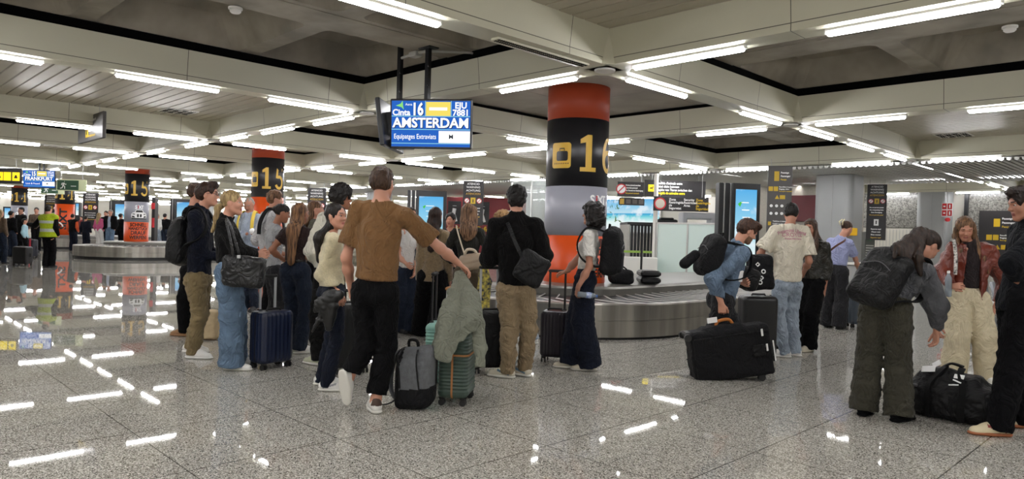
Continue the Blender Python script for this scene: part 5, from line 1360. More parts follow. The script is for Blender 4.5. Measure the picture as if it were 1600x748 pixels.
mk('sweater_woman', label='dark haired woman in pale yellow sweater looking at the brown tee man', fem=True, d=5.95, x=513, face=62, hface=114, head=(525, 338), neck=(516, 369), pel=(519, 457), s=.94,
   armR=dict(e=(506, 428, -.08), h=(529, 459, -.14), hd=(.25, .1, -1)), armL=dict(e=(536, 425, .2), h=(548, 440, .3)), legR=(511, .0, dict(f=88)), legL=(503, .22, dict(f=80)), skin='fair',
   hair=dict(st='long', c=H_dark, len=.20, w=.070, out=.10), wear=[dict(name='sweater', m=mat('knit_yellow', 'd4c8a4', .9, vary=.07, vscale=60, bump=1.0, bscale=150, sheen=.3), off=.040, sleeve='long', hem=-.06, slw=.042, cuff=.35, seed=3, fold=1.5)],
   pants=dict(m=J_darker, jeans=1, r=(.094, .068, .060), rise=.14), shoe=dict(m=S_white, sole=C_sole, m2=mat('shoe_grey', '9a9a9c', .6), stripe=1, laces=M_lace))
mk('navy_man', label='man in glasses and navy sweater with black backpack, leftmost of the near group', d=7.21, x=308, face=82, head=(325, 304), neck=(313, 331), pel=(311, 437), s=1.03,
   armR=dict(e=(311, 396, -.06), h=(346, 402, -.02), hd=(1, .1, .1)), armL=dict(e=(325, 392, .3), h=(350, 400, .3)), legR=(302, 0, dict(f=92)), legL=(297, .32, dict(f=85)), glasses=1,
   hair=dict(st='quiff', c=('3b2519', '1e120c'), vol=.006), wear=[dict(name='sweater', m=C_navy, off=.026, hem=-.05, collar=1, seed=5, cuff=.5)], pants=dict(m=C_khaki2, r=(.104, .080, .062), seed=8, fold=1.4, rise=.12), shoe=dict(m=S_white, sole=S_white, laces=M_lace))
mk('blonde', label='blonde woman with low ponytail, black jacket and wide blue jeans carrying a black tote', fem=True, d=6.68, x=361, face=78, hface=88, head=(363, 317), neck=(352, 345), pel=(357, 424), s=.99,
   armR=dict(e=(372, 392, -.14), h=(400, 398, .02), hd=(1, .2, 0)), armL=dict(e=(374, 390, .25), h=(402, 396, .25), hd=(1, .1, 0)), legR=(362, 0, dict(f=88)), legL=(368, .3, dict(f=80)),
   hair=dict(st='pony', c=H_blond, ph=-.03, pts=[(339, 340), (332, 362)], pr=.030), wear=[dict(name='jacket', m=C_black2, off=.030, hem=-.085, collar=1, slw=.036, seed=6)],
   pants=dict(m=J_mid, jeans=1, r=(.108, .110, .122), seed=4, fold=1.2, rise=.16), shoe=dict(m=S_white, sole=C_sole, m2=mat('shoe_grey'), stripe=1))
mk('hidden_man', label='man in dark clothes and brown shoes mostly hidden behind the navy sweater man', d=8.6, x=296, face=80, head=(308, 301), neck=(302, 327), pel=(300, 422), s=1.0, legR=(288, 0, dict(f=285)), legL=(320, .0, dict(f=95)),
   hair=dict(st='short', c=H_brown), wear=[dict(name='jacket', m=C_black, off=.03)], pants=dict(m=C_black, r=(.1, .08, .07)), shoe=dict(m=S_brown))
mk('elder', label='grey haired man in pale blue shirt with yellow straps looking down, facing the camera', d=11.3, x=390, face=185, head=(389, 320), neck=(389, 336), pel=(390, 398), s=.98, hpitch=28, skin='warm',
   armR=dict(e=(372, 375, -.1), h=(386, 365, -.3)), armL=dict(e=(407, 375, -.1), h=(393, 364, -.3)), legR=(383, 0), legL=(398, 0), hair=dict(st='short', c=H_grey, vol=-.006, fl=.035),
   wear=[dict(name='shirt', m=cloth('shirt_blue', 'a9b4c6', .05), off=.02, collar=1)], pants=dict(m=J_dark, r=(.1, .08, .07)))
mk('hoodie_man', label='brown haired man in pale grey hoodie with a black strap over his shoulder', d=9.9, x=424, face=55, hface=70, head=(430, 312), neck=(422, 333), pel=(419, 408), s=1.0,
   armR=dict(e=(424, 380, -.1), h=(445, 372, .2)), armL=dict(e=(402, 375, .1), h=(420, 380, .3)), legR=(426, 0), legL=(412, .1), hair=dict(st='curly', c=H_lbrown, vol=.0),
   wear=[dict(name='hoodie', m=cloth('hoodie_pale', 'b4b3b4', .04), off=.05, hem=-.02, collar=1, slw=.05, fold=1.6)], pants=dict(m=C_black, r=(.1, .08, .07)))
mk('bun_woman', label='dark haired woman with a bun and grey sleeveless top, back half turned', fem=True, d=8.6, x=431, face=60, hface=72, head=(441, 333), neck=(430, 354), pel=(427, 424), s=.94, hpitch=15, skin='tan',
   armR=dict(e=(428, 395, -.1), h=(455, 398, .15)), armL=dict(e=(416, 390, .1), h=(432, 400, .3)), legR=(432, 0), legL=(420, .15), hair=dict(st='bun', c=H_dark, ph=.03),
   wear=[dict(name='top', m=cloth('grey_top', '9b9c9d', .06), off=.03, hem=-.05, sleeve='short', slen=.5)], pants=dict(m=cloth('cloth_charcoal', '1d1d20', .2), r=(.105, .08, .07)), shoe=dict(m=S_white))
mk('brown_tee_woman', label='woman with very long straight brown hair in dark brown cropped tee and blue jeans', fem=True, d=7.65, x=463, face=15, hface=20, head=(470, 333), neck=(466, 357), pel=(461, 424), s=.96, skin='tan',
   armR=dict(e=(483, 402, -.03), h=(502, 402, .2), hd=(.6, .8, 0)), armL=dict(e=(424, 391, .0), h=(443, 405, .1), hd=(1, .2, -.2)), legR=(469, .0, dict(f=60)), legL=(455, .1, dict(f=10)),
   hair=dict(st='long', c=('8a6444', '2f1d14'), len=.37, w=.078, out=.135), wear=[dict(name='t_shirt', m=cloth('tee_darkbrown', '281917', .08), off=.014, sleeve='short', slen=.5, slw=.014, hem=-.10)],
   pants=dict(m=J_dark, jeans=1, r=(.102, .085, .080), belt=mat('belt_black', '1a1716', .4), rise=.14), shoe=dict(m=S_white, sole=C_sole))
mk('grey_jacket_woman', label='brown haired woman in profile with grey green jacket, behind the yellow sweater woman', fem=True, d=9.2, x=492, face=70, hface=80, head=(494, 327), neck=(489, 348), pel=(489, 416), s=.97,
   legR=(494, 0), legL=(482, .1), hair=dict(st='long', c=H_lbrown, len=.10, w=.070, out=.09), wear=[dict(name='jacket', m=cloth('jacket_greygreen', '5c584d', .08), off=.03, collar=1)], pants=dict(m=C_black, r=(.1, .08, .075)))
mk('curly_person', label='person with black curly hair and cream shirt standing behind the yellow sweater woman', d=7.05, x=515, face=35, hface=50, head=(534, 309), neck=(526, 337), pel=(515, 430), s=1.0, skin='tan',
   armR=dict(e=(545, 390, .1), h=(560, 410, .3)), armL=dict(e=(490, 392, .0), h=(507, 425, .1)), legR=(520, 0, dict(f=60)), legL=(497, .0, dict(f=300)),
   hair=dict(st='curly', c=('1a1513', '0b0908'), vol=.012), wear=[dict(name='shirt', m=cloth('shirt_cream', 'd2cdbd', .05), off=.045, hem=-.02, slw=.05, fold=1.4)], pants=dict(m=C_black2, r=(.1, .08, .075)), shoe=dict(m=mat('shoe_pale_yellow', 'c9cbb0', .6), sole=C_sole))
mk('ruffle_woman', label='dark haired woman in white ruffled top and wide dark jeans behind the brown tee man', fem=True, d=9.4, x=633, face=140, hface=150, head=(642, 337), neck=(638, 358), pel=(633, 425), s=.97,
   armR=dict(e=(622, 400, -.1), h=(635, 412, -.25)), armL=dict(e=(655, 398, .1), h=(648, 425, -.1)), legR=(625, .05), legL=(641, 0), hair=dict(st='long', c=H_dark, len=.15),
   wear=[dict(name='ruffled_top', m=cloth('white_ruffle', 'd6d4d0', .03), off=.015, sleeve='short', hem=-.06, flare=.035, fold=2.0)], pants=dict(m=J_dark, jeans=1, r=(.105, .095, .105)))
mk('tan_coat', label='woman with long dark hair and tan fluffy coat seen from behind', fem=True, d=8.92, x=673, face=10, head=(681, 338), neck=(679, 361), pel=(675, 432), s=1.0,
   legR=(684, 0, dict(f=20)), legL=(660, .3, dict(f=350)), armR=dict(e=(700, 405, 0), h=(703, 440, .1)), armL=dict(e=(658, 405, 0), h=(655, 440, .1)),
   hair=dict(st='long', c=('33221b', '150d0a'), len=.22, w=.084), wear=[dict(name='fur_coat', m=mat('fur_tan', '7d6a4e', .95, vary=.15, vscale=40, bump=1.0, bscale=60, sheen=.5), off=.035, hem=.06, flare=.02, fold=.8)], pants=dict(m=C_black, r=(.11, .12, .15)))
mk('olive_woman', label='woman with wavy brown hair and dark olive sweater with beige shoulder bag, seen from behind', fem=True, d=8.5, x=735, face=355, head=(733, 334), neck=(731, 358), pel=(733, 428), s=1.02,
   armR=dict(e=(764, 396, .0), h=(772, 375, .35)), armL=dict(e=(694, 398, .05), h=(706, 410, .3)), legR=(745, 0), legL=(722, .05), hair=dict(st='long', c=('8c6b50', '3a261b'), len=.08, w=.098, out=.11, wave=.014),
   wear=[dict(name='sweater', m=cloth('sweater_olive', '1d1c17', .1), off=.014, hem=-.12)], pants=dict(m=cloth('trouser_olive_brown', '4a4032', .1), r=(.108, .105, .12), belt=mat('belt_brown'), rise=.17))
mk('peeking_girl', label='girl facing the camera with sunglasses on her dark hair, peeking between two heads', fem=True, d=11, x=704, face=190, head=(704, 344), neck=(704, 360), pel=(704, 425), s=.93, skin='warm', legR=(699, 0), legL=(710, 0),
   hair=dict(st='bun', c=H_dark, vol=.012), wear=[dict(name='top', m=C_black, off=.02)], pants=dict(m=C_black))
mk('pullover_man', label='black haired man in black high collar pullover and khaki trousers, seen from behind', d=6.7, x=803, face=352, hface=355, head=(807, 312), neck=(806, 344, -.03), pel=(806, 452), s=1.03, sw=.195,
   armR=dict(e=(850, 400, .0), h=(842, 400, .3)), armL=dict(e=(764, 404, .0), h=(776, 402, .3)), legR=(820, .10, dict(f=305, kn=(826, 512, .05))), legL=(793, 0, dict(f=292, kn=(796, 516, .0))), pface=345,
   hair=dict(st='curly', c=('15110f', '080706'), vol=.003, nape=-.075), wear=[dict(name='pullover', m=mat('fleece_black', '0b0a0a', .95, spec=.15, fold=.6, vary=.12, vscale=20, bump=.5, bscale=180, sheen=.03), off=.042, hem=-.045, collar=1, slw=.048, seed=21)],
   pants=dict(m=C_khaki, r=(.104, .086, .070), seed=31, fold=1.5), shoe=dict(m=S_off, sole=C_sole, m2=mat('stripe_bluegrey', '5f7c90', .6), stripe=1, laces=M_lace))
mk('blond_curly', label='person with curly blond hair half hidden behind the black pullover man', d=8.8, x=800, face=300, head=(786, 345), neck=(792, 366), pel=(806, 430), s=.96, hpitch=25, legR=(833, 0), legL=(822, .0), armL=dict(e=(772, 400, 0), h=(764, 405, .2)),
   hair=dict(st='curly', c=('b08b5e', '6d4f31'), vol=.008), wear=[dict(name='jacket', m=C_black, off=.035, collar=1)], pants=dict(m=J_light, r=(.1, .08, .075)), shoe=dict(m=S_white))
mk('white_tee_woman', label='curly dark haired woman in white t-shirt and navy wide jeans with black backpack', fem=True, d=7.22, x=909, face=285, hface=292, head=(926, 334), neck=(924, 362), pel=(914, 437), s=.98, skin='warm', bulk=1.05,
   armL=dict(e=(921, 416, -.18), h=(903, 449, -.24), hd=(-.1, 0, -1), curl=(40, 50, 35), pn=(.7, .4, 0), th=(-1, 0, 0)), armR=dict(e=(900, 408, .15), h=(885, 424, .12), hd=(-.9, 0, -.15), pn=(0, 0, -1), th=(0, -1, 0), curl=(30, 45, 30)), legR=(893, .06, dict(f=275)), legL=(922, -.05, dict(f=275)), pface=280,
   hair=dict(st='bob', c=('1d1715', '0b0908')), wear=[dict(name='t_shirt', m=cloth('tee_white', 'ebe8e1', .03), off=.016, sleeve='short', slen=.7, slw=.02, hem=-.10, bust=1)],
   pants=dict(m=J_darker, jeans=1, r=(.112, .118, .125), rise=.16), shoe=dict(m=S_off, sole=C_sole))
mk('denim_man', label='man in light denim jacket looking down while carrying a big black suitcase', d=7.25, x=1120, face=85, hface=88, head=(1168, 361), neck=(1149, 388), pel=(1127, 468), s=1.02, hpitch=32, beard='7a5a44', tface=80,
   armR=dict(e=(1114, 436, -.22), h=(1127, 474, -.24), hd=(.15, 0, -1), curl=(55, 60, 40), pn=(.3, 1, 0), th=(1, 0, 0)), armL=dict(e=(1140, 440, .2), h=(1155, 440, .0), hd=(.7, -.6, .2), curl=(40, 40, 30)),
   legR=(1088, .05, dict(f=80, toe=20, z=.03)), legL=(1160, .15, dict(f=90)), hair=dict(st='quiff', c=('4a3022', '23150e'), vol=.006),
   wear=[dict(name='t_shirt', m=cloth('tee_white'), off=.012, sleeve='short', hem=0), dict(name='denim_jacket', m=denim('denim_jacket', '64768b'), off=.045, collar=1, hem=-.02, slw=.045, open=(.03, .05), seed=13, fold=1.3)], pants=dict(m=cloth('cloth_charcoal'), r=(.108, .09, .08)), shoe=dict(m=S_off, sole=C_sole))
mk('cream_tee_man', label='dark haired man in cream printed t-shirt and light jeans seen from behind', d=8.33, x=1230, face=350, hface=20, head=(1236, 333), neck=(1234, 356, -.03), pel=(1230, 446), s=1.0, sw=.185, skin='warm', hpitch=12,
   armR=dict(e=(1264, 408, .0), h=(1256, 425, .3)), armL=dict(e=(1188, 396, .0), h=(1208, 411, .22), hd=(.7, .6, -.2)), legR=(1243, .12, dict(f=320)), legL=(1226, 0, dict(f=300)),
   hair=dict(st='short', c=('1c1715', '0c0a09'), vol=.0, nape=-.05), wear=[dict(name='t_shirt', m=cloth('tee_cream', 'd8d0bd', .03), off=.048, sleeve='short', slen=.8, slw=.045, hem=-.055, seed=41, fold=1.2)],
   pants=dict(m=J_light, jeans=1, r=(.104, .086, .070), fold=1.5, seed=17), shoe=dict(m=S_white, sole=S_white, laces=M_lace))
mk('leather_woman', label='long haired woman in dark leather jacket and black trousers facing the cream tee man', fem=True, d=8.86, x=1265, face=235, hface=225, head=(1266, 356), neck=(1272, 379), pel=(1269, 442), s=.96, hpitch=12, skin='warm',
   armL=dict(e=(1292, 420, -.1), h=(1288, 452, -.12)), armR=dict(e=(1258, 418, .1), h=(1248, 425, -.1)), legR=(1258, .05), legL=(1264, -.03), hair=dict(st='long', c=('5a4232', '1c120d'), len=.14, w=.075, front={'L': dict(l=.12)}),
   wear=[dict(name='leather_jacket', m=mat('leather_black', '19180f', .38, fold=.6, vary=.15, vscale=10, bump=.3, bscale=60), off=.042, collar=1, hem=-.05, slw=.04, fold=1.6)], pants=dict(m=C_black, r=(.105, .1, .105)), shoe=dict(m=S_off))
mk('lilac_woman', label='woman in lilac t-shirt with brown bag strap and a claw clip in her hair', fem=True, d=11.16, x=1303, face=50, hface=70, head=(1323, 357), neck=(1313, 374), pel=(1307, 424), s=.97, hpitch=22, bulk=1.08, skin='fair',
   armR=dict(e=(1337, 405, .0), h=(1343, 425, .3)), armL=dict(e=(1296, 400, .1), h=(1310, 412, .4)), legR=(1311, 0), legL=(1293, .25), hair=dict(st='bun', c=H_brown, clip=mat('clip_cream', 'd8cfa8', .4)),
   wear=[dict(name='t_shirt', m=cloth('tee_lilac', '989ec2', .04), off=.03, sleeve='short', slen=.75, hem=-.10)], pants=dict(m=cloth('cloth_charcoal'), r=(.11, .11, .12), rise=.15))
mk('bending_woman', label='dark haired woman in grey sweater bending over the black duffel with a black backpack', fem=True, d=5.53, x=1383, face=62, tface=58, hface=75, head=(1449, 384), neck=(1425, 408), pel=(1384, 478), s=1.0, hpitch=45, pface=45,
   armR=dict(e=(1463, 478, -.10), h=(1463, 518, -.02), hd=(.05, .1, -1), curl=(25, 30, 20), pn=(-1, 0, 0), th=(0, 1, 0)), armL=dict(e=(1455, 465, .35), h=(1462, 505, .35)),
   legR=(1404, -.05, dict(f=60, kn=(1404, 568, .02))), legL=(1350, .12, dict(f=40, kn=(1357, 562, .14))),
   hair=dict(st='pony', c=('3a2a21', '120c09'), ph=.05, pts=[(1420, 374, -.12), (1402, 388, -.22), (1398, 402, -.26)], tails=[[(1426, 382, -.14), (1416, 402, -.22), (1420, 424, -.24)], [(1436, 384, -.12), (1434, 404, -.18), (1438, 428, -.20)], [(1428, 378, -.10), (1408, 394, -.22), (1408, 414, -.26)]], pr=.038, wave=.012), wear=[dict(name='sweater', m=cloth('knit_grey', '505155', .12, .6, 150), off=.038, hem=-.03, slw=.050, cuff=.2, seed=51, fold=1.5)],
   pants=dict(m=cloth('trouser_olive', '36342a', .12), r=(.108, .100, .108), fold=1.2, seed=23, rise=.13), shoe=dict(m=C_black))
mk('red_woman', label='long haired woman in brown red leather jacket and cream wide trousers', fem=True, d=7.17, x=1512, face=195, hface=203, head=(1508, 357), neck=(1517, 384), pel=(1512, 465), s=.99, hpitch=26, skin='warm', lid=1,
   armR=dict(e=(1474, 423, .05), h=(1486, 447, -.22), hd=(.5, -.6, .1), curl=(30, 40, 30)), armL=dict(e=(1572, 440, .0), h=(1552, 487, -.05), hd=(-.2, 0, -1)), legR=(1490, .05), legL=(1543, .0),
   hair=dict(st='long', c=('7a5a3d', '2a1a12'), len=.16, w=.086, front={'R': dict(l=.15, x=.085), 'L': dict(l=.26, x=.13)}),
   wear=[dict(name='top', m=cloth('top_darkbrown', '1e1617', .06), off=.010, hem=-.10, collar=1), dict(name='leather_jacket', m=mat('leather_redbrown', '64281b', .36, fold=.6, vary=.15, vscale=9, bump=.3, bscale=50), off=.068, open=(.085, .06), hem=.02, slw=.060, cuff=.35, seed=61, fold=2.0, neckcut=.085)],
   pants=dict(m=cloth('trouser_cream', 'c6ba9d', .05, .4), r=(.112, .120, .125), fold=1.0, seed=29, rise=.15), shoe=dict(m=S_white))
mk('right_man', label='curly dark haired man in dark navy coat cut off by the right edge', d=5.15, x=1578, face=285, hface=278, head=(1600, 318), neck=(1613, 350), pel=(1592, 468), s=1.03, hpitch=14, skin='warm',
   armL=dict(e=(1584, 412, -.22), h=(1588, 436, -.16), hd=(.5, .6, .0)), armR=dict(e=(1590, 425, .2), h=(1582, 425, .1), hd=(0, -1, 0)), legL=(1562, 0, dict(f=278, kn=(1578, 585, -.03))), legR=(1600, .25, dict(f=290)),
   hair=dict(st='quiff', c=('2a1d16', '120c09'), vol=.010), wear=[dict(name='coat', m=cloth('coat_navy', '07090f', .2, sheen=0, spec=.2), off=.040, collar=1, hem=.10, slw=.045)], pants=dict(m=cloth('trouser_black_navy', '07070a', .2, sheen=0, spec=.15), r=(.112, .095, .088)),
   shoe=dict(m=mat('shoe_cream', 'd3c6a4', .6, bump=.2, bscale=60), sole=mat('sole_gum', '9a5a36', .6), m2=mat('stripe_red', '7d2622', .6), stripe=1, laces=M_lace, k=1.04))

# distant figures
def far(key, label, d, x, y_head, face, top, pants_, hair_=H_dark, s=1.0, **k):
    hy = y_head; ppm = F_PX / d; z0 = lambda z: None
    def at(z):
        q = UG(x, d, z) - np.array([0, 0, H]); zz_ = q @ _f; return (800 + F_PX * (q @ _r) / zz_, 374 - F_PX * (q @ _u) / zz_)
    tall = U(x, y_head, d)[2] + .11; s_ = tall / 1.75
    hx, pl = at(1.63 * s_), at(.93 * s_); nk = at(1.45 * s_)
    kw = dict(label=label, d=d, x=x, face=face, head=hx, neck=nk, pel=pl, s=s_, legR=(x + .10 * ppm * math.cos(math.radians(face)), .05), legL=(x - .10 * ppm * math.cos(math.radians(face)), 0),
              hair=dict(st=k.pop('st', 'short'), c=hair_, len=.2), wear=[dict(name='jacket', m=top, off=.035)], pants=dict(m=pants_, r=(.1, .085, .08)), res=.022)
    kw.update(k); return mk(key, **kw)
C_blue = cloth('cloth_lightblue', '9fc3cf', .05); C_pink = cloth('cloth_pink', 'c65d86', .05); C_brown = cloth('cloth_brown', '5a4a3c', .1)
far('vest_man', 'stout man in yellow hi-vis vest seen from behind at the left', 20, 76, 327, 5, cloth('cloth_black'), C_black, bulk=1.32, sw=.21, armL=dict(e=(54, 352, .1), h=(44, 350, .3)), res=.015,
    wear=[dict(name='jacket', m=C_black, off=.02, hem=.05), dict(name='hi_vis_vest', m=cloth('vest_yellow', 'a3b51c', .05), off=.07, sleeve='none', hem=.07, flare=.03)])
far('vest_orange', 'man in black vest with orange sleeves before the orange column', 31, 114, 338, 0, cloth('sleeve_orange', 'c9532a', .05), C_navy, wear=[dict(name='shirt', m=cloth('sleeve_orange', 'c9532a', .05), off=.03), dict(name='vest', m=C_black, off=.06, sleeve='none')])
far('pink', 'woman in pink top and white trousers beyond the carousel', 32, 155, 336, 10, C_pink, C_white, H_blond, fem=True, st='long')
far('old', 'white haired man in open black jacket and jeans standing beyond the carousel', 32, 172.5, 331, 180, C_black, J_mid, H_grey, wear=[dict(name='shirt', m=cloth('shirt_blue'), off=.015), dict(name='jacket', m=C_black, off=.06, open=(.08, .06))])
far('behind_old', 'dark haired person just behind the white haired man', 32.8, 165.5, 333, 180, C_black2, C_navy)
far('black_far', 'person in black left of the column with the car', 33, 189, 337, 20, C_black, C_black)
far('grey_far', 'white haired person in pale jacket right of the column with the car', 34, 246, 337, 15, C_white, J_light, H_grey, st='tied')
far('dark_far', 'dark dressed man farthest right beyond the left carousel', 34, 258, 337, 0, C_black, J_dark)
far('edge_blonde', 'blonde person in dark jacket and blue jeans cut by the left edge', 21, 1, 333, 10, C_brown, J_dark, H_blond, fem=True, st='long')
far('cap_man', 'person in black cap and black top near the left edge', 25, 18, 334, 20, C_black, J_dark)
far('coat_man', 'man in black coat between the left edge and the hi-vis man', 26, 33, 328, 200, C_black2, C_black)
far('blue_small', 'person in pale blue top beside a red strapped suitcase', 24, 39, 346, 70, C_blue, C_black, H_dark, fem=True)
far('brown_far', 'person in brown jacket left of the head of the hi-vis man', 29, 57, 328, 150, C_brown, C_black)
far('navy_far', 'person in navy below the warning panel, beyond the carousel', 31.5, 134, 341, 0, C_navy, C_navy)
far('far_a', 'person in grey seen small beyond the carousel behind the white haired man', 48, 181, 340, 90, cloth('grey_top'), C_black)
far('far_b', 'small far person in dark red top right of the orange column', 50, 127, 340, 200, cloth('cloth_darkred', '7a2a2c', .05), J_dark)
far('far_c', 'small far person in dark blue right of the kiosk with beach screen', 46, 262, 345, 270, C_navy, C_black)
far('far_d', 'small far dark person in front of the kiosk with beach screen', 35.3, 283, 343, 0, C_black2, C_black)
# ---------------------------------------------------------------- luggage, bags and things held
from mathutils.bvhtree import BVHTree
B_black = mat('nylon_black', '08080a', .55, spec=.3, fold=.5, vary=.15, vscale=8, bump=.4, bscale=40, stretch=(1, 1, 1)); B_black2 = mat('nylon_matte', '0b0b0e', .75, spec=.25, fold=.5, vary=.15, vscale=10, bump=.4, bscale=60)
B_strap = mat('webbing_black', '070708', .7, spec=.2, bump=.3, bscale=200); M_wheel = mat('wheel_rubber', '151515', .6); M_alu2 = mat('handle_silver', 'b9babd', .3, metal=.25)
UPZ = V3(0, 0, 1)
def rr_ring(w, d, r, z, n, inset, rib=0, per=.03, fine=False):
    """rounded rectangle ring with optional vertical ribs"""
    P = []; base = rrect(w, d, min(r, w / 2 - .001, d / 2 - .001), 5); m = len(base); out = []
    for k in range(m):
        a, b = np.array(base[k]), np.array(base[(k + 1) % m]); L_ = np.linalg.norm(b - a); q = max(1, int(L_ / (per / 6 if fine else .06)))
        for t in range(q): out.append(a + (b - a) * t / q)
    c = []
    for k, p in enumerate(out):
        t = out[(k + 1) % len(out)] - out[k - 1]; nn = np.array([t[1], -t[0]]); nn /= np.linalg.norm(nn) + 1e-9
        s = p[0] if abs(nn[1]) > abs(nn[0]) else p[1]; ri = rib * (.5 - .5 * math.cos(2 * math.pi * s / per)) ** .6 * min(1, 1) if rib else 0
        q = p - nn * (inset + ri); c.append((q[0], q[1], z))
    return c
def suitcase(label, px, d, phi, w=.38, dp=.24, h=.52, m=None, rib='v', hh=.0, trim=None, tube=None, grip=None, group=None, tilt=0, wheels=True, per=.045, ramp=.006, name='suitcase', zip_=None):
    base = UG(px, d); base[2] = 0; root = empty(name, base, label, 'suitcase', group); N_ = DIR(phi); X = nrm(np.cross(UPZ, N_)); M = Matrix(((X[0], N_[0], 0, 0), (X[1], N_[1], 0, 0), (0, 0, 1, 0), (0, 0, 0, 1)))
    z0 = .055 if wheels else 0.0; R = .05
    zs = [0, .004, .012, .024, .038, .055]; lev = [(z, R - math.sqrt(max(0, R * R - (R - z) ** 2)) if z < R else 0) for z in zs]
    body = []
    if rib == 'h':
        nz = int((h - .12) / per * 8); body = [(.06 + (h - .12) * k / nz, ramp * (.5 - .5 * math.cos(2 * math.pi * (h - .12) * k / nz / per)) ** .6) for k in range(nz + 1)]
    else: body = [(.06, 0), (h - .06, 0)]
    lev = lev + body + [(h - z, i) for z, i in reversed(lev)]
    mb = MB(); mb.M = M; mb.loft([rr_ring(w, dp, .055, z0 + z, 0, ins, ramp if rib == 'v' and .02 < z < h - .02 else 0, per, rib == 'v') for z, ins in lev]); mb.build('shell', m, root, rib == 'soft')
    mb = MB(); mb.M = M; tr = trim or M_wheel
    mb.loft([[(x * 1.0 + 0, y, z0 + z) for x, y, z in [(s_ * (w / 2 + .003) * math.cos(0), 0, 0) for s_ in (1,)] ] for z in (0,)]) if False else None
    P = [(w / 2 + .002, 0), (w / 2 + .002, h)]
    ring = [(x, z) for x, z in [(a, b + h / 2) for a, b in rrect(w + .004, h + .004, .055, 6)]]
    R0 = [(x, -.008, z0 + z) for x, z in ring]; R1 = [(x, .008, z0 + z) for x, z in ring]; n = len(ring); mb.add(R0 + R1, [(k, (k + 1) % n, n + (k + 1) % n, n + k) for k in range(n)]); mb.build('zip_band', tr, root)
    if wheels:
        for sx in (-1, 1):
            for sy in (-1, 1):
                mb = MB(); mb.M = M; c = (sx * (w / 2 - .045), sy * (dp / 2 - .04)); mb.cyl((c[0], c[1], .045), (c[0], c[1], z0 + .01), .022, 10, r2=.03)
                mb.tube([(c[0] + .012, c[1], .026), (c[0] + .024, c[1], .026)], .026, 14); mb.tube([(c[0] - .024, c[1], .026), (c[0] - .012, c[1], .026)], .026, 14); mb.build('wheel', M_wheel, root)
    if hh:
        mb = MB(); mb.M = M
        for s in (-.085, .085): mb.box((s, -dp / 2 + .045, z0 + h + hh / 2 - .05), (.022, .013, hh + .1)); mb.bbox((s, -dp / 2 + .045, z0 + h + .004), (.04, .03, .015), .003, 1)
        mb.build('telescopic_handle', [tube or M_alu2, M_wheel], root); mb = MB(); mb.M = M; mb.bbox((0, -dp / 2 + .045, z0 + h + hh), (.215, .032, .032), .01); mb.build('grip', grip or M_wheel, root)
    mb = MB(); mb.M = M; mb.tube([(-.08, .02, z0 + h - .004), (-.07, .02, z0 + h + .018), (.07, .02, z0 + h + .018), (.08, .02, z0 + h - .004)], .011, 8); mb.build('top_handle', tr, root)
    mb = MB(); mb.M = M; mb.tube([(w / 2 - .002, 0.0, z0 + h * .42), (w / 2 + .02, 0, z0 + h * .44), (w / 2 + .02, 0, z0 + h * .58), (w / 2 - .002, 0, z0 + h * .6)], .010, 8); mb.build('side_handle', tr, root)
    if zip_:
        mb = MB(); mb.M = M; zc = z0 + h * .62
        mb.loft([rr_ring(w + .004, dp + .004, .055, zc + q, 0, 0) for q in (-.007, .007)], None, False, False); mb.build('leather_band', zip_, root)
    return root
suitcase('navy blue hard suitcase with raised handle beside the blonde woman', 423, 6.87, 125, .37, .24, .50, mat('shell_navy', '111a33', .35), 'v', .33, tube=M_alu2)
suitcase('green ribbed suitcase with tan zip band under the hanging jacket', 713, 5.72, 98, .38, .25, .56, mat('shell_green', '3b4c43', .4), 'h', .30, trim=mat('tan_leather', 'a8713f', .6), per=.028, ramp=.007, zip_=mat('tan_leather'), grip=mat('tan_leather'))
suitcase('pale mint hard suitcase just behind the green one', 688, 6.25, 95, .37, .24, .52, mat('shell_mint', '7ba99c', .4), 'h', .42, per=.03, tube=mat('tube_dark', '3b3b3e', .3, metal=.6))
suitcase('tall black ribbed suitcase between the yellow sweater woman and the brown tee man', 543, 6.75, 150, .38, .25, .60, mat('shell_black', '0c0c0e', .4), 'v', .12)
suitcase('black soft suitcase with two silver handle tubes left of the khaki trousers', 763, 6.95, 165, .36, .24, .55, B_black, 'soft', .42)
suitcase('dark purple ribbed cabin suitcase held by the white tee woman', 866, 7.62, 195, .30, .22, .50, mat('shell_purple', '150f1a', .3), 'v', .42, tube=M_wheel, per=.035)
suitcase('black suitcase standing between the denim man and the cream tee man', 1181, 8.15, 180, .40, .27, .68, mat('shell_black'), 'soft', 0)
suitcase('second black suitcase half hidden behind the legs of the cream tee man', 1207, 8.75, 170, .38, .26, .62, B_black2, 'soft', 0)
suitcase('small black suitcase standing beside the hi-vis man', 35, 20.6, 185, .46, .28, .50, mat('shell_black'), 'soft', 0)
suitcase('dark suitcase with two red straps near the left edge', 47, 24.6, 180, .40, .28, .60, mat('shell_darkblue', '22242e', .5), 'soft', 0)
for ob in [o for o in COL.objects if o.name.startswith('suitcase') and o.get('label', '').startswith('dark suitcase with two red')]:
    for s in (-.09, .09):
        mb = MB(); mb.box(RT * s - FW * .15 + UPZ * .36, (.05, .02, .62), 0, (RT, FW, UPZ)); mb.build('strap', mat('strap_red', 'c0394a', .6), ob)
suitcase('dark striped suitcase right of the lilac tee woman', 1337, 11.5, 175, .30, .24, .58, mat('shell_slate', '3c4550', .4), 'v', 0, per=.05)

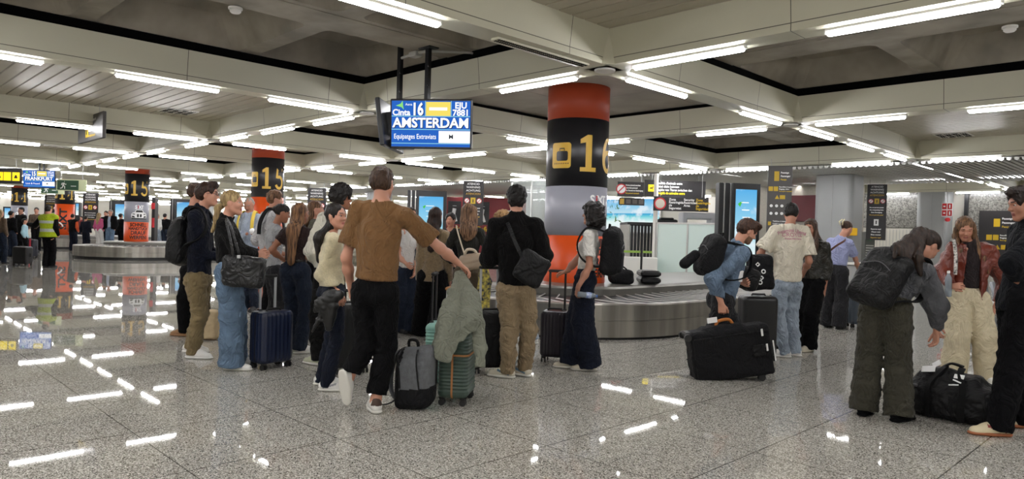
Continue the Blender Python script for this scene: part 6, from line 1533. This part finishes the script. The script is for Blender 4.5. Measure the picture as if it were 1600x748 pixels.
def bag_frame(J, lean=0.0):
    r, o, u = J['trr'], -J['tff'], J['spine']
    return r, nrm(o), u
def backpack(key, cx, cy, dd, w, h, dp, label, m, m2=None, roll=0.0, strapm=None, off=.0, flat=.4, sides='LR', pocket=True, patch=None):
    J = P[key]; r, o, u = bag_frame(J); q = math.radians(roll); r, u = r * math.cos(q) + u * math.sin(q), u * math.cos(q) - r * math.sin(q)
    c = U(cx, cy, cy * 0 + (J['base'] @ _f * 0) + dd); root = empty('backpack', c, label, 'backpack'); Z = np.zeros(3); ax = (r, o, u)
    f = Sh(.03); f.rbox(Z - u * h * .04, ax, (w / 2, dp * .38, h * .46), .07); f.rbox(-u * h * .10 + o * dp * .12, ax, (w * .46, dp * .36, h * .38), .06); f.ell(u * h * .34, ax, (w * .40, dp * .40, h * .16), .05)
    f.noise(.010, (16, 16, 12), 7); f.noise(.005, 40, 2, 'r'); soft('main_bag', f, .010, m, root)
    if pocket:
        f = Sh(.02); f.rbox(-u * h * .20 + o * dp * .40, ax, (w * .36, dp * .16, h * .22), .035); f.noise(.007, 22, 4); soft('front_pocket', f, .009, m2 or m, root)
        mb = MB(); mb.tube([r * x * w + o * (dp * .50) + u * (h * .10 + .03 * math.cos(x * 6)) for x in np.linspace(-.34, .34, 9)], .004, 5); mb.build('zip', mat('zip_grey', '4a4a4e', .4), root)
    mb = MB(); mb.tube([u * h * .42 + r * -.04 - o * dp * .2, u * (h * .42 + .055) - r * .03 - o * dp * .2, u * (h * .42 + .055) + r * .03 - o * dp * .2, u * h * .42 + r * .04 - o * dp * .2], .010, 6); mb.build('top_handle', strapm or B_strap, root)
    n_ = J['neck'] + J['base'] - c; tf = J['tff']; sp = J['spine']
    for s in sides:
        k = 1 if s == 'R' else -1; X = J['trr'] * k
        pts = [u * h * .36 + X * w * .18 - o * dp * .3, n_ + X * .10 - tf * .05 + sp * .035, n_ + X * .115 + tf * .045 + sp * .02 + tf * off, n_ + X * .135 + tf * (.105 + off) - sp * .13, n_ + X * .165 + tf * (.05 + off) - sp * .27, n_ + X * .16 - tf * .08 - sp * .34, -u * h * .34 + X * w * .36 - o * dp * .2]
        mb = MB(); PP = catm(pts); mb.tube(PP, .026, 8, flat=.25, nrm=None); ribbon(mb, PP, .045, J)
        mb2 = MB(); ribbon(mb2, PP, .045, J); mb2.build('shoulder_strap', strapm or B_strap, root)
    return root, ax, c
def catm(pts, n=5):
    pts = [np.array(p, float) for p in pts]; P_ = [pts[0]] + pts + [pts[-1]]; out = []
    for a, b, c, d in zip(P_, P_[1:], P_[2:], P_[3:]):
        for t in range(n):
            t /= n; out.append(.5 * ((2 * b) + (c - a) * t + (2 * a - 5 * b + 4 * c - d) * t * t + (3 * b - a - 3 * c + d) * t ** 3))
    out.append(pts[-1]); return out
def ribbon(mb, pts, w, J=None, th=.007, side=None, centre=None):
    """flat strap along pts; its width lies across the path and along the body surface"""
    n = len(pts); c0 = centre if centre is not None else sum(pts) / n; rings = []
    for k in range(n):
        t = nrm(pts[min(k + 1, n - 1)] - pts[max(k - 1, 0)]); out = pts[k] - c0; out = out - t * (out @ t)
        out = nrm(out) if np.linalg.norm(out) > 1e-4 else nrm(np.cross(t, UPZ)); s = np.cross(t, out)
        rings.append([pts[k] + s * w / 2 + out * th, pts[k] - s * w / 2 + out * th, pts[k] - s * w / 2 - out * th, pts[k] + s * w / 2 - out * th])
    mb.loft(rings)
def depth_of(key, z=0): return float((P[key]['base'] - np.array([0, 0, H])) @ _f)
backpack('navy_man', 281, 376, 7.22, .30, .50, .20, 'black backpack worn by the navy sweater man at the left', B_black, roll=6)
backpack('white_tee_woman', 955, 392, 7.16, .34, .50, .24, 'black backpack on the back of the white tee woman', B_black2, sides='LR')
r_ = backpack('denim_man', 1112, 398, 7.15, .34, .44, .22, 'black roll top backpack on the bent denim jacket man', B_black2, sides='LR', off=.04)
f = Sh(.03); q_ = U(1070, 412, 7.1) - r_[2]; f.cone(q_, q_ + RT * .10 + UPZ * .10, .055, .05); f.noise(.008, 25, 3); soft('hanging_cap', f, .010, B_black2, r_[0])
backpack('bending_woman', 1377, 432, 5.40, .36, .48, .22, 'large black backpack on the bending woman in grey', B_black, roll=0, off=.01)
def strap_on(key, pts, w, m, name, label, cat='strap'): pass

# grey and black backpack standing on the floor
c = UG(655, 5.5); c[2] = 0; e = empty('backpack', c, 'grey and black backpack standing on the floor beside the green suitcase', 'backpack'); o = DIR(195); rr = nrm(np.cross(UPZ, o)); ax = (rr, o, nrm(UPZ + RT * -.12)); u = ax[2]
M_greyp = mat('canvas_grey', '5d5f62', .85, vary=.12, vscale=30, bump=.6, bscale=120)
f = Sh(.04); f.rbox(u * .24, ax, (.155, .085, .235), .07); f.rbox(u * .20 + o * .07, ax, (.14, .08, .19), .06); f.noise(.008, 18, 2)
soft('main_bag', f, .009, [M_greyp, B_black2], e, cls=lambda C: np.where((C @ u < .17) | (C @ rr > .12) & (C @ o < .0) | (C @ rr < -.11), 1, 0))
for s in (-.075, .075): mb = MB(); mb.tube(catm([u * .46 + rr * s * .8 + o * .06, u * .40 + rr * s + o * .145, u * .28 + rr * s + o * .155, u * .17 + rr * s * 1.05 + o * .155]), .007, 6); mb.build('zip', B_black, e)
mb = MB(); mb.tube(catm([u * .47 + rr * -.04, u * .52 - rr * .03, u * .52 + rr * .03, u * .47 + rr * .04]), .012, 7); mb.build('top_handle', B_strap, e)
mb = MB(); pp = catm([u * .44 - rr * .06 - o * .06, u * .40 - rr * .17 - o * .07, u * .25 - rr * .225 - o * .03, u * .12 - rr * .21 + o * .03, u * .03 - rr * .15 + o * .05]); ribbon(mb, pp, .055, centre=u * .25); mb.build('shoulder_strap', mat('strap_grey', '55575a', .7), e)
mb = MB(); pp = catm([u * .08 - rr * .16 + o * .02, V3(0, 0, .03) - rr * .21 + o * .04, V3(0, 0, .008) - rr * .27 + o * .06, V3(0, 0, .008) - rr * .35 + o * .06]); ribbon(mb, pp, .02, centre=u * .5, th=.003); mb.build('loose_strap', B_strap, e)

# jacket hanging from the suitcase handle and the hand
c = U(718, 425, 5.62); e = empty('jacket', c, 'grey green jacket hanging over the green suitcase from the hand of the brown tee man', 'jacket')
Wj = lambda x, y, dd=0: U(x, y, 5.62 + dd) - c
M_jk = cloth('jacket_grey_green', '7d8073', .06, .4, 110)
f = Sh(.025); k2 = .34; nn_ = FW
f.chain([Wj(718, 430, .0), Wj(708, 458, -.08), Wj(700, 495, -.17), Wj(697, 535, -.2), Wj(693, 555, -.2)], [.030, .055, .065, .075, .070], nn_, k2)
f.chain([Wj(720, 430, .0), Wj(726, 465, -.08), Wj(733, 500, -.19), Wj(722, 525, -.2)], [.035, .075, .085, .05], nn_, k2)
f.chain([Wj(725, 432, .0), Wj(738, 465, -.06), Wj(747, 505, -.14), Wj(752, 545, -.14), Wj(750, 574, -.13)], [.030, .055, .060, .050, .042], nn_, .45, end=True)
f.chain([Wj(708, 470, -.1), Wj(690, 510, -.13), Wj(682, 540, -.1)], [.04, .045, .04], nn_, .4); f.noise(.010, (26, 26, 8), 3); f.noise(.006, (60, 60, 16), 8, 'r')
soft('jacket_cloth', f, .0075, M_jk, e)
mb = MB(); pp = catm([Wj(702, 520, -.27), Wj(722, 506, -.29), Wj(742, 492, -.25)]); ribbon(mb, pp, .045, centre=Wj(722, 500, .3), th=.006); mb.build('hem_band', M_jk, e)

# the big case carried on its side
c = U(1139, 549, 6.98); e = empty('suitcase', np.array([c[0], c[1], 0]), 'large black soft suitcase carried flat on its side by the denim man', 'suitcase'); cz = V3(0, 0, c[2])
uL = nrm(U(1203, 539, 6.98) - U(1076, 557, 6.98)); wL = nrm(UPZ - uL * uL[2]); nL = np.cross(uL, wL); ax = (uL, wL, nL)
f = Sh(.03); f.rbox(cz, ax, (.395, .250, .14), .045); f.rbox(cz - nL * 0 + wL * .24 - uL * .05, ax, (.20, .04, .09), .035, k=.05); f.noise(.009, (9, 9, 14), 4); f.noise(.004, 26, 6, 'r'); soft('soft_shell', f, .009, B_black2, e)
for a_, b_ in ((-.41, .21), (-.40, -.26), (.25, -.27)):
    mb = MB(); q = cz + uL * a_ + wL * b_; mb.tube([q - nL * .13, q - nL * .09], .035, 14); mb.tube([q + nL * .09, q + nL * .13], .035, 14); mb.bbox(q + wL * .02 + uL * .02, (.07, .05, .2), .015, 0, (uL, wL, nL)); mb.build('wheel', M_wheel, e)
fr = -nL if (-nL) @ FW < 0 else nL
mb = MB(); mb.tube(catm([cz + uL * -.10 + wL * .25, cz + uL * -.07 + wL * .31, cz + uL * .04 + wL * .315, cz + uL * .08 + wL * .25]), .016, 8); mb.build('carry_handle', mat('handle_orange', 'b9702f', .6), e)
mb = MB(); q = cz + uL * -.13 + wL * .335 + fr * .03; mb.bbox(q, (.10, .055, .004), .002, 0, (uL, wL, nL)); mb.build('paper_tag', M_print_w, e)
for a_, b_, w_, h_ in ((.30, .17, .02, .07), (.33, .02, .018, .07), (.395, -.02, .012, .2)): mb = MB(); mb.bbox(cz + uL * a_ + wL * b_ + fr * .150, (w_, h_, .012), .003, 0, (nrm(uL + wL * .12), wL, nL)); mb.build('white_label', M_print_w, e)
mb = MB(); mb.bbox(cz + uL * .25 + wL * -.0 + fr * .146, (.12, .11, .02), .006, 0, (uL, wL, nL)); mb.build('logo_patch', B_black, e)
mb = MB(); mb.tube([cz + uL * x + wL * (.185) + fr * .142 for x in np.linspace(-.36, .36, 8)], .006, 6); mb.tube([cz + uL * -.37 + wL * y + fr * .135 for y in (-.2, 0, .18)], .005, 6); mb.build('zip', B_black, e)

# black duffel on the floor
c = UG(1491, 5.62); c[2] = 0; e = empty('duffel_bag', c, 'black duffel bag with white tags on the floor at the right', 'duffel bag'); D = nrm(UG(1535, 5.4) - UG(1430, 5.75)); S_ = nrm(np.cross(UPZ, D)); ax = (D, S_, UPZ)
f = Sh(.05); f.rbox(UPZ * .15, ax, (.33, .19, .15), .09); f.rbox(UPZ * .26 - D * .03, ax, (.24, .14, .11), .08); f.ell(UPZ * .33 - D * .12, ax, (.16, .12, .07)); f.plane(V3(0, 0, .0), -UPZ); f.noise(.016, (9, 9, 9), 4); f.noise(.007, 28, 5, 'r'); soft('soft_body', f, .009, B_black, e)
sf = S_ if S_ @ FW < 0 else -S_
for s in (-.13, .10):
    mb = MB(); pp = catm([D * s + sf * .20 + UPZ * .02, D * s + sf * .215 + UPZ * .16, D * s + sf * .19 + UPZ * .28, D * (s * .6) + sf * .10 + UPZ * .38, D * (s * .5) + sf * .02 + UPZ * .41]); ribbon(mb, pp, .045, centre=UPZ * .15); mb.build('carry_strap', B_strap, e)
mb = MB(); pp = catm([D * -.08 + sf * .02 + UPZ * .405, D * -.03 + UPZ * .435, D * .05 + UPZ * .42]); ribbon(mb, pp, .05, centre=UPZ * .1); mb.build('grip_wrap', B_strap, e)
for a_, b_, z_, w_, h_, tl in ((-.16, .12, .385, .10, .06, .3), (-.12, .06, .425, .07, .05, .9), (.06, .13, .36, .07, .04, 0), (.04, .19, .30, .07, .012, .25), (.06, .18, .33, .06, .012, -.5)):
    mb = MB(); a2 = nrm(D * math.cos(tl) + UPZ * math.sin(tl) * .6); b2 = nrm(np.cross(nrm(sf + UPZ), a2)); mb.bbox(D * a_ + sf * b_ + UPZ * z_, (w_, h_, .006), .002, 0, (a2, b2, np.cross(a2, b2))); mb.build('white_tag', M_print_w, e)
mb = MB(); mb.bbox(D * -.24 + sf * .185 + UPZ * .25, (.05, .035, .02), .004, 0, ax); mb.build('buckle', mat('zip_grey'), e)

# shoulder bags
def soft_bag(name, px, py, d, half, rad, label, m, cat, phi, straps, roll=0, seed=3, res=.010, sm=None, sw=.02, noise=.012):
    c = U(px, py, d); e = empty(name, c, label, cat); o = DIR(phi); r = nrm(np.cross(UPZ, o)); q = math.radians(roll); r2, u2 = r * math.cos(q) + UPZ * math.sin(q), UPZ * math.cos(q) - r * math.sin(q)
    f = Sh(.03); f.rbox(np.zeros(3), (r2, o, u2), half, rad); f.noise(noise, 16, seed); f.noise(.005, 34, seed + 2, 'r'); soft('bag_body', f, res, m, e)
    for pts in straps:
        PP = catm([U(*p) - c for p in pts]); mb = MB(); ribbon(mb, PP, sw, th=.004, centre=sum(PP) / len(PP) + FW * .6); mb.build('shoulder_strap', sm or m, e)
    return e, (r2, o, u2), c
M_lb = mat('leather_tote', '0d0d0f', .38, fold=.6, vary=.15, vscale=8, bump=.3, bscale=40)
e, ax, c = soft_bag('tote_bag', 380, 424, 6.42, (.19, .07, .145), .05, 'black leather tote bag on the shoulder of the blonde woman', M_lb, 'bag', 175,
    [[(366, 412, 6.37), (362, 385, 6.35), (355, 352, 6.40), (352, 342, 6.55)], [(377, 410, 6.37), (371, 388, 6.33), (360, 352, 6.38), (354, 341, 6.55)]], roll=-3)
mb = MB(); mb.bbox(U(373, 401, 6.33) - c, (.035, .012, .03), .004, 0, (RT, FW, UPZ)); mb.build('buckle', M_alu2, e)
e, ax, c = soft_bag('shoulder_bag', 737, 409, 8.12, (.145, .07, .095), .05, 'beige shoulder bag hanging behind the olive sweater woman', mat('leather_beige', 'a08d78', .5, vary=.05, vscale=6), 'bag', 185,
    [[(727, 400, 8.1), (722, 385, 8.15), (716, 365, 8.27), (713, 352, 8.35)]], roll=8, noise=.008, sm=mat('strap_beige', 'c6b8a2', .5), sw=.016)
mb = MB(); mb.tube(catm([U(726, 398, 8.1) - c, U(730, 390, 8.08) - c, U(741, 391, 8.08) - c, U(747, 401, 8.1) - c]), .016, 8); mb.build('twisted_handle', mat('strap_beige'), e)
c = U(756, 448, 8.05); e = empty('scarf', c, 'patterned yellow and navy scarf hanging beside the beige shoulder bag', 'scarf'); Wj = lambda x, y, dd=0: U(x, y, 8.05 + dd) - c
f = Sh(.015); f.chain([Wj(756, 402), Wj(754, 430), Wj(752, 455), Wj(750, 474)], [.02, .055, .06, .045], FW, .35); f.chain([Wj(758, 404), Wj(763, 440), Wj(757, 480), Wj(756, 492)], [.02, .04, .05, .03], FW, .35); f.noise(.010, (30, 30, 10), 3)
soft('scarf_cloth', f, .009, mat('scarf_print', '1f2a3c', .8, col2='d2bf52', vscale=26), e)
e, ax, c = soft_bag('sling_bag', 830, 420, 6.42, (.145, .055, .15), .05, 'black sling bag on the hip of the black pullover man', B_black, 'bag', 172,
    [[(816, 402, 6.40), (805, 378, 6.45), (796, 355, 6.53), (791, 345, 6.63)], [(812, 400, 6.40), (830, 402, 6.39), (846, 414, 6.40)]], roll=-28, sw=.035)
e, ax, c = soft_bag('crossbody_strap_bag', 1291, 402, 11.3, (.09, .05, .07), .03, 'small brown crossbody bag and strap of the lilac tee woman', mat('leather_brown', '5b3a30', .5), 'bag', 10,
    [[(1293, 395, 11.05), (1305, 385, 10.95), (1318, 377, 10.96), (1322, 373, 11.1)]], sw=.03); e.name = 'crossbody_bag'
e, ax, c = soft_bag('overhead_bag', 1187, 425, 7.95, (.13, .13, .20), .06, 'black holdall with white printed letters stacked on the black suitcase', B_black2, 'bag', 180, [], roll=4); e.name = 'holdall'
for k, (x, y) in enumerate(((1193, 424), (1190, 434), (1188, 441), (1184, 413))):
    mb = MB(); mb.tube([U(x, y, 7.80) - c + (RT * math.cos(t) + UPZ * math.sin(t)) * .020 for t in np.linspace(0, 6.28, 13 if k % 2 == 0 else 5)], .007, 5); mb.build('printed_mark', M_print_w, e)
e, ax, c = soft_bag('travel_bag', 1165, 434, 7.35, (.13, .11, .12), .06, 'dark jacket bundle held under the arm of the denim man', B_black, 'bag', 180, [], roll=-20); e.name = 'bundle'
# straps of the hoodie man and the elder
def chest_strap(key, side, m, label, w=.05, y=0, lat=0.0):
    J = P[key]; k = 1 if side == 'R' else -1; X = J['trr'] * k; n_ = J['neck'] + X * lat; tf, sp = J['tff'], J['spine']
    pts = [n_ + X * .10 - tf * .17 - sp * .30, n_ + X * .10 - tf * .155 - sp * .12, n_ + X * .10 - tf * .06 + sp * .05, n_ + X * .115 + tf * .06 + sp * .025, n_ + X * .12 + tf * .15 - sp * .13, n_ + X * .12 + tf * .165 - sp * .30]
    PP = catm(pts); c = PP[len(PP) // 2] + J['base']; mb = MB(); ribbon(mb, [p - (c - J['base']) for p in PP], w, centre=n_ - sp * .15 - (c - J['base'])); o = mb.build('bag_strap', m); o.location = c; tag(o, label, 'strap')
chest_strap('hoodie_man', 'R', B_strap, 'black bag strap over the shoulder of the pale hoodie man', .06)
chest_strap('elder', 'R', mat('strap_yellow', 'd9b93a', .6), 'yellow strap on the left of the blue shirt of the elderly man'); chest_strap('elder', 'L', mat('strap_yellow'), 'yellow strap on the right of the blue shirt of the elderly man')
chest_strap('red_woman', 'R', mat('strap_check', 'd8d4cc', .6, col2='141414', vscale=45), 'black and white patterned strap on the red leather jacket', w=.03, lat=.055)

# leather jacket over the arm of the yellow sweater woman
c = U(515, 482, 5.72); e = empty('jacket', c, 'black leather jacket draped over the forearm of the yellow sweater woman', 'jacket'); Wj = lambda x, y, dd=0: U(x, y, 5.72 + dd) - c
f = Sh(.02); f.chain([Wj(530, 462), Wj(515, 464), Wj(500, 476), Wj(493, 486)], [.045, .055, .055, .03], FW, .6); f.chain([Wj(522, 465), Wj(516, 490), Wj(513, 512)], [.05, .055, .04], FW, .5); f.chain([Wj(510, 470), Wj(498, 500), Wj(488, 518)], [.035, .022, .014]); f.noise(.012, 22, 3); f.noise(.006, 45, 4, 'r')
soft('jacket_leather', f, .008, mat('leather_shiny', '0a0a0b', .35, bump=.3, bscale=40), e)
# bottles and cup
def bottle(px, py, d, axis, label, col='8fb4d8', L_=.20, blue=True):
    c = U(px, py, d); e = empty('water_bottle', c, label, 'bottle'); a = nrm(axis[0] * RT + axis[1] * FW + axis[2] * UPZ); mb = MB()
    mb.tube([a * (t * L_) for t in (-.5, -.48, -.2, -.17, -.1, .1, .25, .33, .40, .42)], [.022, .030, .030, .027, .030, .030, .029, .018, .012, .012], 16); mb.build('bottle_body', mat('bottle_clear', 'b9c6d2', .08, trans=.6), e, True)
    mb = MB(); mb.tube([a * (.42 * L_), a * (.5 * L_)], .014, 12); mb.build('cap', mat('cap_blue', '3a63b0', .4) if blue else M_print_w, e)
    if blue: mb = MB(); mb.tube([a * (-.08 * L_), a * (.18 * L_)], .0306, 16); mb.build('bottle_label', mat('label_blue', '2b4f9c', .4, col2='c3cfe4', vscale=30), e)
bottle(918, 461, 6.93, (1, .1, -.08), 'water bottle with blue label held by the white tee woman')
bottle(1482, 443, 6.93, (-.15, -.2, 1), 'clear bottle with white cap held by the woman in red leather', blue=False, L_=.26)
c = U(1155, 432, 7.12); e = empty('coffee_cup', c, 'white paper cup held by the denim jacket man', 'cup'); mb = MB(); mb.tube([UPZ * -.05, UPZ * .045], [.030, .040], 16); mb.build('cup_body', M_print_w, e); mb = MB(); mb.tube([UPZ * .045, UPZ * .055, UPZ * .062], [.042, .042, .034], 16); mb.build('lid', M_print_w, e)
c = U(394, 361, 10.9); f = Sh(.01); f.ell((0, 0, 0), (RT, FW, UPZ), (.055, .03, .04)); f.noise(.018, 40, 3); o = soft('paper_wrapper', f, .010, M_print_w, None); o.location = c; tag(o, 'crumpled white wrapper in the hands of the elderly man', 'wrapper')
# beige paper-like bag behind the legs
e, ax, c = soft_bag('carrier_bag', 327, 503, 8.4, (.125, .09, .17), .03, 'beige carrier bag standing behind the legs of the navy sweater man', mat('bag_beige', 'b8a482', .8, vary=.05), 'bag', 190, [], noise=.010)
e.location = (c[0], c[1], .185)
# bags lying on the carousel island
c = G(HB - .9, 3.35, .63); 
def on_island(px, d): q = UG(px, d, .635); return q
q = on_island(970, 10.95); e = empty('holdall', q, 'black soft bag lying on the carousel left of the flat black case', 'bag'); f = Sh(.04); f.rbox(UPZ * .11, (RT, FW, UPZ), (.19, .14, .11), .07); f.ell(UPZ * .18 - RT * .06, (RT, FW, UPZ), (.12, .1, .06)); f.noise(.016, 12, 5); f.plane((0, 0, 0), -UPZ); soft('bag_body', f, .014, B_black2, e)
mb = MB(); mb.tube(catm([RT * -.1 + UPZ * .2 - FW * .06, UPZ * .27 - FW * .08, RT * .1 + UPZ * .2 - FW * .06]), .012, 6); mb.build('handle', B_strap, e)
q = on_island(1013, 11.2); e = empty('suitcase', q, 'flat black hard case lying on the carousel island', 'suitcase'); mb = MB(); ax_ = (RT, FW, UPZ)
for k in range(2): mb.bbox(UPZ * (.055 + k * .105), (.32, .42, .095), .03, 0, ax_)
mb.build('shell', mat('shell_black'), e); mb = MB(); mb.tube(catm([RT * -.06 - FW * .21 + UPZ * .1, RT * -.05 - FW * .25 + UPZ * .1, RT * .05 - FW * .25 + UPZ * .1, RT * .06 - FW * .21 + UPZ * .1]), .010, 6); mb.build('side_handle', M_wheel, e)
# hi-vis stripes, printed shirt
def decal(target_name_root, garment, s, size, m, px, py, d, arc_=0.0, a=None, nface=None):
    """print conformed to the garment: projected along the facing direction onto its surface"""
    gob = [o for o in target_name_root.children if o.name.split('.')[0] == garment][0]; me = gob.data
    bvh = BVHTree.FromPolygons([v.co.copy() for v in me.vertices], [tuple(p.vertices) for p in me.polygons])
    base = np.array(target_name_root.location); o = U(px, py, d) - base; a = RT if a is None else a; dirn = nrm(np.cross(UPZ, a)); dirn = dirn if dirn @ FW > 0 else -dirn
    tm = txt_mesh(s, size, .002); bm = bmesh.new(); bm.from_mesh(tm); xs = [v.co.x for v in bm.verts]; x = min(xs)
    while x < max(xs):
        x += .02; bmesh.ops.bisect_plane(bm, geom=bm.verts[:] + bm.edges[:] + bm.faces[:], plane_co=(x, 0, 0), plane_no=(1, 0, 0))
    for v in bm.verts:
        x, y = v.co.x, v.co.y
        if arc_: th = x / arc_; x, y = (arc_ + y) * math.sin(th), (arc_ + y) * math.cos(th) - arc_
        p = o + a * x + UPZ * y - dirn * .5; h = bvh.ray_cast(Vector(p), Vector(dirn), 1.2)
        v.co = (h[0] - Vector(dirn) * .004) if h[0] is not None else Vector(p + dirn * .5)
    bm.to_mesh(tm); bm.free(); tm.materials.clear(); tm.materials.append(m); ob = bpy.data.objects.new('shirt_print', tm); COL.objects.link(ob); ob.parent = gob
M_pink = mat('print_pink', 'b98a90', .8); rt_ = P['cream_tee_man']['root']; aR = P['cream_tee_man']['trr']; aR = nrm(aR - UPZ * aR[2])
decal(rt_, 't_shirt', 'Fraternité Liberté', .052, M_pink, 1239, 360, 8.2, .42, aR); decal(rt_, 't_shirt', 'CROYEZ', .066, M_pink, 1240, 367, 8.2, 0, aR); decal(rt_, 't_shirt', "l'union fait la force", .026, M_pink, 1240, 373, 8.2, 0, aR)
def stripes(root, garment, zs, m, hgt=.05):
    gob = [o for o in root.children if o.name.split('.')[0] == garment][0]; me = gob.data; me.materials.append(m); k = len(me.materials) - 1
    for p in me.polygons:
        if any(a < p.center.z < b for a, b in zs): p.material_index = k
rv = P['vest_man']['root']; stripes(rv, 'hi_vis_vest', [(1.02, 1.10), (1.26, 1.33)], mat('reflective_grey', 'b9bdb5', .4))
# belt of the tote, claw clip etc. already with their owners
